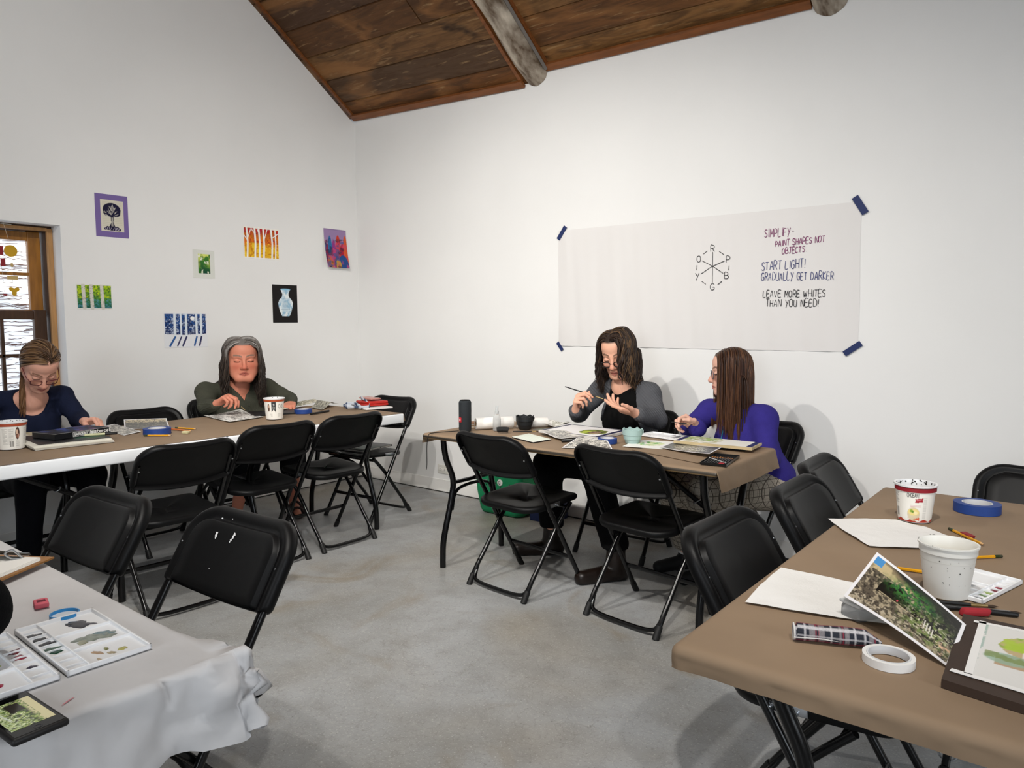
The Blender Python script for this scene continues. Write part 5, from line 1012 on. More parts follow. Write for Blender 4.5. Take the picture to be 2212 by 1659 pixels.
def lanyard():
    t = thing('lanyard', 'crumpled blue and white patterned lanyard by the red pouch', 'lanyard', (1.00, -.90, ZT)); cvn = 0
    P = spline([(-.13, .04, .012), (-.06, -.02, .02), (.0, .03, .015), (.06, -.03, .02), (.10, .0, .012), (.03, .02, .03), (-.05, .0, .03), (.0, -.05, .012), (.08, -.04, .02), (.12, .05, .02), (.05, .08, .05), (-.02, .10, .065), (-.06, .14, .05), (-.03, .16, .02), (.06, .12, .012)], 9); mb = MB(); mb.tube(P, .0105, 6, flat=.16)
    cols = []
    for i in range(len(P)): cols += [np.array(C('#c3c9d2' if (i // 3) % 3 else '#3a4a66'))] * 6
    mb.build('strap', mat('lanyard_print', '#fff', .7, vc=True), t, colors=np.array(cols), angle=180)
lanyard()
mb = MB(); mb.box((.26, .20, .010), (0, 0, .0055), bev=.002); solo(mb, 'notebook', mat('notebook_white', '#dedbd8', .6), 'white notebook under the red pouch at the corner end of the long table', 'notebook', (1.05, -.775, ZT), -.25)
def pouch():
    t = thing('pouch', 'folded bright red pouch on the white notebook', 'pouch', (1.02, -.745, ZT + .011), -.2); RED = mat('red_leather', '#b81f14', .45, var=.12, vscale=30)
    for k, (w, h) in enumerate(((.20, .16), (.19, .15))):
        mb = MB(); mb.box((w, h, .017), (0.008 * k, 0, .009 + .0185 * k), bev=.008, seg=3); mb.v = [(x, y, z + .004 * math.sin(x * 22 + k)) for x, y, z in mb.v]; mb.build('fold', RED, t)
pouch()
def pink_phone():
    t = thing('smartphone', 'pink smartphone lying on the red pouch', 'phone', (1.005, -.745, ZT + .055), -.12); mb = MB(); mb.box((.155, .080, .010), (0, 0, .005), bev=.004, seg=3); mb.build('body', mat('phone_pink', '#c08a80', .35), t); mb = MB(); mb.box((.030, .030, .002), (.052, .018, .011), bev=.001); mb.build('camera_bump', mat('bump_grey', '#8a7068', .3), t)
pink_phone()
# books on the seat of the corner chair
for nm, s, c, z, rz, col, lab in (('book', (.25, .30, .012), (1.00, -.80), .4605, .1, '#17191b', 'black book on the seat of the corner chair, under the green one'), ('book', (.20, .14, .010), (1.07, -.87), .4735, .1, '#123226', 'dark green book on top of the black one on the corner chair')):
    t = thing(nm, lab, 'book', (*c, z), D(184) + rz, 'books on the corner chair'); mb = MB(); mb.box((s[0], s[1], .0012), (0, 0, s[2] - .0006)); mb.box((s[0], s[1], .0012), (0, 0, .0006)); mb.box((s[0], .002, s[2]), (0, -s[1] / 2 + .001, s[2] / 2)); mb.build('cover', mat('cover_' + col[1:], col, .4), t, smooth=False); mb = MB(); mb.box((s[0] - .006, s[1] - .008, s[2] - .003), (0, .002, s[2] / 2)); mb.build('pages', PAP, t, smooth=False)

# --- table under the wall paper
def speaker():
    t = thing('speaker', 'upright dark blue-grey cylindrical speaker at the left end of the wall table', 'speaker', (2.318, -1.205, ZT)); h = .166; FAB = mat('speaker_mesh', '#1d2226', .8, bump=.4, bscale=500); mb = MB()
    mb.lathe([(.027, .0), (.031, .004), (.0335, .012), (.0335, h - .012), (.031, h - .004), (.027, h)], 40); mb.build('grille', FAB, t)
    mb = MB(); mb.lathe([(.022, h), (.027, h + .002), (.024, h + .004), (.010, h + .003)], 32); mb.build('end_cap', mat('cap_black', '#0e0f10', .5), t)
    a = math.atan2(-2.9, 2.65) - .9; mb = MB(); mb.box((.002, .020, .026), (.0335 * math.cos(a), .0335 * math.sin(a), .065), R=rotz(a), bev=.0008); b = mb.build('badge', mat('badge_red', '#b0222c', .4), t); mb = MB(); mb.box((.001, .006, .012), (.0350 * math.cos(a), .0350 * math.sin(a), .065), R=rotz(a)); mb.build('badge_mark', mat('badge_white', '#e8e4e2', .5), b, smooth=False)
    mb = MB(); mb.tube(spline([(-.02, -.028, .004), (-.06, -.10, .003), (-.075, -.165, .004), (-.082, -.192, -.004), (-.088, -.200, -.06), (-.094, -.196, -.16), (-.10, -.196, -.19)], 7), .0022, 6); mb.build('cord', BLKM, t)
speaker()
def towel_roll(label, a, b, r, core):
    A, B = Vector((*a, 0)), Vector((*b, 0)); d = B - A; t = thing('paper_towel_roll', label, 'paper towel roll', (a[0], a[1], ZT + r), math.atan2(d.y, d.x), 'paper towel rolls on the wall table'); L = d.length; mb = MB(); n = 40
    rg_ = lambda R, x: [(x, R * math.cos(2 * PI * j / n), R * math.sin(2 * PI * j / n)) for j in range(n)]
    mb.rings([rg_(core, .0), rg_(r - .002, .0), rg_(r, .003), rg_(r * 1.01, L * .5), rg_(r, L - .003), rg_(r - .002, L), rg_(core, L)], cap0=False, cap1=False); mb.build('paper', mat('towel_quilt', '#e6e3de', .85, bump=.25, bscale=180), t); mb = MB(); mb.rings([rg_(core, -.0005), rg_(core - .002, -.0005), rg_(core - .002, L)], cap0=False, cap1=True); mb.build('cardboard_core', mat('cardboard', '#8a6a40', .8), t)
towel_roll('paper towel roll lying in front of the speaker with its cardboard core showing', (2.318, -1.120), (2.435, -.945), .032, .013)
towel_roll('second white paper towel roll behind the spray bottle', (2.452, -.930), (2.56, -.79), .026, .012)
def spray():
    t = thing('spray_bottle', 'small clear spray bottle between the paper towel rolls', 'bottle', (2.437, -1.083, ZT)); m = mat('clear_pet', '#eef0f0', .08, trans=.75, ior=1.15, spec=.5)
    mb = MB(); mb.lathe([(.019, .0005), (.0215, .003), (.0215, .062), (.019, .075), (.011, .090), (.0095, .094)], 32); mb.build('bottle', m, t); mb = MB(); mb.lathe([(.0112, .092), (.0112, .106), (.008, .108), (.0075, .132), (.006, .134)], 24); mb.build('pump', mat('pump_clear', '#d9dcdc', .25, spec=.5, trans=.4, ior=1.2), t)
spray()
def cup(label, loc, rb, rt, h, col):
    t = thing('brush_cup', label, 'cup', loc, 0, 'collapsible water cups'); n = 60; mb = MB()
    def rgz(r, z, scal=0.0): return [(r * math.cos(2 * PI * j / n), r * math.sin(2 * PI * j / n), z + scal * math.cos(2 * PI * j / n * 8)) for j in range(n)]
    k = lambda f: rb + (rt - rb) * f
    mb.rings([rgz(rb - .003, .0005), rgz(rb, .003), rgz(k(.30), h * .30), rgz(k(.34) + .003, h * .33), rgz(k(.60) + .002, h * .60), rgz(k(.64) + .005, h * .63), rgz(rt, h * .93, .002), rgz(rt, h, .004), rgz(rt - .003, h, .004), rgz(rt - .004, h * .8), rgz(k(.3) - .002, h * .45)], cap1=True); mb.build('cup', mat('silicone_' + col[1:], col, .5), t)
    for a in (.4, 2.6):
        mb = MB(); mb.box((.012, .004, .016), ((rt + .003) * math.cos(a), (rt + .003) * math.sin(a), h * .86), R=rotz(a + PI / 2), bev=.0015); mb.build('clip_tab', mat('silicone_' + col[1:], col, .5), t)
cup('black collapsible water cup on the wall table left of the papers', (2.520, -.945, ZT), .034, .049, .072, '#15181a')
cup('mint green collapsible water cup on the wall table', (3.222, -1.010, ZT), .033, .048, .070, '#9fb8b4')
def small_books():
    for k, (s, col, lab) in enumerate((((.16, .11, .012), '#b98a4a', 'small tan book at the back left of the wall table, under the other'), ((.15, .10, .010), '#8a5a30', 'small brown book on top of the tan one at the back left'))):
        t = thing('book', lab, 'book', (2.245, -1.02, ZT + .0125 * k), .9 + .1 * k, 'small books behind the speaker'); mb = MB(); mb.box((s[0], s[1], .0015), (0, 0, s[2] - .0008)); mb.box((s[0], s[1], .0015), (0, 0, .0008)); mb.build('cover', mat('cover_' + col[1:], col, .5), t, smooth=False); mb = MB(); mb.box((s[0] - .004, s[1] - .004, s[2] - .003), (0, 0, s[2] / 2)); mb.build('pages', PAP, t, smooth=False)
small_books()
mb = MB(); mb.tube(spline([(-.03, .0, .016), (-.015, 0, .019), (.015, 0, .019), (.03, 0, .016)], 5), .014, 16); solo(mb, 'scrubber', mat('mesh_black', '#1c1c1c', .8, bump=.8, bscale=260), 'small dark textured scrubber in front of the spray bottle', 'scrubber', (2.515, -1.128, ZT), .6)
cv = Canvas(70, 60, '#dfe4da'); 
for k in range(9): cv.line([(0, .08 + k * .105), (cv.asp, .08 + k * .105)], .010, '#9fb89c', .9)
for k in range(9): cv.line([(.06 + k * .13, 0), (.06 + k * .13, 1)], .008, '#b8c8b4', .7)
t = sheet('grid_pad', cv, [(2.655, -1.225), (2.842, -1.295), (2.855, -1.165), (2.655, -1.085)], ZT + .0045, 'pad of green gridded paper at the near edge of the wall table', 'pad')
mb = MB(); mb.prism([(2.655 - 2.752, -1.225 + 1.1925), (2.842 - 2.752, -1.295 + 1.1925), (2.855 - 2.752, -1.165 + 1.1925), (2.655 - 2.752, -1.085 + 1.1925)], -.0044, -.0002); mb.build('pad_board', BLKM, t, smooth=False)
sheet('photo_print', photo_canvas('bw', 120, 76), [(2.69, -1.055), (2.915, -1.160), (2.965, -1.010), (2.735, -.925)], ZT + .009, 'black and white photo print of rocks beside the gridded pad', 'photo', m=GLOSS, zf=lambda u, v: .004 + .004 * math.sin(6 * u))
sheet('photo_print', photo_canvas('bw', 90, 64), [(3.03, -1.325), (3.235, -1.215), (3.16, -1.135), (2.995, -1.135)], ZT, 'black and white photo print tilted towards the chair in front of the blue tape', 'photo', m=GLOSS, zf=lambda u, v: .002 + .022 * v)
cv = Canvas(150, 96, '#e8e6e6'); A = cv.asp; X, Y = cv.X / A, cv.Y; cv.rect(0, 0, A, .05, '#1c2244'); cv.rect(0, .95, A, 1, '#1c2244'); cv.rect(.93 * A, 0, A, 1, '#1c2244'); cv.rect(0, 0, .05 * A, 1, '#1c2244')
e1 = (((X - .70) / .20) ** 2 + ((Y - .45) / .28) ** 2 < 1 + .6 * (fbm(X * 12, Y * 12, 4) - .5)); cv.mix(e1 * 1.0, '#7a8a3a'); cv.noise(10, '#3a3420', .46, .58, .9, seed=6, mask=e1); cv.noise(9, '#b8c84a', .5, .6, .9, seed=8, mask=e1 & (X < .66)); e2 = (((X - .74) / .09) ** 2 + ((Y - .40) / .14) ** 2 < 1); cv.mix(e2 * .8, '#a8847a'); cv.noise(14, '#4a3020', .5, .62, .8, seed=10, mask=e2)
painting_board('white watercolour with a green patch on a blue-edged board before the person in grey', [(2.655, -1.00), (3.045, -1.035), (3.035, -.72), (2.655, -.70)], ZT + .0005, '#d9d5cf', .012, cv, (.02, .04, .98, .97))
cv = Canvas(90, 60, '#dcdad4'); cv.noise(7, '#a8a698', .52, .6, .8, seed=3); cv.noise(10, '#5a5e4a', .58, .64, .9, seed=6, mask=cv.X > .7)
sheet('crumpled_paper', cv, [(2.585, -.84), (2.655, -.69), (2.58, -.645), (2.44, -.67)], ZT + .002, 'crumpled printed papers behind the black cup', 'paper', zf=lambda u, v: .010 + .012 * math.sin(7 * u + 2) * math.sin(5 * v + 1))
cv = Canvas(60, 60, '#23261f'); cv.noise(9, '#6a7050', .5, .6, .9, seed=3)
sheet('photo_print', cv, [(2.555, -.925), (2.63, -.955), (2.63, -.85), (2.57, -.83)], ZT, 'small dark photo print beside the black cup', 'photo', m=GLOSS)
brush('black paint brush lying across the table in front of the black cup', (2.535, -1.068), (2.640, -.975), .0035)
pen('black marker with white lettering on the near edge of the wall table', (2.935, -1.190), (2.998, -1.105), .0068, BLKM, BLKM, band=True)
pen('blue-violet marker beside the lettered black one', (2.985, -1.165), (3.03, -1.080), .0065, mat('pen_violet', '#35309a', .35), BLKM)
pen('black marker pen nearest the dark blue board on the wall table', (2.945, -1.115), (3.035, -1.055), .0058, BLKM, BLKM)
palette_box('white palette with dark paint specks between mint cup and person in purple', (3.125, -.775, ZT), -.13, .215, .125, (.33, .66), 0, [(.18, .3, .010, .008, '#3a3a34', 71, 0), (.30, .18, .012, .007, '#2e2e2a', 72, .3), (.8, .3, .010, .008, '#8a8060', 73, 0)])
palette_box('white palette with brown and grey specks in front of the raised hand', (3.300, -.800, ZT), -.13, .150, .115, (.33, .66), 0, [(.55, .25, .014, .008, '#6a5a48', 74, 0), (.75, .22, .012, .008, '#4a4234', 75, 0), (.35, .75, .008, .006, '#a8a49a', 76, 0)])
cv = Canvas(90, 70, '#e9e9e4'); A = cv.asp; X, Y = cv.X / A, cv.Y; e1 = (((X - .5) / .32) ** 2 + ((Y - .55) / .26) ** 2 < 1 + 1.0 * (fbm(X * 14, Y * 14, 4) - .5)); cv.noise(10, '#7cb84a', .42, .55, .9, seed=3, mask=e1); cv.noise(12, '#3f9a3c', .52, .62, .9, seed=6, mask=e1); cv.noise(8, '#d8dcae', .5, .6, .8, seed=9, mask=e1)
t = sheet('watercolour_sheet', cv, [(3.235, -1.125), (3.42, -1.085), (3.385, -.855), (3.19, -.905)], ZT, 'white sheet with a loose bright green wash next to the mint cup', 'painting', zf=lambda u, v: .003)
sheet('photo_print', photo_canvas('dark', 150, 90), [(3.40, -1.070), (3.685, -1.175), (3.660, -.985), (3.375, -.885)], ZT + .004, 'large dark photo print with pale foliage curling up at its right end', 'photo', m=GLOSS, zf=lambda u, v: .004 + .016 * u * u)
mb = MB(); mb.prism([(-.2, -.07), (.19, -.09), (.2, .08), (-.18, .09)], .0004, .0018); mb.v = [(x, y, z + .001) for x, y, z in mb.v]; solo(mb, 'paper_sheet', KR, 'brown paper sheet under the dark photo print and green watercolour', 'paper', (3.52, -1.15, ZT - .001), -.25, smooth=False)
cv = Canvas(120, 60, '#e3e1da'); A = cv.asp; X, Y = cv.X / A, cv.Y; e1 = (np.abs(X - .28) < .22) & (Y > .35); cv.noise(9, '#8fae4a', .44, .56, .9, seed=3, mask=e1); cv.noise(12, '#5a7a34', .52, .62, .9, seed=6, mask=e1); cv.noise(9, '#b8b48a', .5, .6, .8, seed=8, mask=(X < .55)); cv.rect(.93 * A, 0, A, 1, '#262c5c'); cv.rect(0, 0, .06 * A, 1, '#262c5c')
painting_board('long narrow watercolour on a raised wooden board in front of the person in purple', [(3.405, -.945), (3.770, -.920), (3.755, -.755), (3.385, -.760)], ZT + .012, '#c9b48a', .012, cv, (.01, .04, .99, .96))
mb = MB(); mb.box((.30, .10, .0112), (0, 0, .0057), bev=.001); solo(mb, 'paint_box', mat('box_black', '#0d0e12', .35), 'flat black box under the raised wooden painting board', 'box', (3.575, -.845, ZT), .05)
def pencil_tin():
    t = thing('pencil_tin', 'open black tin of orange pencils on the loose corner of brown paper', 'pencil tin', (3.735, -1.180, ZT + .001), math.atan2(.25, -.04)); w, h = .235, .105; mb = MB(); mb.box((w, h, .002), (0, 0, .0012), bev=.0005)
    for s in (-1, 1): mb.box((w, .002, .010), (0, s * h / 2, .005)); mb.box((.002, h, .010), (s * w / 2, 0, .005))
    mb.build('tin', mat('tin_black', '#0c0c0d', .3), t, smooth=False)
    for k in range(9):
        mb = MB(); y = -.042 + .0105 * k; mb.tube([(-.10, y, .0062), (.022, y, .0062)], .0034, 6); p = mb.build('pencil', mat('tin_pencil', '#141414', .4), t, smooth=False); mb = MB(); mb.tube([(.022, y, .0062), (.045 + .006 * (k % 3), y, .0062)], [.0034, .0008], 8); mb.build('point', mat('point_orange', '#c8813a', .6), p)
    mb = MB(); mb.tube([(-.095 + .004 * k, -.045 + .0042 * k, .0112 + .0012 * (k % 2)) for k in range(22)], .0012, 5); mb.build('divider_strip', mat('white_print', '#d8d8d8', .6), t); mb = MB(); mb.box((.018, .022, .008), (-.100, -.030, .0065), bev=.002); mb.build('red_eraser', mat('rubber_a01f2a', '#a01f2a', .75), t)
pencil_tin()
# --- under the wall table: green tote, contents, blue box, cardboard
def tote():
    t = thing('tote_bin', 'green rubbery tote bin with round holes under the table', 'bin', (1.775, -.165, 0), 0.03); G = mat('tote_green', '#138a58', .5, var=.08, vscale=10); n = 48
    def rr(w, h, r, z): 
        pts = []
        for cx, cy, a0 in ((w - r, h - r, 0), (-w + r, h - r, 90), (-w + r, -h + r, 180), (w - r, -h + r, 270)): pts += [(cx + r * math.cos(math.radians(a0 + 90 * k / 11)), cy + r * math.sin(math.radians(a0 + 90 * k / 11)), z) for k in range(12)]
        return pts
    mb = MB(); mb.rings([rr(.155, .095, .05, .001), rr(.172, .112, .05, .010), rr(.182, .122, .05, .035), rr(.195, .135, .04, .16), rr(.202, .140, .035, .29), rr(.206, .144, .035, .297), rr(.205, .143, .035, .301), rr(.199, .137, .035, .300), rr(.190, .130, .04, .16), rr(.176, .115, .05, .035)]); mb.build('tub', G, t, angle=50)
    for k in range(9): 
        u, z = (-.13 + .04 * k, .23 - .02 * (k % 3)); mb = MB(); y = -.1385 - .00; mb.lathe([(.0, 0), (.006, 0), (.006, .001), (0, .001)], 14, capb=False, capt=False); mb.v = [(u + p[0], -.1335 - (z - .16) * .037 - p[2] - .0018, z + p[1]) for p in mb.v]; mb.build('hole', BLKM, t)
    mb = MB(); mb.lathe([(0, 0), (.022, 0), (.022, .004), (.018, .006), (0, .006)], 28, capb=False, capt=False); mb.v = [(.03 + p[0], -.139 - p[2], .238 + p[1]) for p in mb.v]; b = mb.build('button', mat('button_white', '#e6e4e0', .4), t)
    mb = MB(); [mb.tube([(.03 - .009 + a, -.1462, .238 - .011 + z) for a, z in pl], .0016, 6) for pl in text_strokes('Q', .022)]; mb.build('letter', BLKM, b)
tote()
mb = MB(); mb.box((.30, .02, .22), (0, 0, .11), bev=.003); o = solo(mb, 'folder', mat('folder_blue', '#20479a', .5), 'blue printed folder standing in the green tote bin', 'folder', (1.80, -.135, .09)); cv = Canvas(120, 30, '#20479a', asp=4); cv.rect(0, .3, 4, .8, '#d8dce6'); cv.text('SUPPLIES', .4, .36, .36, '#20479a', .07)
for pl in ():
    pass
mb = MB(); [mb.box((.012, .001, .022), (-.12 + .022 * k, -.0105, .195)) for k in range(11)]; mb.build('white_lettering', mat('white_print', '#d8d8d8', .6), o, smooth=False)
mb = MB(); mb.box((.26, .05, .34), (0, 0, .17), bev=.003, R=rotx(-.05)); solo(mb, 'cardboard_box', mat('cardboard', '#8a6a40', .8), 'brown cardboard leaning behind the green tote bin', 'cardboard', (1.92, -.055, .004))
mb = MB(); mb.box((.17, .20, .14), (0, 0, .0705), bev=.004); solo(mb, 'storage_box', mat('box_navy', '#16234a', .5), 'low navy blue box next to the green tote bin', 'box', (2.10, -.14, .0))

# ---------------------------------------------------------------- people: signed-distance bodies meshed with surface nets
def V3(*a): return np.array(a, float)
def unit(v): v = np.asarray(v, float); return v / (np.linalg.norm(v) + 1e-12)
def s_cone(a, b, r1, r2):
    a, b = np.asarray(a, float), np.asarray(b, float); d = b - a; L = d @ d + 1e-12
    def f(P):
        q = P - a; t = np.clip(q @ d / L, 0, 1); return np.linalg.norm(q - t[:, None] * d, axis=1) - (r1 + (r2 - r1) * t)
    return f
def s_ell(c, r, R=None):
    c, r = np.asarray(c, float), np.asarray(r, float)
    def f(P):
        q = P - c; q = q @ R if R is not None else q
        k0 = np.linalg.norm(q / r, axis=1); k1 = np.linalg.norm(q / (r * r), axis=1) + 1e-9; return k0 * (k0 - 1) / k1
    return f
def s_plane(p, n):
    p, n = np.asarray(p, float), unit(n); return lambda P: (P - p) @ n
class SDF:
    def __init__(self): self.ops = []
    def u(self, f, k=.02): self.ops.append((f, k, 0)); return self
    def sub(self, f, k=.006): self.ops.append((f, k, 1)); return self
    def inter(self, f, k=.004): self.ops.append((f, k, 2)); return self
    def step(self, acc, d, k, op):
        if op == 0: h = np.clip(.5 + .5 * (acc - d) / k, 0, 1); return acc * (1 - h) + d * h - k * h * (1 - h)
        if op == 1: d = -d
        h = np.clip(.5 - .5 * (acc - d) / k, 0, 1); return acc * (1 - h) + d * h + k * h * (1 - h)
    def ev(self, P):
        acc = np.full(len(P), 1.0)
        for f, k, op in self.ops: acc = self.step(acc, f(P), k, op)
        return acc
    def grad(self, P, e=.002):
        g = np.stack([self.ev(P + dv) - self.ev(P - dv) for dv in np.eye(3) * e], 1); return g / (np.linalg.norm(g, axis=1, keepdims=True) + 1e-9)
    def mesh(self, lo, hi, h, post=None, B=8):
        lo = np.asarray(lo, float); nb = np.ceil((np.asarray(hi) - lo) / (h * B)).astype(int); cell = h * B
        ii = np.stack(np.meshgrid(*[np.arange(n) for n in nb], indexing='ij'), -1).reshape(-1, 3); ctr = lo + (ii + .5) * cell - h / 2
        Rb = cell * .87; Dc = [f(ctr) for f, k, op in self.ops]; acc = np.full(len(ctr), 1.0)
        for d, (f, k, op) in zip(Dc, self.ops): acc = self.step(acc, d, k, op)
        dense = np.repeat(np.repeat(np.repeat(np.where(acc < 0, -h, h).reshape(nb).astype(np.float32), B, 0), B, 1), B, 2)
        keep = np.abs(acc) < Rb * 1.35 + .012; kc = ii[keep]; acck = acc[keep]
        off = np.stack(np.meshgrid(*[np.arange(B)] * 3, indexing='ij'), -1).reshape(-1, 3)
        base = lo + kc * cell; val = np.full((len(kc), B ** 3), 1.0)
        for d, (f, k, op) in zip(Dc, self.ops):
            dk = d[keep]; m = (dk < np.abs(acck) + 2.2 * Rb + k + .015) if op == 0 else ((dk < 2.2 * Rb + k) if op == 1 else np.ones(len(dk), bool))
            if not m.any(): continue
            P = (base[m][:, None, :] + off[None] * h).reshape(-1, 3); val[m] = self.step(val[m], f(P).reshape(-1, B ** 3), k, op)
        if post is not None:
            P = (base[:, None, :] + off[None] * h).reshape(-1, 3); val = val + post(P).reshape(val.shape)
        v = val.reshape(-1, B, B, B)
        for (a, b, c), q in zip(kc, v): dense[a * B:(a + 1) * B, b * B:(b + 1) * B, c * B:(c + 1) * B] = q
        s = dense < 0; c8 = sum(s[i:s.shape[0] - 1 + i, j:s.shape[1] - 1 + j, k:s.shape[2] - 1 + k].astype(np.int8) for i in (0, 1) for j in (0, 1) for k in (0, 1))
        act = np.argwhere((c8 > 0) & (c8 < 8)); idx = np.full(c8.shape, -1, np.int32); idx[tuple(act.T)] = np.arange(len(act))
        sm, cnt = np.zeros((len(act), 3)), np.zeros(len(act))
        for ax in range(3):
            o1, o2 = [x for x in range(3) if x != ax]
            for i in (0, 1):
                for j in (0, 1):
                    a = act.copy(); a[:, o1] += i; a[:, o2] += j; b = a.copy(); b[:, ax] += 1; va, vb = dense[tuple(a.T)], dense[tuple(b.T)]; m = (va < 0) != (vb < 0)
                    t = np.where(m, va / (va - vb + 1e-12), 0); p = np.zeros((len(act), 3)); p[:, o1] = i; p[:, o2] = j; p[:, ax] = t; sm += p * m[:, None]; cnt += m
        vs = lo + (act + sm / cnt[:, None]) * h; fs = []
        for ax in range(3):
            o1, o2 = (ax + 1) % 3, (ax + 2) % 3; sl = [slice(1, -1)] * 3; sl[ax] = slice(0, -1); sh = list(sl); sh[ax] = slice(1, None)
            A, Bm = s[tuple(sl)], s[tuple(sh)]; e = np.argwhere(A != Bm)
            if not len(e): continue
            fl = A[tuple(e.T)]; e = e + np.array([1 if x != ax else 0 for x in range(3)])
            q = []
            for i, j in ((1, 1), (0, 1), (0, 0), (1, 0)):
                c = e.copy(); c[:, o1] -= i; c[:, o2] -= j; q.append(idx[tuple(c.T)])
            q = np.stack(q, 1); q[~fl] = q[~fl][:, ::-1]; fs.append(q[(q >= 0).all(1)])
        return vs, np.vstack(fs)
def np_mesh(name, vs, fs, m, parent, col=None):
    me = bpy.data.meshes.new(name); me.vertices.add(len(vs)); me.vertices.foreach_set('co', np.asarray(vs, np.float32).ravel())
    me.loops.add(fs.size); me.loops.foreach_set('vertex_index', fs.ravel().astype(np.int32)); me.polygons.add(len(fs)); k = fs.shape[1]
    me.polygons.foreach_set('loop_start', np.arange(len(fs), dtype=np.int32) * k); me.update(calc_edges=True); me.validate(); me.materials.append(m); me.shade_smooth()
    if col is not None:
        a = me.color_attributes.new('Col', 'FLOAT_COLOR', 'POINT'); cc = np.ones((len(vs), 4), np.float32); cc[:, :3] = col; a.data.foreach_set('color', cc.ravel())
    o = bpy.data.objects.new(name, me); COL.objects.link(o); o.parent = parent; return o
def head_rot(a, pitch, roll=0.0):
    R = Matrix.Rotation(a, 3, 'Z') @ Matrix.Rotation(-pitch, 3, 'X') @ Matrix.Rotation(roll, 3, 'Y'); return np.array(R)
SKINM = mat('skin', '#fff', .52, vc=True, sub=.12, bump=.05, bscale=180, spec=.35)
HAIRM = mat('hair', '#fff', .5, vc=True, spec=.35)
def hand_prims(S, wr, F, N, right, curls, thumb, sc=1.0, splay=(.10, .02, -.05, -.14)):
    """F: wrist to knuckles, N: where the palm faces; curls: 4 x 3 bend angles (degrees); thumb: 3 directions in (side, forward, palm)"""
    F = unit(F); N = unit(np.asarray(N, float) - F * (np.asarray(N, float) @ F)); T = np.cross(F, N) * (1 if right else -1); tips = []
    S.u(s_cone(wr - F * .004, wr + F * .012, .0225 * sc, .0225 * sc), .02)
    for i, (o, kf, L) in enumerate(((.029, .084, 1.0), (.010, .088, 1.09), (-.010, .083, 1.0), (-.028, .075, .80))):
        k = wr + F * kf * sc + T * o * sc; S.u(s_cone(wr + F * .012 * sc + T * o * .62 * sc, k, .0125 * sc, .0108 * sc), .012 * sc)
        p, ang = k, 0.0; d0 = unit(F + T * splay[i])
        for j, (l, r0, r1) in enumerate(((.042, .0097, .0088), (.025, .0088, .0080), (.021, .0080, .0066))):
            ang += math.radians(curls[i][j]); d = d0 * math.cos(ang) + N * math.sin(ang); q = p + d * l * L * sc
            S.u(s_cone(p, q, r0 * sc * (.9 if i == 3 else 1), r1 * sc * (.9 if i == 3 else 1)), .0035); p = q
        tips.append(p)
    p = wr + F * .022 * sc + T * .022 * sc
    S.u(s_cone(wr + F * .012 + T * .008, p + N * .004, .017 * sc, .016 * sc), .012)
    for dj, (l, r0, r1) in zip(thumb, ((.043, .0155, .0118), (.033, .0115, .0100), (.027, .0100, .0076))):
        d = unit(T * dj[0] + F * dj[1] + N * dj[2]); q = p + d * l * sc; S.u(s_cone(p, q, r0 * sc, r1 * sc), .005); p = q
    tips.append(p); return tips
GRIP = [(58, 42, 25), (62, 55, 30), (72, 65, 35), (78, 68, 35)]; RELAX = [(28, 35, 20), (35, 40, 25), (42, 45, 25), (48, 45, 25)]; OPEN = [(6, 12, 8), (22, 22, 12), (32, 30, 15), (40, 32, 18)]; LOOSE = [(48, 55, 30), (55, 62, 32), (60, 66, 34), (64, 66, 34)]
def head_prims(S, c, R, s, fat=0.0, wx=1.0, ears=True, frown=0.0):
    g = lambda x, y, z: c + R @ (np.array([x * (1 + (wx - 1) * min(1, abs(x) / .035)), y, z]) * s); e = lambda x, y, z, a, b, d, k=.02: S.u(s_ell(g(x, y, z), np.array([a * (wx if a > .03 else 1), b, d]) * s, R), k * s)
    cn = lambda p, q, r1, r2, k=.01: S.u(s_cone(g(*p), g(*q), r1 * s, r2 * s), k * s)
    e(0, -.012, .033, .073, .092, .085); e(0, .020, -.028, .060 + fat * .5, .066, .085, .025); e(0, .030, .050, .058, .055, .050, .02)
    for q in (-1, 1):
        cn((q * .050, -.008, -.045), (q * .022, .062, -.098), .020 + fat, .017 + fat * .6, .02); e(q * .040, .054, -.030, .021 + fat * .4, .020, .022, .02)
        if fat: e(q * .038, .046, -.066, .024, .024, .028, .02)
        cn((q * .012, .080, .019), (q * .045, .064, .021), .0085, .007, .012)
    for q in (-1, 1): S.sub(s_ell(g(q * .031, .091, -.001), np.array([.018, .013, .0115]) * s, R), .012 * s)
    for q in (-1, 1):
        e(q * .031, .0715, -.002, .0145, .0125, .0115, .004); cn((q * .019, .0825, -.0065), (q * .043, .0775, -.0065), .0016, .0016, .003)
        (e(q * .074, -.006, -.012, .007, .017, .030, .008) if ears else None)
    cn((0, .082, .012), (0, .1035, -.034), .0075, .0112, .010); e(0, .1045, -.036, .0115, .010, .0105, .008)
    for q in (-1, 1): e(q * .0125, .0935, -.040, .0085, .0095, .008, .006)
    e(0, .072, -.066, .028, .022, .024, .018); e(0, .074, -.099, .020 + fat, .018, .016, .018)
    [cn((q * .019, .0835, -.0645 - frown), (0, .0935, -.0625), .0042, .0062, .004) for q in (-1, 1)]
    [cn((q * .016, .0835, -.0745 - frown), (0, .0915, -.0755), .0045, .0068, .004) for q in (-1, 1)]
    for q in (-1, 1): S.sub(s_cone(g(q * .025, .0855, -.0695 - frown * 1.3), g(q * .008, .096, -.0695), .0020 * s, .0020 * s), .003)
    S.sub(s_cone(g(0, .1005, -.0685), g(0, .0985, -.0690), .0022 * s, .0022 * s), .003)
    return g
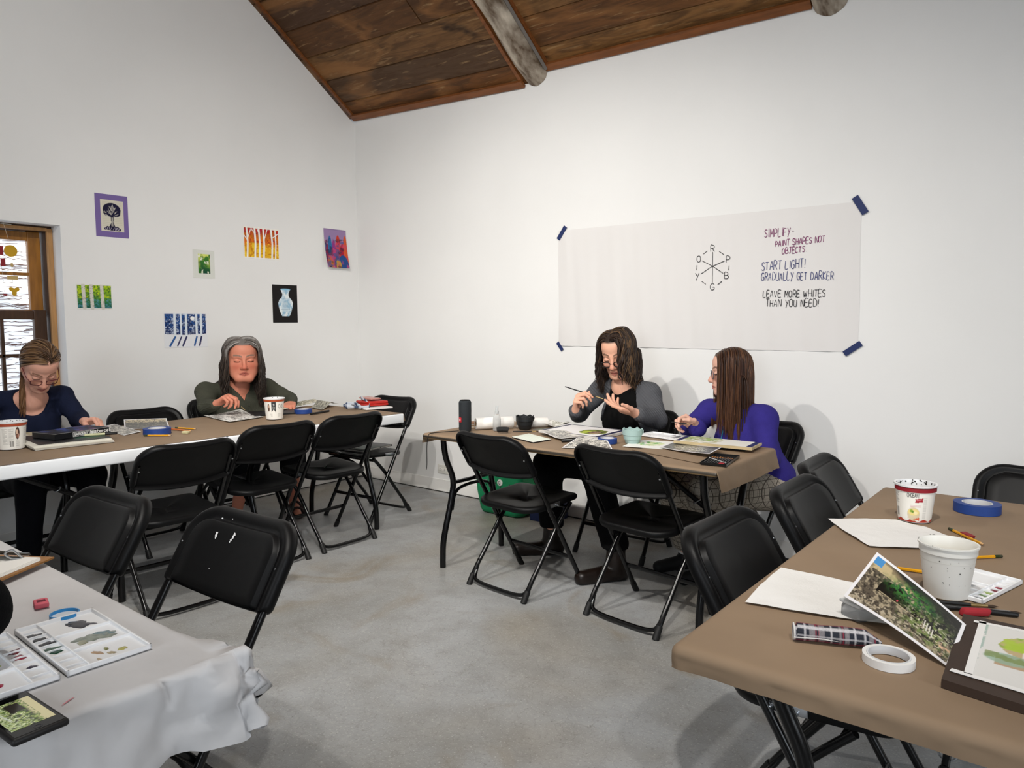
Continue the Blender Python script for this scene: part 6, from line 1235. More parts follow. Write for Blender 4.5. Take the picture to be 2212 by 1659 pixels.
def head_colors(vs, c, R, s, skin, lip, brow, scalp, scalp_fn, flush='#c06a58', fl=.35, wx=1.0, frown=0.0):
    q = (vs - c) @ R / s; q[:, 0] /= 1 + (wx - 1) * np.clip(np.abs(q[:, 0]) / .040, 0, 1); lz = frown * 1.3 * np.clip(np.abs(q[:, 0]) / .025, 0, 1.2) ** 1.5; x, y, z = q.T; col = np.tile(np.array(C(skin)), (len(vs), 1)); mx = lambda m, h: None
    def mix(m, h):
        m = np.clip(m, 0, 1)[:, None]; col[:] = col * (1 - m) + np.array(C(h)) * m
    near = (np.abs(x) < .1) & (np.abs(z) < .16) & (np.abs(y) < .16)
    mix(near * (y > .02) * fl * np.exp(-(((np.abs(x) - .038) / .022) ** 2 + ((z + .032) / .024) ** 2)), flush); mix(near * (y > .05) * fl * np.exp(-((x / .014) ** 2 + ((z + .034) / .02) ** 2)), flush)
    mix(near * (y > .07) * np.clip(1.5 - ((x / .021) ** 2 + ((z + lz + .069) / .0105) ** 2), 0, 1) * .8, lip); mix(near * (y > .075) * (np.abs(z + lz + .0692) < .0022) * (np.abs(x) < .022) * .8, '#5a2420')
    b = np.abs(z - (.0225 + .006 * np.sin(np.clip((np.abs(x) - .012) / .036, 0, 1) * 2.4))) < .0042; mix(near * (y > .05) * b * (np.abs(x) > .011) * (np.abs(x) < .049) * .85, brow)
    mix(near * (y > .06) * (np.abs(z + .0075 + 2.5 * (np.abs(x) - .031) ** 2 * -3) < .0026) * (np.abs(x) > .017) * (np.abs(x) < .046) * .9, '#2a1a16')
    mix(near * scalp_fn(x, y, z), scalp); return col
def hairline(x, y, z):
    zz = z - .033; front = np.clip((zz - (.046 - .25 * np.clip(np.abs(x) - .03, 0, 1)) + np.clip(-(y - .02), 0, .1) * 1.2) / .008, 0, 1)
    side = np.clip((-(y) + .012 + (z) * .35) / .01, 0, 1) * (z > -.075); return np.clip(np.maximum(front, side), 0, 1)
def strands(S, c, R, s, roots, d0, n, step, grav, layer, rad, color, rnd, wave=(0, 0), stage=None, stiff=.5, drift=(0, 0, 0), flat=2.1, guard=None):
    """grow n-step strands from head-space roots along d0, falling with gravity and sliding over the body; returns one mesh"""
    S = S.hair; k = len(roots); P = np.array([c + R @ (r * s) for r in roots]); Dv = np.array([R @ d for d in d0]); lay = np.array(layer); path = [P.copy()]
    down = V3(0, 0, -1) + np.array(drift); ph = np.array([rnd.uniform(0, 6.28) for _ in range(k)]); st2 = np.zeros(k, bool)
    for i in range(n):
        gsc = np.clip(grav * (i + 1), 0, .55)
        if stage is not None:
            T, rr = stage; tv = T - P; dist = np.linalg.norm(tv, axis=1); st2 |= dist < rr; w = np.where(st2, 0, .7)[:, None]
            Dv = Dv * (1 - w) + (tv / (dist[:, None] + 1e-9)) * w; Dv = np.where(st2[:, None], Dv * .55 + down * .45, Dv)
        else: Dv = Dv * (1 - gsc) + down * gsc
        Dv /= np.linalg.norm(Dv, axis=1, keepdims=True) + 1e-9; P = P + Dv * step
        for _ in range(2):
            d = S.ev(P); g = S.grad(P); m = np.clip(lay * min(1, .25 + i / 5) - d, 0, .03)[:, None]; P = P + g * m
        if guard:
            q = (P - c) @ R / s; m = (q[:, 1] > .012) & (q[:, 2] < .078) & (q[:, 2] > -.2); gx = np.where(q[:, 0] > guard[2], np.maximum(q[:, 0], guard[0]), -np.maximum(-q[:, 0], guard[1])); q[:, 0] = np.where(m, q[:, 0] * .55 + gx * .45, q[:, 0]); P = c + (q * s) @ R.T
        if i: Dv = unit_rows(P - path[-1]) * stiff + Dv * (1 - stiff)
        path.append(P.copy())
    path = np.array(path)
    if wave[0]:
        right = R @ V3(1, 0, 0); fw = R @ V3(0, 1, 0)
        for i in range(len(path)):
            t = max(0, i / n - .15); path[i] += (np.sin(i * wave[1] + ph)[:, None] * right + np.cos(i * wave[1] * .9 + ph * 1.3)[:, None] * fw) * wave[0] * t
    m = 4; ang = 2 * PI * np.arange(m) / m; L = len(path); allv, allf, allc = [], [], []
    T = np.gradient(path, axis=0); T /= np.linalg.norm(T, axis=2, keepdims=True) + 1e-9; ref = S.grad(path.reshape(-1, 3)).reshape(L, k, 3); A = np.cross(T, ref); A /= np.linalg.norm(A, axis=2, keepdims=True) + 1e-9; Bv = np.cross(T, A)
    tt = np.arange(L) / (L - 1); taper = np.clip(np.minimum(1, (1.02 - tt) * 4), .15, 1)
    V = path[:, :, None, :] + (A[:, :, None, :] * np.cos(ang)[None, None, :, None] * flat + Bv[:, :, None, :] * np.sin(ang)[None, None, :, None]) * (np.array(rad)[None, :, None, None] * taper[:, None, None, None])
    V = V.transpose(1, 0, 2, 3); col = np.array([[color(j, t) for t in tt] for j in range(k)]); col = np.repeat(col[:, :, None, :], m, 2) * np.array([1.05, 1.0, .93, 1.0])[None, None, :, None]
    i0 = (np.arange(k)[:, None, None] * L + np.arange(L - 1)[None, :, None]) * m; j0 = np.arange(m)[None, None]; j1 = (j0 + 1) % m
    F = np.stack([i0 + j0, i0 + j1, i0 + m + j1, i0 + m + j0], -1).reshape(-1, 4)
    return V.reshape(-1, 3), F, col.reshape(-1, 3)
def unit_rows(a): return a / (np.linalg.norm(a, axis=1, keepdims=True) + 1e-9)
def scalp_roots(n, rnd, ok, part=0.0, flow=None):
    roots, dirs = [], []
    while len(roots) < n:
        u, v = rnd.uniform(-1, 1), rnd.uniform(0, 2 * PI); q = math.sqrt(1 - u * u); d = V3(q * math.cos(v), q * math.sin(v), u); p = V3(0, -.012, .033) + d * V3(.073, .092, .085)
        if p[2] > -.015 and ok(*p):
            nrm = unit(d / V3(.073, .092, .085)); t = flow(p, nrm); t = t - nrm * (t @ nrm) * .9; roots.append(p); dirs.append(unit(t))
    return roots, dirs

def body(S, J, b=1.0, bust=.055, arms=True, legs=True, off=0.0, cut=0.0, torso=True, hip=True):
    """torso and limbs as blended cones; off thickens them for clothing"""
    Fw, Rt = J['F'], J['R']; sp = unit(J['nb'] - J['pel']); Rm = np.stack([Rt, unit(np.cross(sp, Rt)), sp], 1)
    if torso:
        if hip: S.u(s_ell(J['pel'] + V3(0, 0, .03), V3(.165 * b, .125 * b, .115) + off, Rm), .04)
        S.u(s_ell(J['pel'] * .52 + J['chest'] * .48, V3(.140 * b, .112 * b, .15) + off, Rm), .05); S.u(s_ell(J['chest'], V3(.150 * b, .105 * b, .155) + off, Rm), .05)
        for q in (-1, 1):
            sh = J['sr'] if q > 0 else J['sl']; S.u(s_cone(J['nb'] - sp * .016, sh, .042 + off, .043 + off), .04)
            if bust: S.u(s_ell(J['chest'] + Rt * q * .068 * b + Rm[:, 1] * .082 * b - sp * .035, V3(.062 * b, bust, .062) + off, Rm), .04)
    if arms:
        for sd in 'rl':
            sh, el, wr = J['s' + sd], J['e' + sd], J['w' + sd]; wr = wr - unit(wr - el) * cut
            S.u(s_cone(sh, el, (.045 if b < 1.15 else .060) + off, .038 + off), .03); S.u(s_cone(el, wr, .040 + off, .026 + off * 1.1), .02)
    if legs:
        for sd in 'rl':
            h, k, a = J['h' + sd], J['k' + sd], J['a' + sd]; S.u(s_cone(h, k, .088 * b ** .5 + off, .062 + off), .04); S.u(s_cone(k, a, .060 + off, .036 + off), .025)
    return S
def foot(S, J, sd, L=.17, r=.034, off=0.0):
    a = J['a' + sd]; d = J['f' + sd]; S.u(s_cone(V3(a[0], a[1], .045) - d * .03, V3(a[0], a[1], .032) + d * L, r + off, .026 + off), .02); S.u(s_cone(a, V3(a[0], a[1], .05), .036 + off, .036 + off), .02)
def vneck(nb, F, Rt, depth, top=.035, half=.075):
    def f(P):
        q = P - nb; u = np.abs(q @ Rt); z = q[:, 2]; w = half * np.clip((z + depth) / (depth + top), -1, 1.3)
        return np.maximum(np.maximum(u - w, .015 - q @ F), z - .12)
    return f
def wrinkle(sc, amp, seed=0):
    return lambda P: amp * (np.sin(P[:, 2] * sc + 3 * np.sin(P[:, 0] * sc * .5 + seed) + 2 * np.sin(P[:, 1] * sc * .45)) * .5 + .5 * np.sin(P[:, 0] * sc * .8 + P[:, 1] * sc * .9 + 2.1 * np.sin(P[:, 2] * sc * .6 + seed)))
def glasses(g, s, parent, col, nm='glasses', thin=.0016, rect=(.021, .0145), dz=-.003, dy=.094, tilt=0.0, down=0.0):
    fr = MB(); M_ = mat('frame_' + col[1:], col, .3)
    gl = mat('spectacle_lens', '#ffffff', .02, trans=1.0, ior=1.02, spec=.4); t = []
    def P(x, y, z): return g(x, y - .5 * max(0, abs(x) - .03) ** 1 * .5, z + down)
    for q in (-1, 1):
        pts = []
        for k in range(28):
            a = 2 * PI * k / 28; ca, sa = math.cos(a), math.sin(a); x = rect[0] * math.copysign(abs(ca) ** .6, ca); z = rect[1] * math.copysign(abs(sa) ** .6, sa); pts.append(P(q * .0325 + x, dy, dz + z))
        fr.tube(pts, thin * s, 6, closed=True)
        lm = MB(); lm.add(pts + [p + (g(0, .0012, 0) - g(0, 0, 0)) for p in pts], [tuple(range(28)), tuple(range(55, 27, -1))] + [(j, (j + 1) % 28, 28 + (j + 1) % 28, 28 + j) for j in range(28)]); t.append(lm)
        fr.tube([P(q * (.0325 + rect[0]), dy, dz + .005), P(q * .068, dy - .022, dz + .007), P(q * .0755, .01, dz + .008 - down * .5), P(q * .0755, -.02, dz - .004 - down * .6)], thin * .9 * s, 6)
    fr.tube([P(-.0325 + rect[0], dy, dz + .003), P(0, dy + .004, dz + .005), P(.0325 - rect[0], dy, dz + .003)], thin * s, 6)
    o = fr.build(nm, M_, parent, angle=180)
    for lm in t: lm.build('lens', gl, o, smooth=False)
def fabric(name, col, rough=.9, rib=None, bump=.35, bs=220, col2=None):
    if name in MATS: return MATS[name]
    m = mat(name, col, rough, var=.12, vscale=25, bump=bump, bscale=bs, spec=.15, col2=col2)
    if rib:
        N, L = m.node_tree.nodes, m.node_tree.links; b = N['Principled BSDF']; tc = N.new('ShaderNodeTexCoord'); w = N.new('ShaderNodeTexWave'); w.bands_direction = rib[1]; w.inputs['Scale'].default_value = rib[0]; w.inputs['Distortion'].default_value = 1.2
        L.new(tc.outputs['Object'], w.inputs[0]); bp = N.new('ShaderNodeBump'); bp.inputs['Strength'].default_value = .6; bp.inputs['Distance'].default_value = .003; L.new(w.outputs['Fac'], bp.inputs['Height'])
        old = b.inputs['Normal'].links[0].from_node if b.inputs['Normal'].links else None
        if old: L.new(old.outputs[0], bp.inputs['Normal'])
        L.new(bp.outputs[0], b.inputs['Normal'])
        mx = N.new('ShaderNodeMix'); mx.data_type = 'RGBA'; mx.blend_type = 'MULTIPLY'; mx.inputs[0].default_value = .0
    return m
def frame(a): return V3(-math.sin(a), math.cos(a), 0), V3(math.cos(a), math.sin(a), 0)
def person(label, base, J, a, head, hands, skin, lip, brow, scalp, b=1.0, bust=.055, fat=0.0, barelegs=False, h=.004, scalp_fn=hairline, flush=('#c06a58', .35), wx=1.0, frown=0.0):
    t = thing('person', label, 'person', (base[0], base[1], 0), 0); o = V3(base[0], base[1], 0)
    for k in list(J): J[k] = np.asarray(J[k], float) - o if len(k) > 1 and k[0] != 'f' else np.asarray(J[k], float)
    J['F'], J['R'] = frame(a); hc = np.asarray(head[0], float) - o; R = head_rot(*head[1]); s = head[2]
    S = SDF(); body(S, J, b, bust, off=-.004)
    for sd in 'rl': foot(S, J, sd, off=-.004)
    S.u(s_cone(J['nb'] - V3(0, 0, .02), hc + R @ (V3(0, -.022, -.055) * s), .058 + fat * .6, .050 + fat * .5), .03)
    H = SDF(); g = head_prims(H, hc, R, s, fat, wx, frown=frown); Hn = SDF(); head_prims(Hn, hc, R, s, fat, wx, ears=False); SH = SDF(); SH.ops = list(S.ops); SH.u(lambda P: Hn.ev(P), .012); S.u(lambda P: H.ev(P), .012); S.hair = SH
    tips = {}
    for sd, (F, N, curls, thumb, sc, spl) in hands.items(): tips[sd] = hand_prims(S, J['w' + sd], V3(*F), V3(*N), sd == 'r', curls, thumb, sc, spl or (.10, .02, -.05, -.14))
    pts = np.array([J[k] for k in J if len(k) > 1 and k[0] != 'f'] + [hc]); lo, hi = pts.min(0) - .24, pts.max(0) + .24; lo[2] = -.01
    vs, fs = S.mesh(lo, hi, h); col = head_colors(vs, hc, R, s, skin, lip, brow, scalp, scalp_fn, *flush, wx=wx, frown=frown)
    np_mesh('body', vs, fs, SKINM, t, col)
    return t, S, J, g, hc, R, s, tips, (lo, hi), o
def garment(name, S, bb, m, parent, h=.006, post=None, col=None):
    vs, fs = S.mesh(bb[0], bb[1], h, post); return np_mesh(name, vs, fs, m, parent, None if col is None else col(vs))
def hair_mesh(parent, parts):
    vs, fs, cs, o = [], [], [], 0
    for v, f, c in parts: vs.append(v); fs.append(f + o); cs.append(c); o += len(v)
    return np_mesh('hair', np.vstack(vs), np.vstack(fs), HAIRM, parent, np.vstack(cs))

rg = random.Random(21)
def two_feet(name, J, off, top, bb, m, t):
    for sd in 'rl': G = SDF(); foot(G, J, sd, off=off); G.inter(s_plane((0, 0, top), (0, 0, 1))); garment(name, G, bb, m, t)
TH_PINCH = [(.75, .55, .35), (.25, .75, .65), (-.05, .85, .50)]; TH_OPEN = [(.85, .50, .15), (.65, .75, .05), (.55, .83, .05)]; TH_FIST = [(.55, .65, .5), (.05, .7, .7), (-.4, .6, .6)]
# ---- A: navy top, head bowed, low side ponytail
def person_navy():
    J = dict(pel=(.27, -2.62, .50), chest=(.36, -2.625, .76), nb=(.44, -2.63, .930), sr=(.37, -2.815, .915), sl=(.38, -2.455, .915), er=(.50, -2.93, .785), wr=(.70, -2.85, .785), el=(.50, -2.415, .785), wl=(.640, -2.448, .786),
             hr=(.30, -2.72, .50), hl=(.30, -2.52, .50), kr=(.78, -2.76, .52), kl=(.78, -2.48, .52), ar=(.74, -2.78, .09), al=(.76, -2.46, .09), fr=V3(1, 0, 0), fl=V3(1, 0, 0))
    part = lambda x, y, z: (np.abs(x + .012) < .0022) * (y > -.04) * (z > .06)
    sf = lambda x, y, z: np.clip(hairline(x, y, z) - part(x, y, z), 0, 1)
    t, S, J, g, hc, R, s, tips, bb, o = person('person in a navy top with red glasses bowed over a painting by the window', (.27, -2.62), J, -PI / 2, ((.575, -2.622, 1.100), (D(-96), D(46), 0), 1.10),
        {'r': ((.9, .1, -.25), (.1, .3, -1), GRIP, TH_PINCH, 1.0, None), 'l': ((.85, .45, .12), (.25, -.3, -1), LOOSE, TH_FIST, 1.08, None)}, '#dba590', '#b0625a', '#7a5a46', '#4a3424', scalp_fn=sf)
    G = SDF(); body(G, J, 1.0, .055, legs=False, off=.010, cut=.006); G.sub(s_ell(J['nb'] + V3(.055, 0, .005), V3(.095, .10, .115), None), .008); G.inter(s_plane(J['pel'] + V3(0, 0, -.06), (0, 0, -1)))
    garment('knit_top', G, bb, fabric('navy_jersey', '#1a2036'), t, post=wrinkle(46, .0022))
    G = SDF(); body(G, J, 1.0, 0, arms=False, torso=False, off=.012); G.u(s_ell(J['pel'], V3(.18, .14, .13)), .04); garment('trousers', G, bb, fabric('black_denim', '#0c0d13'), t, post=wrinkle(40, .002))
    two_feet('shoe', J, .006, .10, bb, mat('black_leather', '#0d0c0c', .4), t)
    glasses(g, s, t, '#5a1a22', rect=(.0235, .0155), down=-.012, dy=.097, thin=.0020)
    tie = hc + R @ (V3(.055, -.070, -.060) * s)
    def flow(p, n): return V3(.055, -.070, -.060) - p + V3((1 if p[0] > -.012 else -1) * .02, -.02, 0)
    roots, dirs = scalp_roots(1500, rg, lambda x, y, z: hairline(x, y, z) > .5 and abs(x + .012) > .0025, flow=flow)
    pal = [np.array(C(h)) for h in ('#5a4029', '#4a3321', '#6e5236', '#3c2918', '#7d6044')]
    cj = [rg.choice(pal) * rg.uniform(.85, 1.15) for _ in roots]; tipc = np.array(C('#8a5a30'))
    parts = [strands(S, hc, R, s, roots, dirs, 26, .0125, .0, [rg.uniform(.0015, .008) for _ in roots], [rg.uniform(.0012, .0022) for _ in roots], lambda j, q: cj[j] * (1 - .6 * max(0, q - .4)) + tipc * .6 * max(0, q - .4), rg, stage=(tie, .030), drift=(.10, -.06, 0), wave=(.012, .3), flat=2.4)]
    hair_mesh(t, parts); return tips, o
# ---- B: grey wavy hair, green cardigan
def person_green():
    J = dict(pel=(.28, -1.37, .48), chest=(.36, -1.37, .735), nb=(.41, -1.385, .905), sr=(.375, -1.595, .868), sl=(.375, -1.155, .868), er=(.52, -1.675, .790), wr=(.655, -1.690, .815), el=(.50, -1.045, .785), wl=(.66, -1.14, .775),
             hr=(.30, -1.49, .50), hl=(.30, -1.25, .50), kr=(.80, -1.56, .52), kl=(.80, -1.24, .52), ar=(.66, -1.58, .09), al=(.60, -1.10, .09), fr=unit(V3(.7, .5, 0)), fl=unit(V3(.8, -.4, 0)))
    t, S, J, g, hc, R, s, tips, bb, o = person('person with long grey hair in a green cardigan painting with a thin brush', (.28, -1.37), J, -PI / 2, ((.490, -1.395, 1.088), (D(-116), D(6), 0), 1.20),
        {'r': ((.45, .30, .38), (.55, .35, -.65), GRIP, TH_PINCH, 1.12, None), 'l': ((.6, -.6, -.1), (0, 0, -1), RELAX, TH_OPEN, 1.05, None)}, '#d0876e', '#a8564c', '#7a6a5e', '#6f6a66', b=1.24, bust=.075, fat=.020, barelegs=True, flush=('#b8452f', .4), wx=1.14, frown=.0055)
    G = SDF(); body(G, J, 1.24, .075, legs=False, off=.010, cut=.004)
    fz = J['nb']; G.sub(s_ell(fz + V3(.02, 0, .05), V3(.10, .09, .085)), .008)
    G.sub(vneck(fz, J['F'], J['R'], .105), .006)
    G.inter(s_plane(J['pel'] + V3(0, 0, -.05), (0, 0, -1))); cd = garment('cardigan', G, bb, fabric('olive_rib_knit', '#4a4b40', rib=(62, 'Y')), t, post=wrinkle(38, .0026, 2))
    mb = MB()
    for k in range(5):
        p = fz + V3(.0, .018 + .004 * k, -.135 - .035 * k); pp = p.copy()
        for i in range(60):
            pp = p + V3(.005 * i, 0, 0)
            if G.ev(pp[None])[0] > -.0 and i > 10: break
        mb = MB(); mb.lathe([(0, 0), (.0052, 0), (.0052, .002), (.003, .0028), (0, .0028)], 12, capb=False, capt=False); mb.v = [(pp[0] + q[2] - .001, pp[1] + q[0], pp[2] + q[1]) for q in mb.v]; mb.build('button', mat('button_dark', '#3a3a34', .4), cd)
    G = SDF(); body(G, J, 1.2, 0, arms=False, torso=False, legs=False); G.u(s_ell(J['pel'], V3(.20, .17, .13)), .04)
    for sd in 'rl': G.u(s_cone(J['h' + sd], J['k' + sd], .105, .085), .05); G.u(s_cone(J['k' + sd], J['k' + sd] * .62 + J['a' + sd] * .38, .085, .085), .03)
    garment('skirt', G, bb, fabric('charcoal_skirt', '#101114'), t, post=wrinkle(40, .003))
    for sd in 'rl':
        a = J['a' + sd]; d = J['f' + sd]; sd_ = MB(); n2 = V3(-d[1], d[0], 0)
        sole = [tuple((V3(a[0], a[1], 0) + d * u + n2 * w)[:2]) for u, w in ((-.075, -.02), (-.085, 0), (-.075, .02), (.0, .036), (.10, .044), (.17, .03), (.195, 0), (.17, -.03), (.10, -.044), (.0, -.036))]
        sd_.prism(sole[::-1], .001, .016)
        for u, w, zz in ((.125, .046, .052), (.045, .046, .078)): sd_.tube([V3(a[0], a[1], .012) + d * u + n2 * w * math.cos(q) + V3(0, 0, zz * math.sin(q)) for q in [PI * i / 10 for i in range(11)]], .009, 6, flat=1)
        sd_.build('sandal', mat('brown_strap', '#2c1a16', .6), t)
    pal = [np.array(C(h)) for h in ('#8e8a86', '#77726d', '#a19d99', '#5f5650', '#6e655e')]; low = [np.array(C(h)) for h in ('#2c231d', '#3a2f28', '#241c18', '#463a31')]
    def flow(p, n): sg = 1 if p[0] > .004 else -1; return V3(sg * 1.0, -.30 - max(0, p[1]) * 5, -.25)
    roots, dirs = scalp_roots(1500, rg, lambda x, y, z: hairline(x, y, z) > .5 and not (y > .015 and z < .082), flow=flow)
    cj = [rg.choice(pal) * rg.uniform(.85, 1.05) for _ in roots]; lj = [rg.choice(low) * rg.uniform(.8, 1.2) for _ in roots]
    mixf = lambda q: min(1, max(0, (q - .16) / .25))
    parts = [strands(S, hc, R, s, roots, dirs, 25, .0150, .11, [rg.uniform(.003, .026) for _ in roots], [rg.uniform(.0014, .0026) for _ in roots], lambda j, q: cj[j] * (1 - mixf(q)) + lj[j] * mixf(q), rg, wave=(.012, .8), stiff=.15, guard=(.082, .082, 0))]
    hair_mesh(t, parts); return tips, o
# ---- C: grey open cardigan over black, holding a brush, other hand open
def person_grey():
    J = dict(pel=(2.90, -.40, .50), chest=(2.875, -.435, .80), nb=(2.852, -.465, .975), sr=(2.690, -.43, .935), sl=(2.992, -.415, .925), er=(2.575, -.50, .790), wr=(2.665, -.665, .825), el=(3.085, -.50, .795), wl=(3.055, -.655, .835),
             hr=(2.80, -.45, .50), hl=(2.98, -.45, .50), kr=(2.60, -.84, .545), kl=(2.92, -.86, .545), ar=(2.555, -.74, .10), al=(3.06, -.88, .10), fr=unit(V3(-.75, -.65, 0)), fl=unit(V3(-.55, -.85, 0)))
    t, S, J, g, hc, R, s, tips, bb, o = person('person in an open grey cardigan over black, brush in one hand, at the wall table', (2.90, -.40), J, D(186), ((2.842, -.515, 1.150), (D(192), D(22), D(4)), 1.12),
        {'r': ((.30, -.35, .85), (.65, .25, -.15), GRIP, TH_PINCH, 1.05, None), 'l': ((-.75, -.50, .22), (-.20, .15, .9), OPEN, TH_OPEN, 1.12, (.06, .02, -.04, -.10))}, '#e2ac92', '#b0625a', '#4a372a', '#2c201a')
    T_ = SDF(); body(T_, J, .96, .055, legs=False, arms=False, off=.006); T_.sub(s_ell(J['nb'] + J['F'] * .035 + V3(0, 0, .03), V3(.085, .085, .075)), .006); T_.inter(s_plane(J['pel'] + V3(0, 0, -.04), (0, 0, -1)))
    garment('black_tee', T_, bb, fabric('black_jersey', '#090909', bump=.1), t, post=wrinkle(34, .0016))
    G = SDF(); body(G, J, .99, .055, legs=False, off=.014, cut=.012); G.sub(s_ell(J['nb'] + J['F'] * .05 + V3(0, 0, .04), V3(.092, .10, .085)), .006)
    fr_, rt = J['F'], J['R']
    def open_front(P):
        q = P - J['chest']; x = q @ rt; y = q @ fr_; w = .112 - .06 * np.clip((q[:, 2] - .02) / .2, -.9, 1); return np.maximum(np.abs(x - .012) - w, .02 - y)
    G.sub(open_front, .006); G.sub(lambda P: T_.ev(P) + .002, .004); G.inter(s_plane(J['pel'] + V3(0, 0, -.06), (0, 0, -1)))
    garment('cardigan', G, bb, fabric('grey_knit', '#55565a', rib=(30, 'DIAGONAL')), t, h=.0055, post=wrinkle(44, .0024, 5))
    G = SDF(); body(G, J, 1.0, 0, arms=False, torso=False, off=.012); G.u(s_ell(J['pel'], V3(.18, .15, .12)), .04); [G.u(s_cone(J['k' + sd], J['a' + sd] + V3(0, 0, .09), .072, .066), .03) for sd in 'rl']; G.inter(s_plane((0, 0, .165), (0, 0, -1))); garment('trousers', G, bb, fabric('black_trousers', '#09090b'), t, post=wrinkle(36, .002))
    for sd in 'rl': G = SDF(); foot(G, J, sd, L=.19, off=.012); G.u(s_cone(J['a' + sd], J['a' + sd] + V3(0, 0, .10), .047, .052), .02); G.u(s_cone(V3(*J['a' + sd][:2], .02) - J['f' + sd] * .03, V3(*J['a' + sd][:2], .02) + J['f' + sd] * .19, .036, .034), .004); G.inter(s_plane((0, 0, .002), (0, 0, -1))); garment('boot', G, bb, mat('dark_brown_leather', '#1d120c', .35, var=.3, vscale=12), t)
    glasses(g, s, t, '#140f0e', rect=(.0230, .0125), down=-.016, dy=.100, thin=.0022)
    pal = [np.array(C(h)) for h in ('#2c1e17', '#241812', '#35251b', '#1d130e', '#46331f', '#5e4630')]
    def flow(p, n): sg = 1 if p[0] > .016 else -1; return V3(sg * 1.0, -.30 - max(0, p[1]) * 4, .15 if abs(p[0] - .016) < .03 else -.3)
    roots, dirs = scalp_roots(1900, rg, lambda x, y, z: hairline(x, y, z) > .5 and not (y > .030 and z < .078), flow=flow); cj = [pal[min(5, int(rg.random() ** 1.5 * 6))] * rg.uniform(.85, 1.15) for _ in roots]
    for j, p in enumerate(roots):
        if p[0] < -.01 and p[1] > .0 and rg.random() < .35: cj[j] = np.array(C('#6e5236')) * rg.uniform(.8, 1.1)
    parts = [strands(S, hc, R, s, roots, dirs, 21, .0130, .10, [rg.uniform(.003, .026) for _ in roots], [rg.uniform(.0013, .0025) for _ in roots], lambda j, q: cj[j] * (1.1 - .3 * q), rg, wave=(.010, .85), stiff=.15, guard=(.070, .045, .016))]
    hair_mesh(t, parts); return tips, o
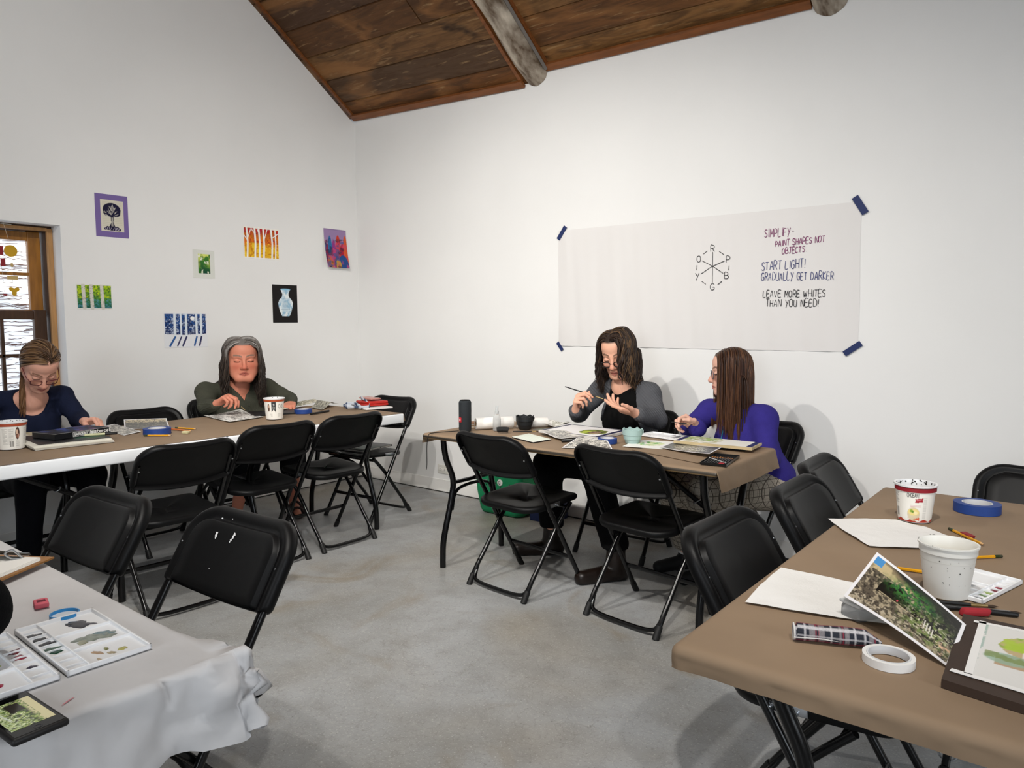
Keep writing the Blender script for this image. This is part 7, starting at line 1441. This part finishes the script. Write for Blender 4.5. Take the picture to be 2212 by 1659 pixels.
# ---- D: purple fleece, long straight brown hair, head turned away to the left
def person_purple():
    J = dict(pel=(3.63, -.40, .48), chest=(3.555, -.455, .715), nb=(3.525, -.475, .885), sr=(3.355, -.430, .850), sl=(3.680, -.530, .850), er=(3.300, -.53, .770), wr=(3.400, -.668, .790), el=(3.725, -.60, .665), wl=(3.53, -.755, .575),
             hr=(3.54, -.43, .49), hl=(3.70, -.46, .49), kr=(3.36, -.83, .515), kl=(3.54, -.88, .515), ar=(3.27, -.50, .10), al=(3.44, -.58, .10), fr=unit(V3(-.5, -.85, 0)), fl=unit(V3(-.4, -.9, 0)))
    t, S, J, g, hc, R, s, tips, bb, o = person('person in a purple fleece with long straight brown hair turned towards the neighbour', (3.63, -.40), J, D(162), ((3.500, -.505, 1.072), (D(118), D(6), 0), 1.02),
        {'r': ((-.65, -.40, .50), (.35, -.35, -.75), GRIP, TH_PINCH, 1.05, None), 'l': ((-.6, -.3, -.5), (-.5, .4, -.5), RELAX, TH_OPEN, 1.0, None)}, '#e0b09c', '#b0665e', '#4a3226', '#3c281c')
    G = SDF(); body(G, J, 1.0, .05, legs=False, off=.018, cut=.004); G.sub(s_ell(J['nb'] + V3(0, 0, .055), V3(.075, .075, .06)), .006); G.u(lambda P: np.maximum(np.abs(s_cone(J['nb'] - V3(0, 0, .0), J['nb'] + V3(0, 0, .05), .072, .066)(P)) - .006, (P[:, 2] - J['nb'][2] - .045)), .01)
    G.inter(s_plane(J['pel'] + V3(0, 0, -.07), (0, 0, -1))); fl = garment('fleece', G, bb, fabric('purple_fleece', '#372f80', bump=.6, bs=320), t, post=wrinkle(30, .003, 1))
    mb = MB(); Fw, Rt = J['F'], J['R']; pts = []
    for k in range(15):
        z = J['nb'][2] - .03 - .015 * k; p = V3(*J['nb'][:2], z) + Fw * .0 + Rt * .012
        for i in range(90):
            pp = p + Fw * .004 * i
            if i > 8 and G.ev(pp[None])[0] > .001: break
        pts.append(tuple(pp))
    mb.tube(pts[4:], .0055, 6, flat=.5); z1 = mb.build('zip_tape', mat('zip_teal', '#2aa0c0', .5), fl); mb = MB(); mb.tube(pts[:5], .0035, 6, flat=.5); mb.build('zip_teeth', mat('zip_dark', '#16141c', .5), fl)
    pm = mat('plaid_cotton', '#a89e90', .9, bump=.2, bscale=200); N, L = pm.node_tree.nodes, pm.node_tree.links; tc = N.new('ShaderNodeTexCoord'); sp = N.new('ShaderNodeSeparateXYZ'); L.new(tc.outputs['Object'], sp.inputs[0]); prev = None
    for ax, per, off in ((0, .034, .01), (1, .034, .0), (2, .034, .02), (0, .017, .003), (2, .017, .004)):
        a_ = N.new('ShaderNodeMath'); a_.operation = 'MULTIPLY_ADD'; a_.inputs[1].default_value = 1 / per; a_.inputs[2].default_value = off / per; L.new(sp.outputs[ax], a_.inputs[0]); f_ = N.new('ShaderNodeMath'); f_.operation = 'FRACT'; L.new(a_.outputs[0], f_.inputs[0])
        c_ = N.new('ShaderNodeMath'); c_.operation = 'LESS_THAN'; c_.inputs[1].default_value = .09 if per > .02 else .10; L.new(f_.outputs[0], c_.inputs[0]); m_ = N.new('ShaderNodeMath'); m_.operation = 'MULTIPLY'; m_.inputs[1].default_value = .85 if per > .02 else .3; L.new(c_.outputs[0], m_.inputs[0])
        if prev is None: prev = m_
        else: x_ = N.new('ShaderNodeMath'); x_.operation = 'MAXIMUM'; L.new(prev.outputs[0], x_.inputs[0]); L.new(m_.outputs[0], x_.inputs[1]); prev = x_
    mx = N.new('ShaderNodeMix'); mx.data_type = 'RGBA'; L.new(prev.outputs[0], mx.inputs[0]); mx.inputs[6].default_value = (*C('#a89e90'), 1); mx.inputs[7].default_value = (*C('#2c241e'), 1); L.new(mx.outputs[2], N['Principled BSDF'].inputs['Base Color'])
    G = SDF(); body(G, J, 1.0, 0, arms=False, torso=False, off=.014); G.u(s_ell(J['pel'], V3(.18, .16, .12)), .04); [G.u(s_cone(J['k' + sd], J['a' + sd] + V3(0, 0, .07), .085, .080), .03) for sd in 'rl']; G.inter(s_plane((0, 0, .125), (0, 0, -1))); garment('plaid_trousers', G, bb, pm, t, post=wrinkle(34, .003))
    two_feet('sneaker', J, .006, .095, bb, mat('black_canvas', '#0c0c0e', .7), t)
    for sd in 'rl': G = SDF(); G.u(s_cone(J['a' + sd] - V3(0, 0, .02), J['a' + sd] + V3(0, 0, .05), .042, .043), .01); garment('sock', G, bb, fabric('white_sock', '#c9c6c2'), t)
    glasses(g, s, t, '#3a4a5a', rect=(.0215, .0185), down=-.004, dy=.097)
    pal = [np.array(C(h)) for h in ('#43291a', '#38221a', '#4f3322', '#2c1b14', '#5c3d28')]; tipc = np.array(C('#6e4426'))
    def flow(p, n): sg = 1 if p[0] > .0 else -1; return V3(sg * 1.0, -.25 if p[1] < .04 else .05, .1 if abs(p[0]) < .03 else -.5)
    roots, dirs = scalp_roots(2600, rg, lambda x, y, z: hairline(x, y, z) > .5, flow=flow); cj = [rg.choice(pal) * rg.uniform(.85, 1.15) for _ in roots]
    parts = [strands(S, hc, R, s, roots, dirs, 27, .0158, .10, [rg.uniform(.003, .017) for _ in roots], [rg.uniform(.0009, .0017) for _ in roots], lambda j, q: cj[j] * (1 - .55 * max(0, q - .45)) + tipc * .55 * max(0, q - .45), rg, wave=(.0025, .5), stiff=.12)]
    hair_mesh(t, parts); return tips, o
# ---- E: the black sleeve at the left edge belongs to a person sitting just outside the frame
def person_black():
    J = dict(pel=(3.08, -4.50, .50), chest=(3.11, -4.27, .82), nb=(3.13, -4.09, .995), sr=(3.31, -4.00, .97), sl=(2.92, -4.04, .965), er=(3.495, -3.735, .838), wr=(3.24, -3.745, .805), el=(2.68, -3.78, .80), wl=(2.80, -3.60, .775),
             hr=(3.08, -4.48, .50), hl=(2.88, -4.48, .50), kr=(3.12, -4.03, .53), kl=(2.84, -4.03, .53), ar=(3.12, -4.05, .09), al=(2.84, -4.05, .09), fr=V3(0, 1, 0), fl=V3(0, 1, 0))
    t, S, J, g, hc, R, s, tips, bb, o = person('person in black at the left front table, only a black sleeve in view', (2.98, -4.50), J, 0.0, ((3.13, -4.02, 1.14), (0, D(35), 0), 1.05),
        {'r': ((-.97, .05, -.1), (0, .1, -1), LOOSE, TH_FIST, 1.0, None), 'l': ((.6, .6, -.05), (0, 0, -1), RELAX, TH_OPEN, 1.0, None)}, '#c98d78', '#a85a52', '#3a2a20', '#2c201a', h=.006)
    G = SDF(); body(G, J, 1.0, .05, legs=False, off=.022, cut=.004); G.sub(s_ell(J['nb'] + V3(0, .03, .04), V3(.08, .085, .07)), .006); G.inter(s_plane(J['pel'] + V3(0, 0, -.06), (0, 0, -1))); garment('sweater', G, bb, fabric('black_sweater', '#08080a'), t, h=.008, post=wrinkle(40, .003))
    G = SDF(); body(G, J, 1.0, 0, arms=False, torso=False, off=.012); G.u(s_ell(J['pel'], V3(.18, .14, .13)), .04); garment('trousers', G, bb, MATS['black_denim'], t, h=.01)
    two_feet('shoe', J, .006, .10, bb, MATS['black_leather'], t)
    pal = [np.array(C(h)) for h in ('#33231a', '#291b14', '#3f2b1e')]
    def flow(p, n): return V3((1 if p[0] > 0 else -1) * 1.0, -.2, -.4)
    roots, dirs = scalp_roots(260, rg, lambda x, y, z: hairline(x, y, z) > .5, flow=flow); cj = [rg.choice(pal) for _ in roots]
    hair_mesh(t, [strands(S, hc, R, s, roots, dirs, 18, .0145, .05, [rg.uniform(.004, .02) for _ in roots], [rg.uniform(.004, .006) for _ in roots], lambda j, q: cj[j], rg)])
TIPS_A, OA = person_navy(); TIPS_B, OB = person_green(); TIPS_C, OC = person_grey(); TIPS_D, OD = person_purple(); person_black()
def chair_for_black():
    dup(CH, (2.98, -4.76, 0), 0.0, 'black folding chair of the person in black, outside the left edge')
chair_for_black()

# ---------------------------------------------------------------- brushes held in hands
def tip_mid(tips, o, f=.5):
    return (tips[-1] * f + tips[0] * (1 - f)) + o
def held(label, p, d, back, fwd, r, **kw):
    p, d = V3(*p), unit(d); a, b = p - d * back, p + d * fwd
    brush(label, (a[0], a[1]), (b[0], b[1]), r, za=a[2], zb=b[2], group='brushes in hands', **kw)
pa = tip_mid(TIPS_A['r'], OA); pb = tip_mid(TIPS_B['r'], OB); pc = tip_mid(TIPS_C['r'], OC); pd = tip_mid(TIPS_D['r'], OD)
held('wooden paint brush in the hand of the person in navy', pa, (.35, .45, -.55), .10, .055, .0032, hcol='#b07a34')
held('thin black paint brush in the hand of the grey-haired person', pb, (.45, .62, -.80), .11, .075, .0030)
held('long black paint brush held up by the person in grey', pc, (.86, .30, -.26), .155, .10, .0042)
held('short dark paint brush between the fingers of the person in purple', pd, (.9, .1, -.05), .05, .06, .0034)
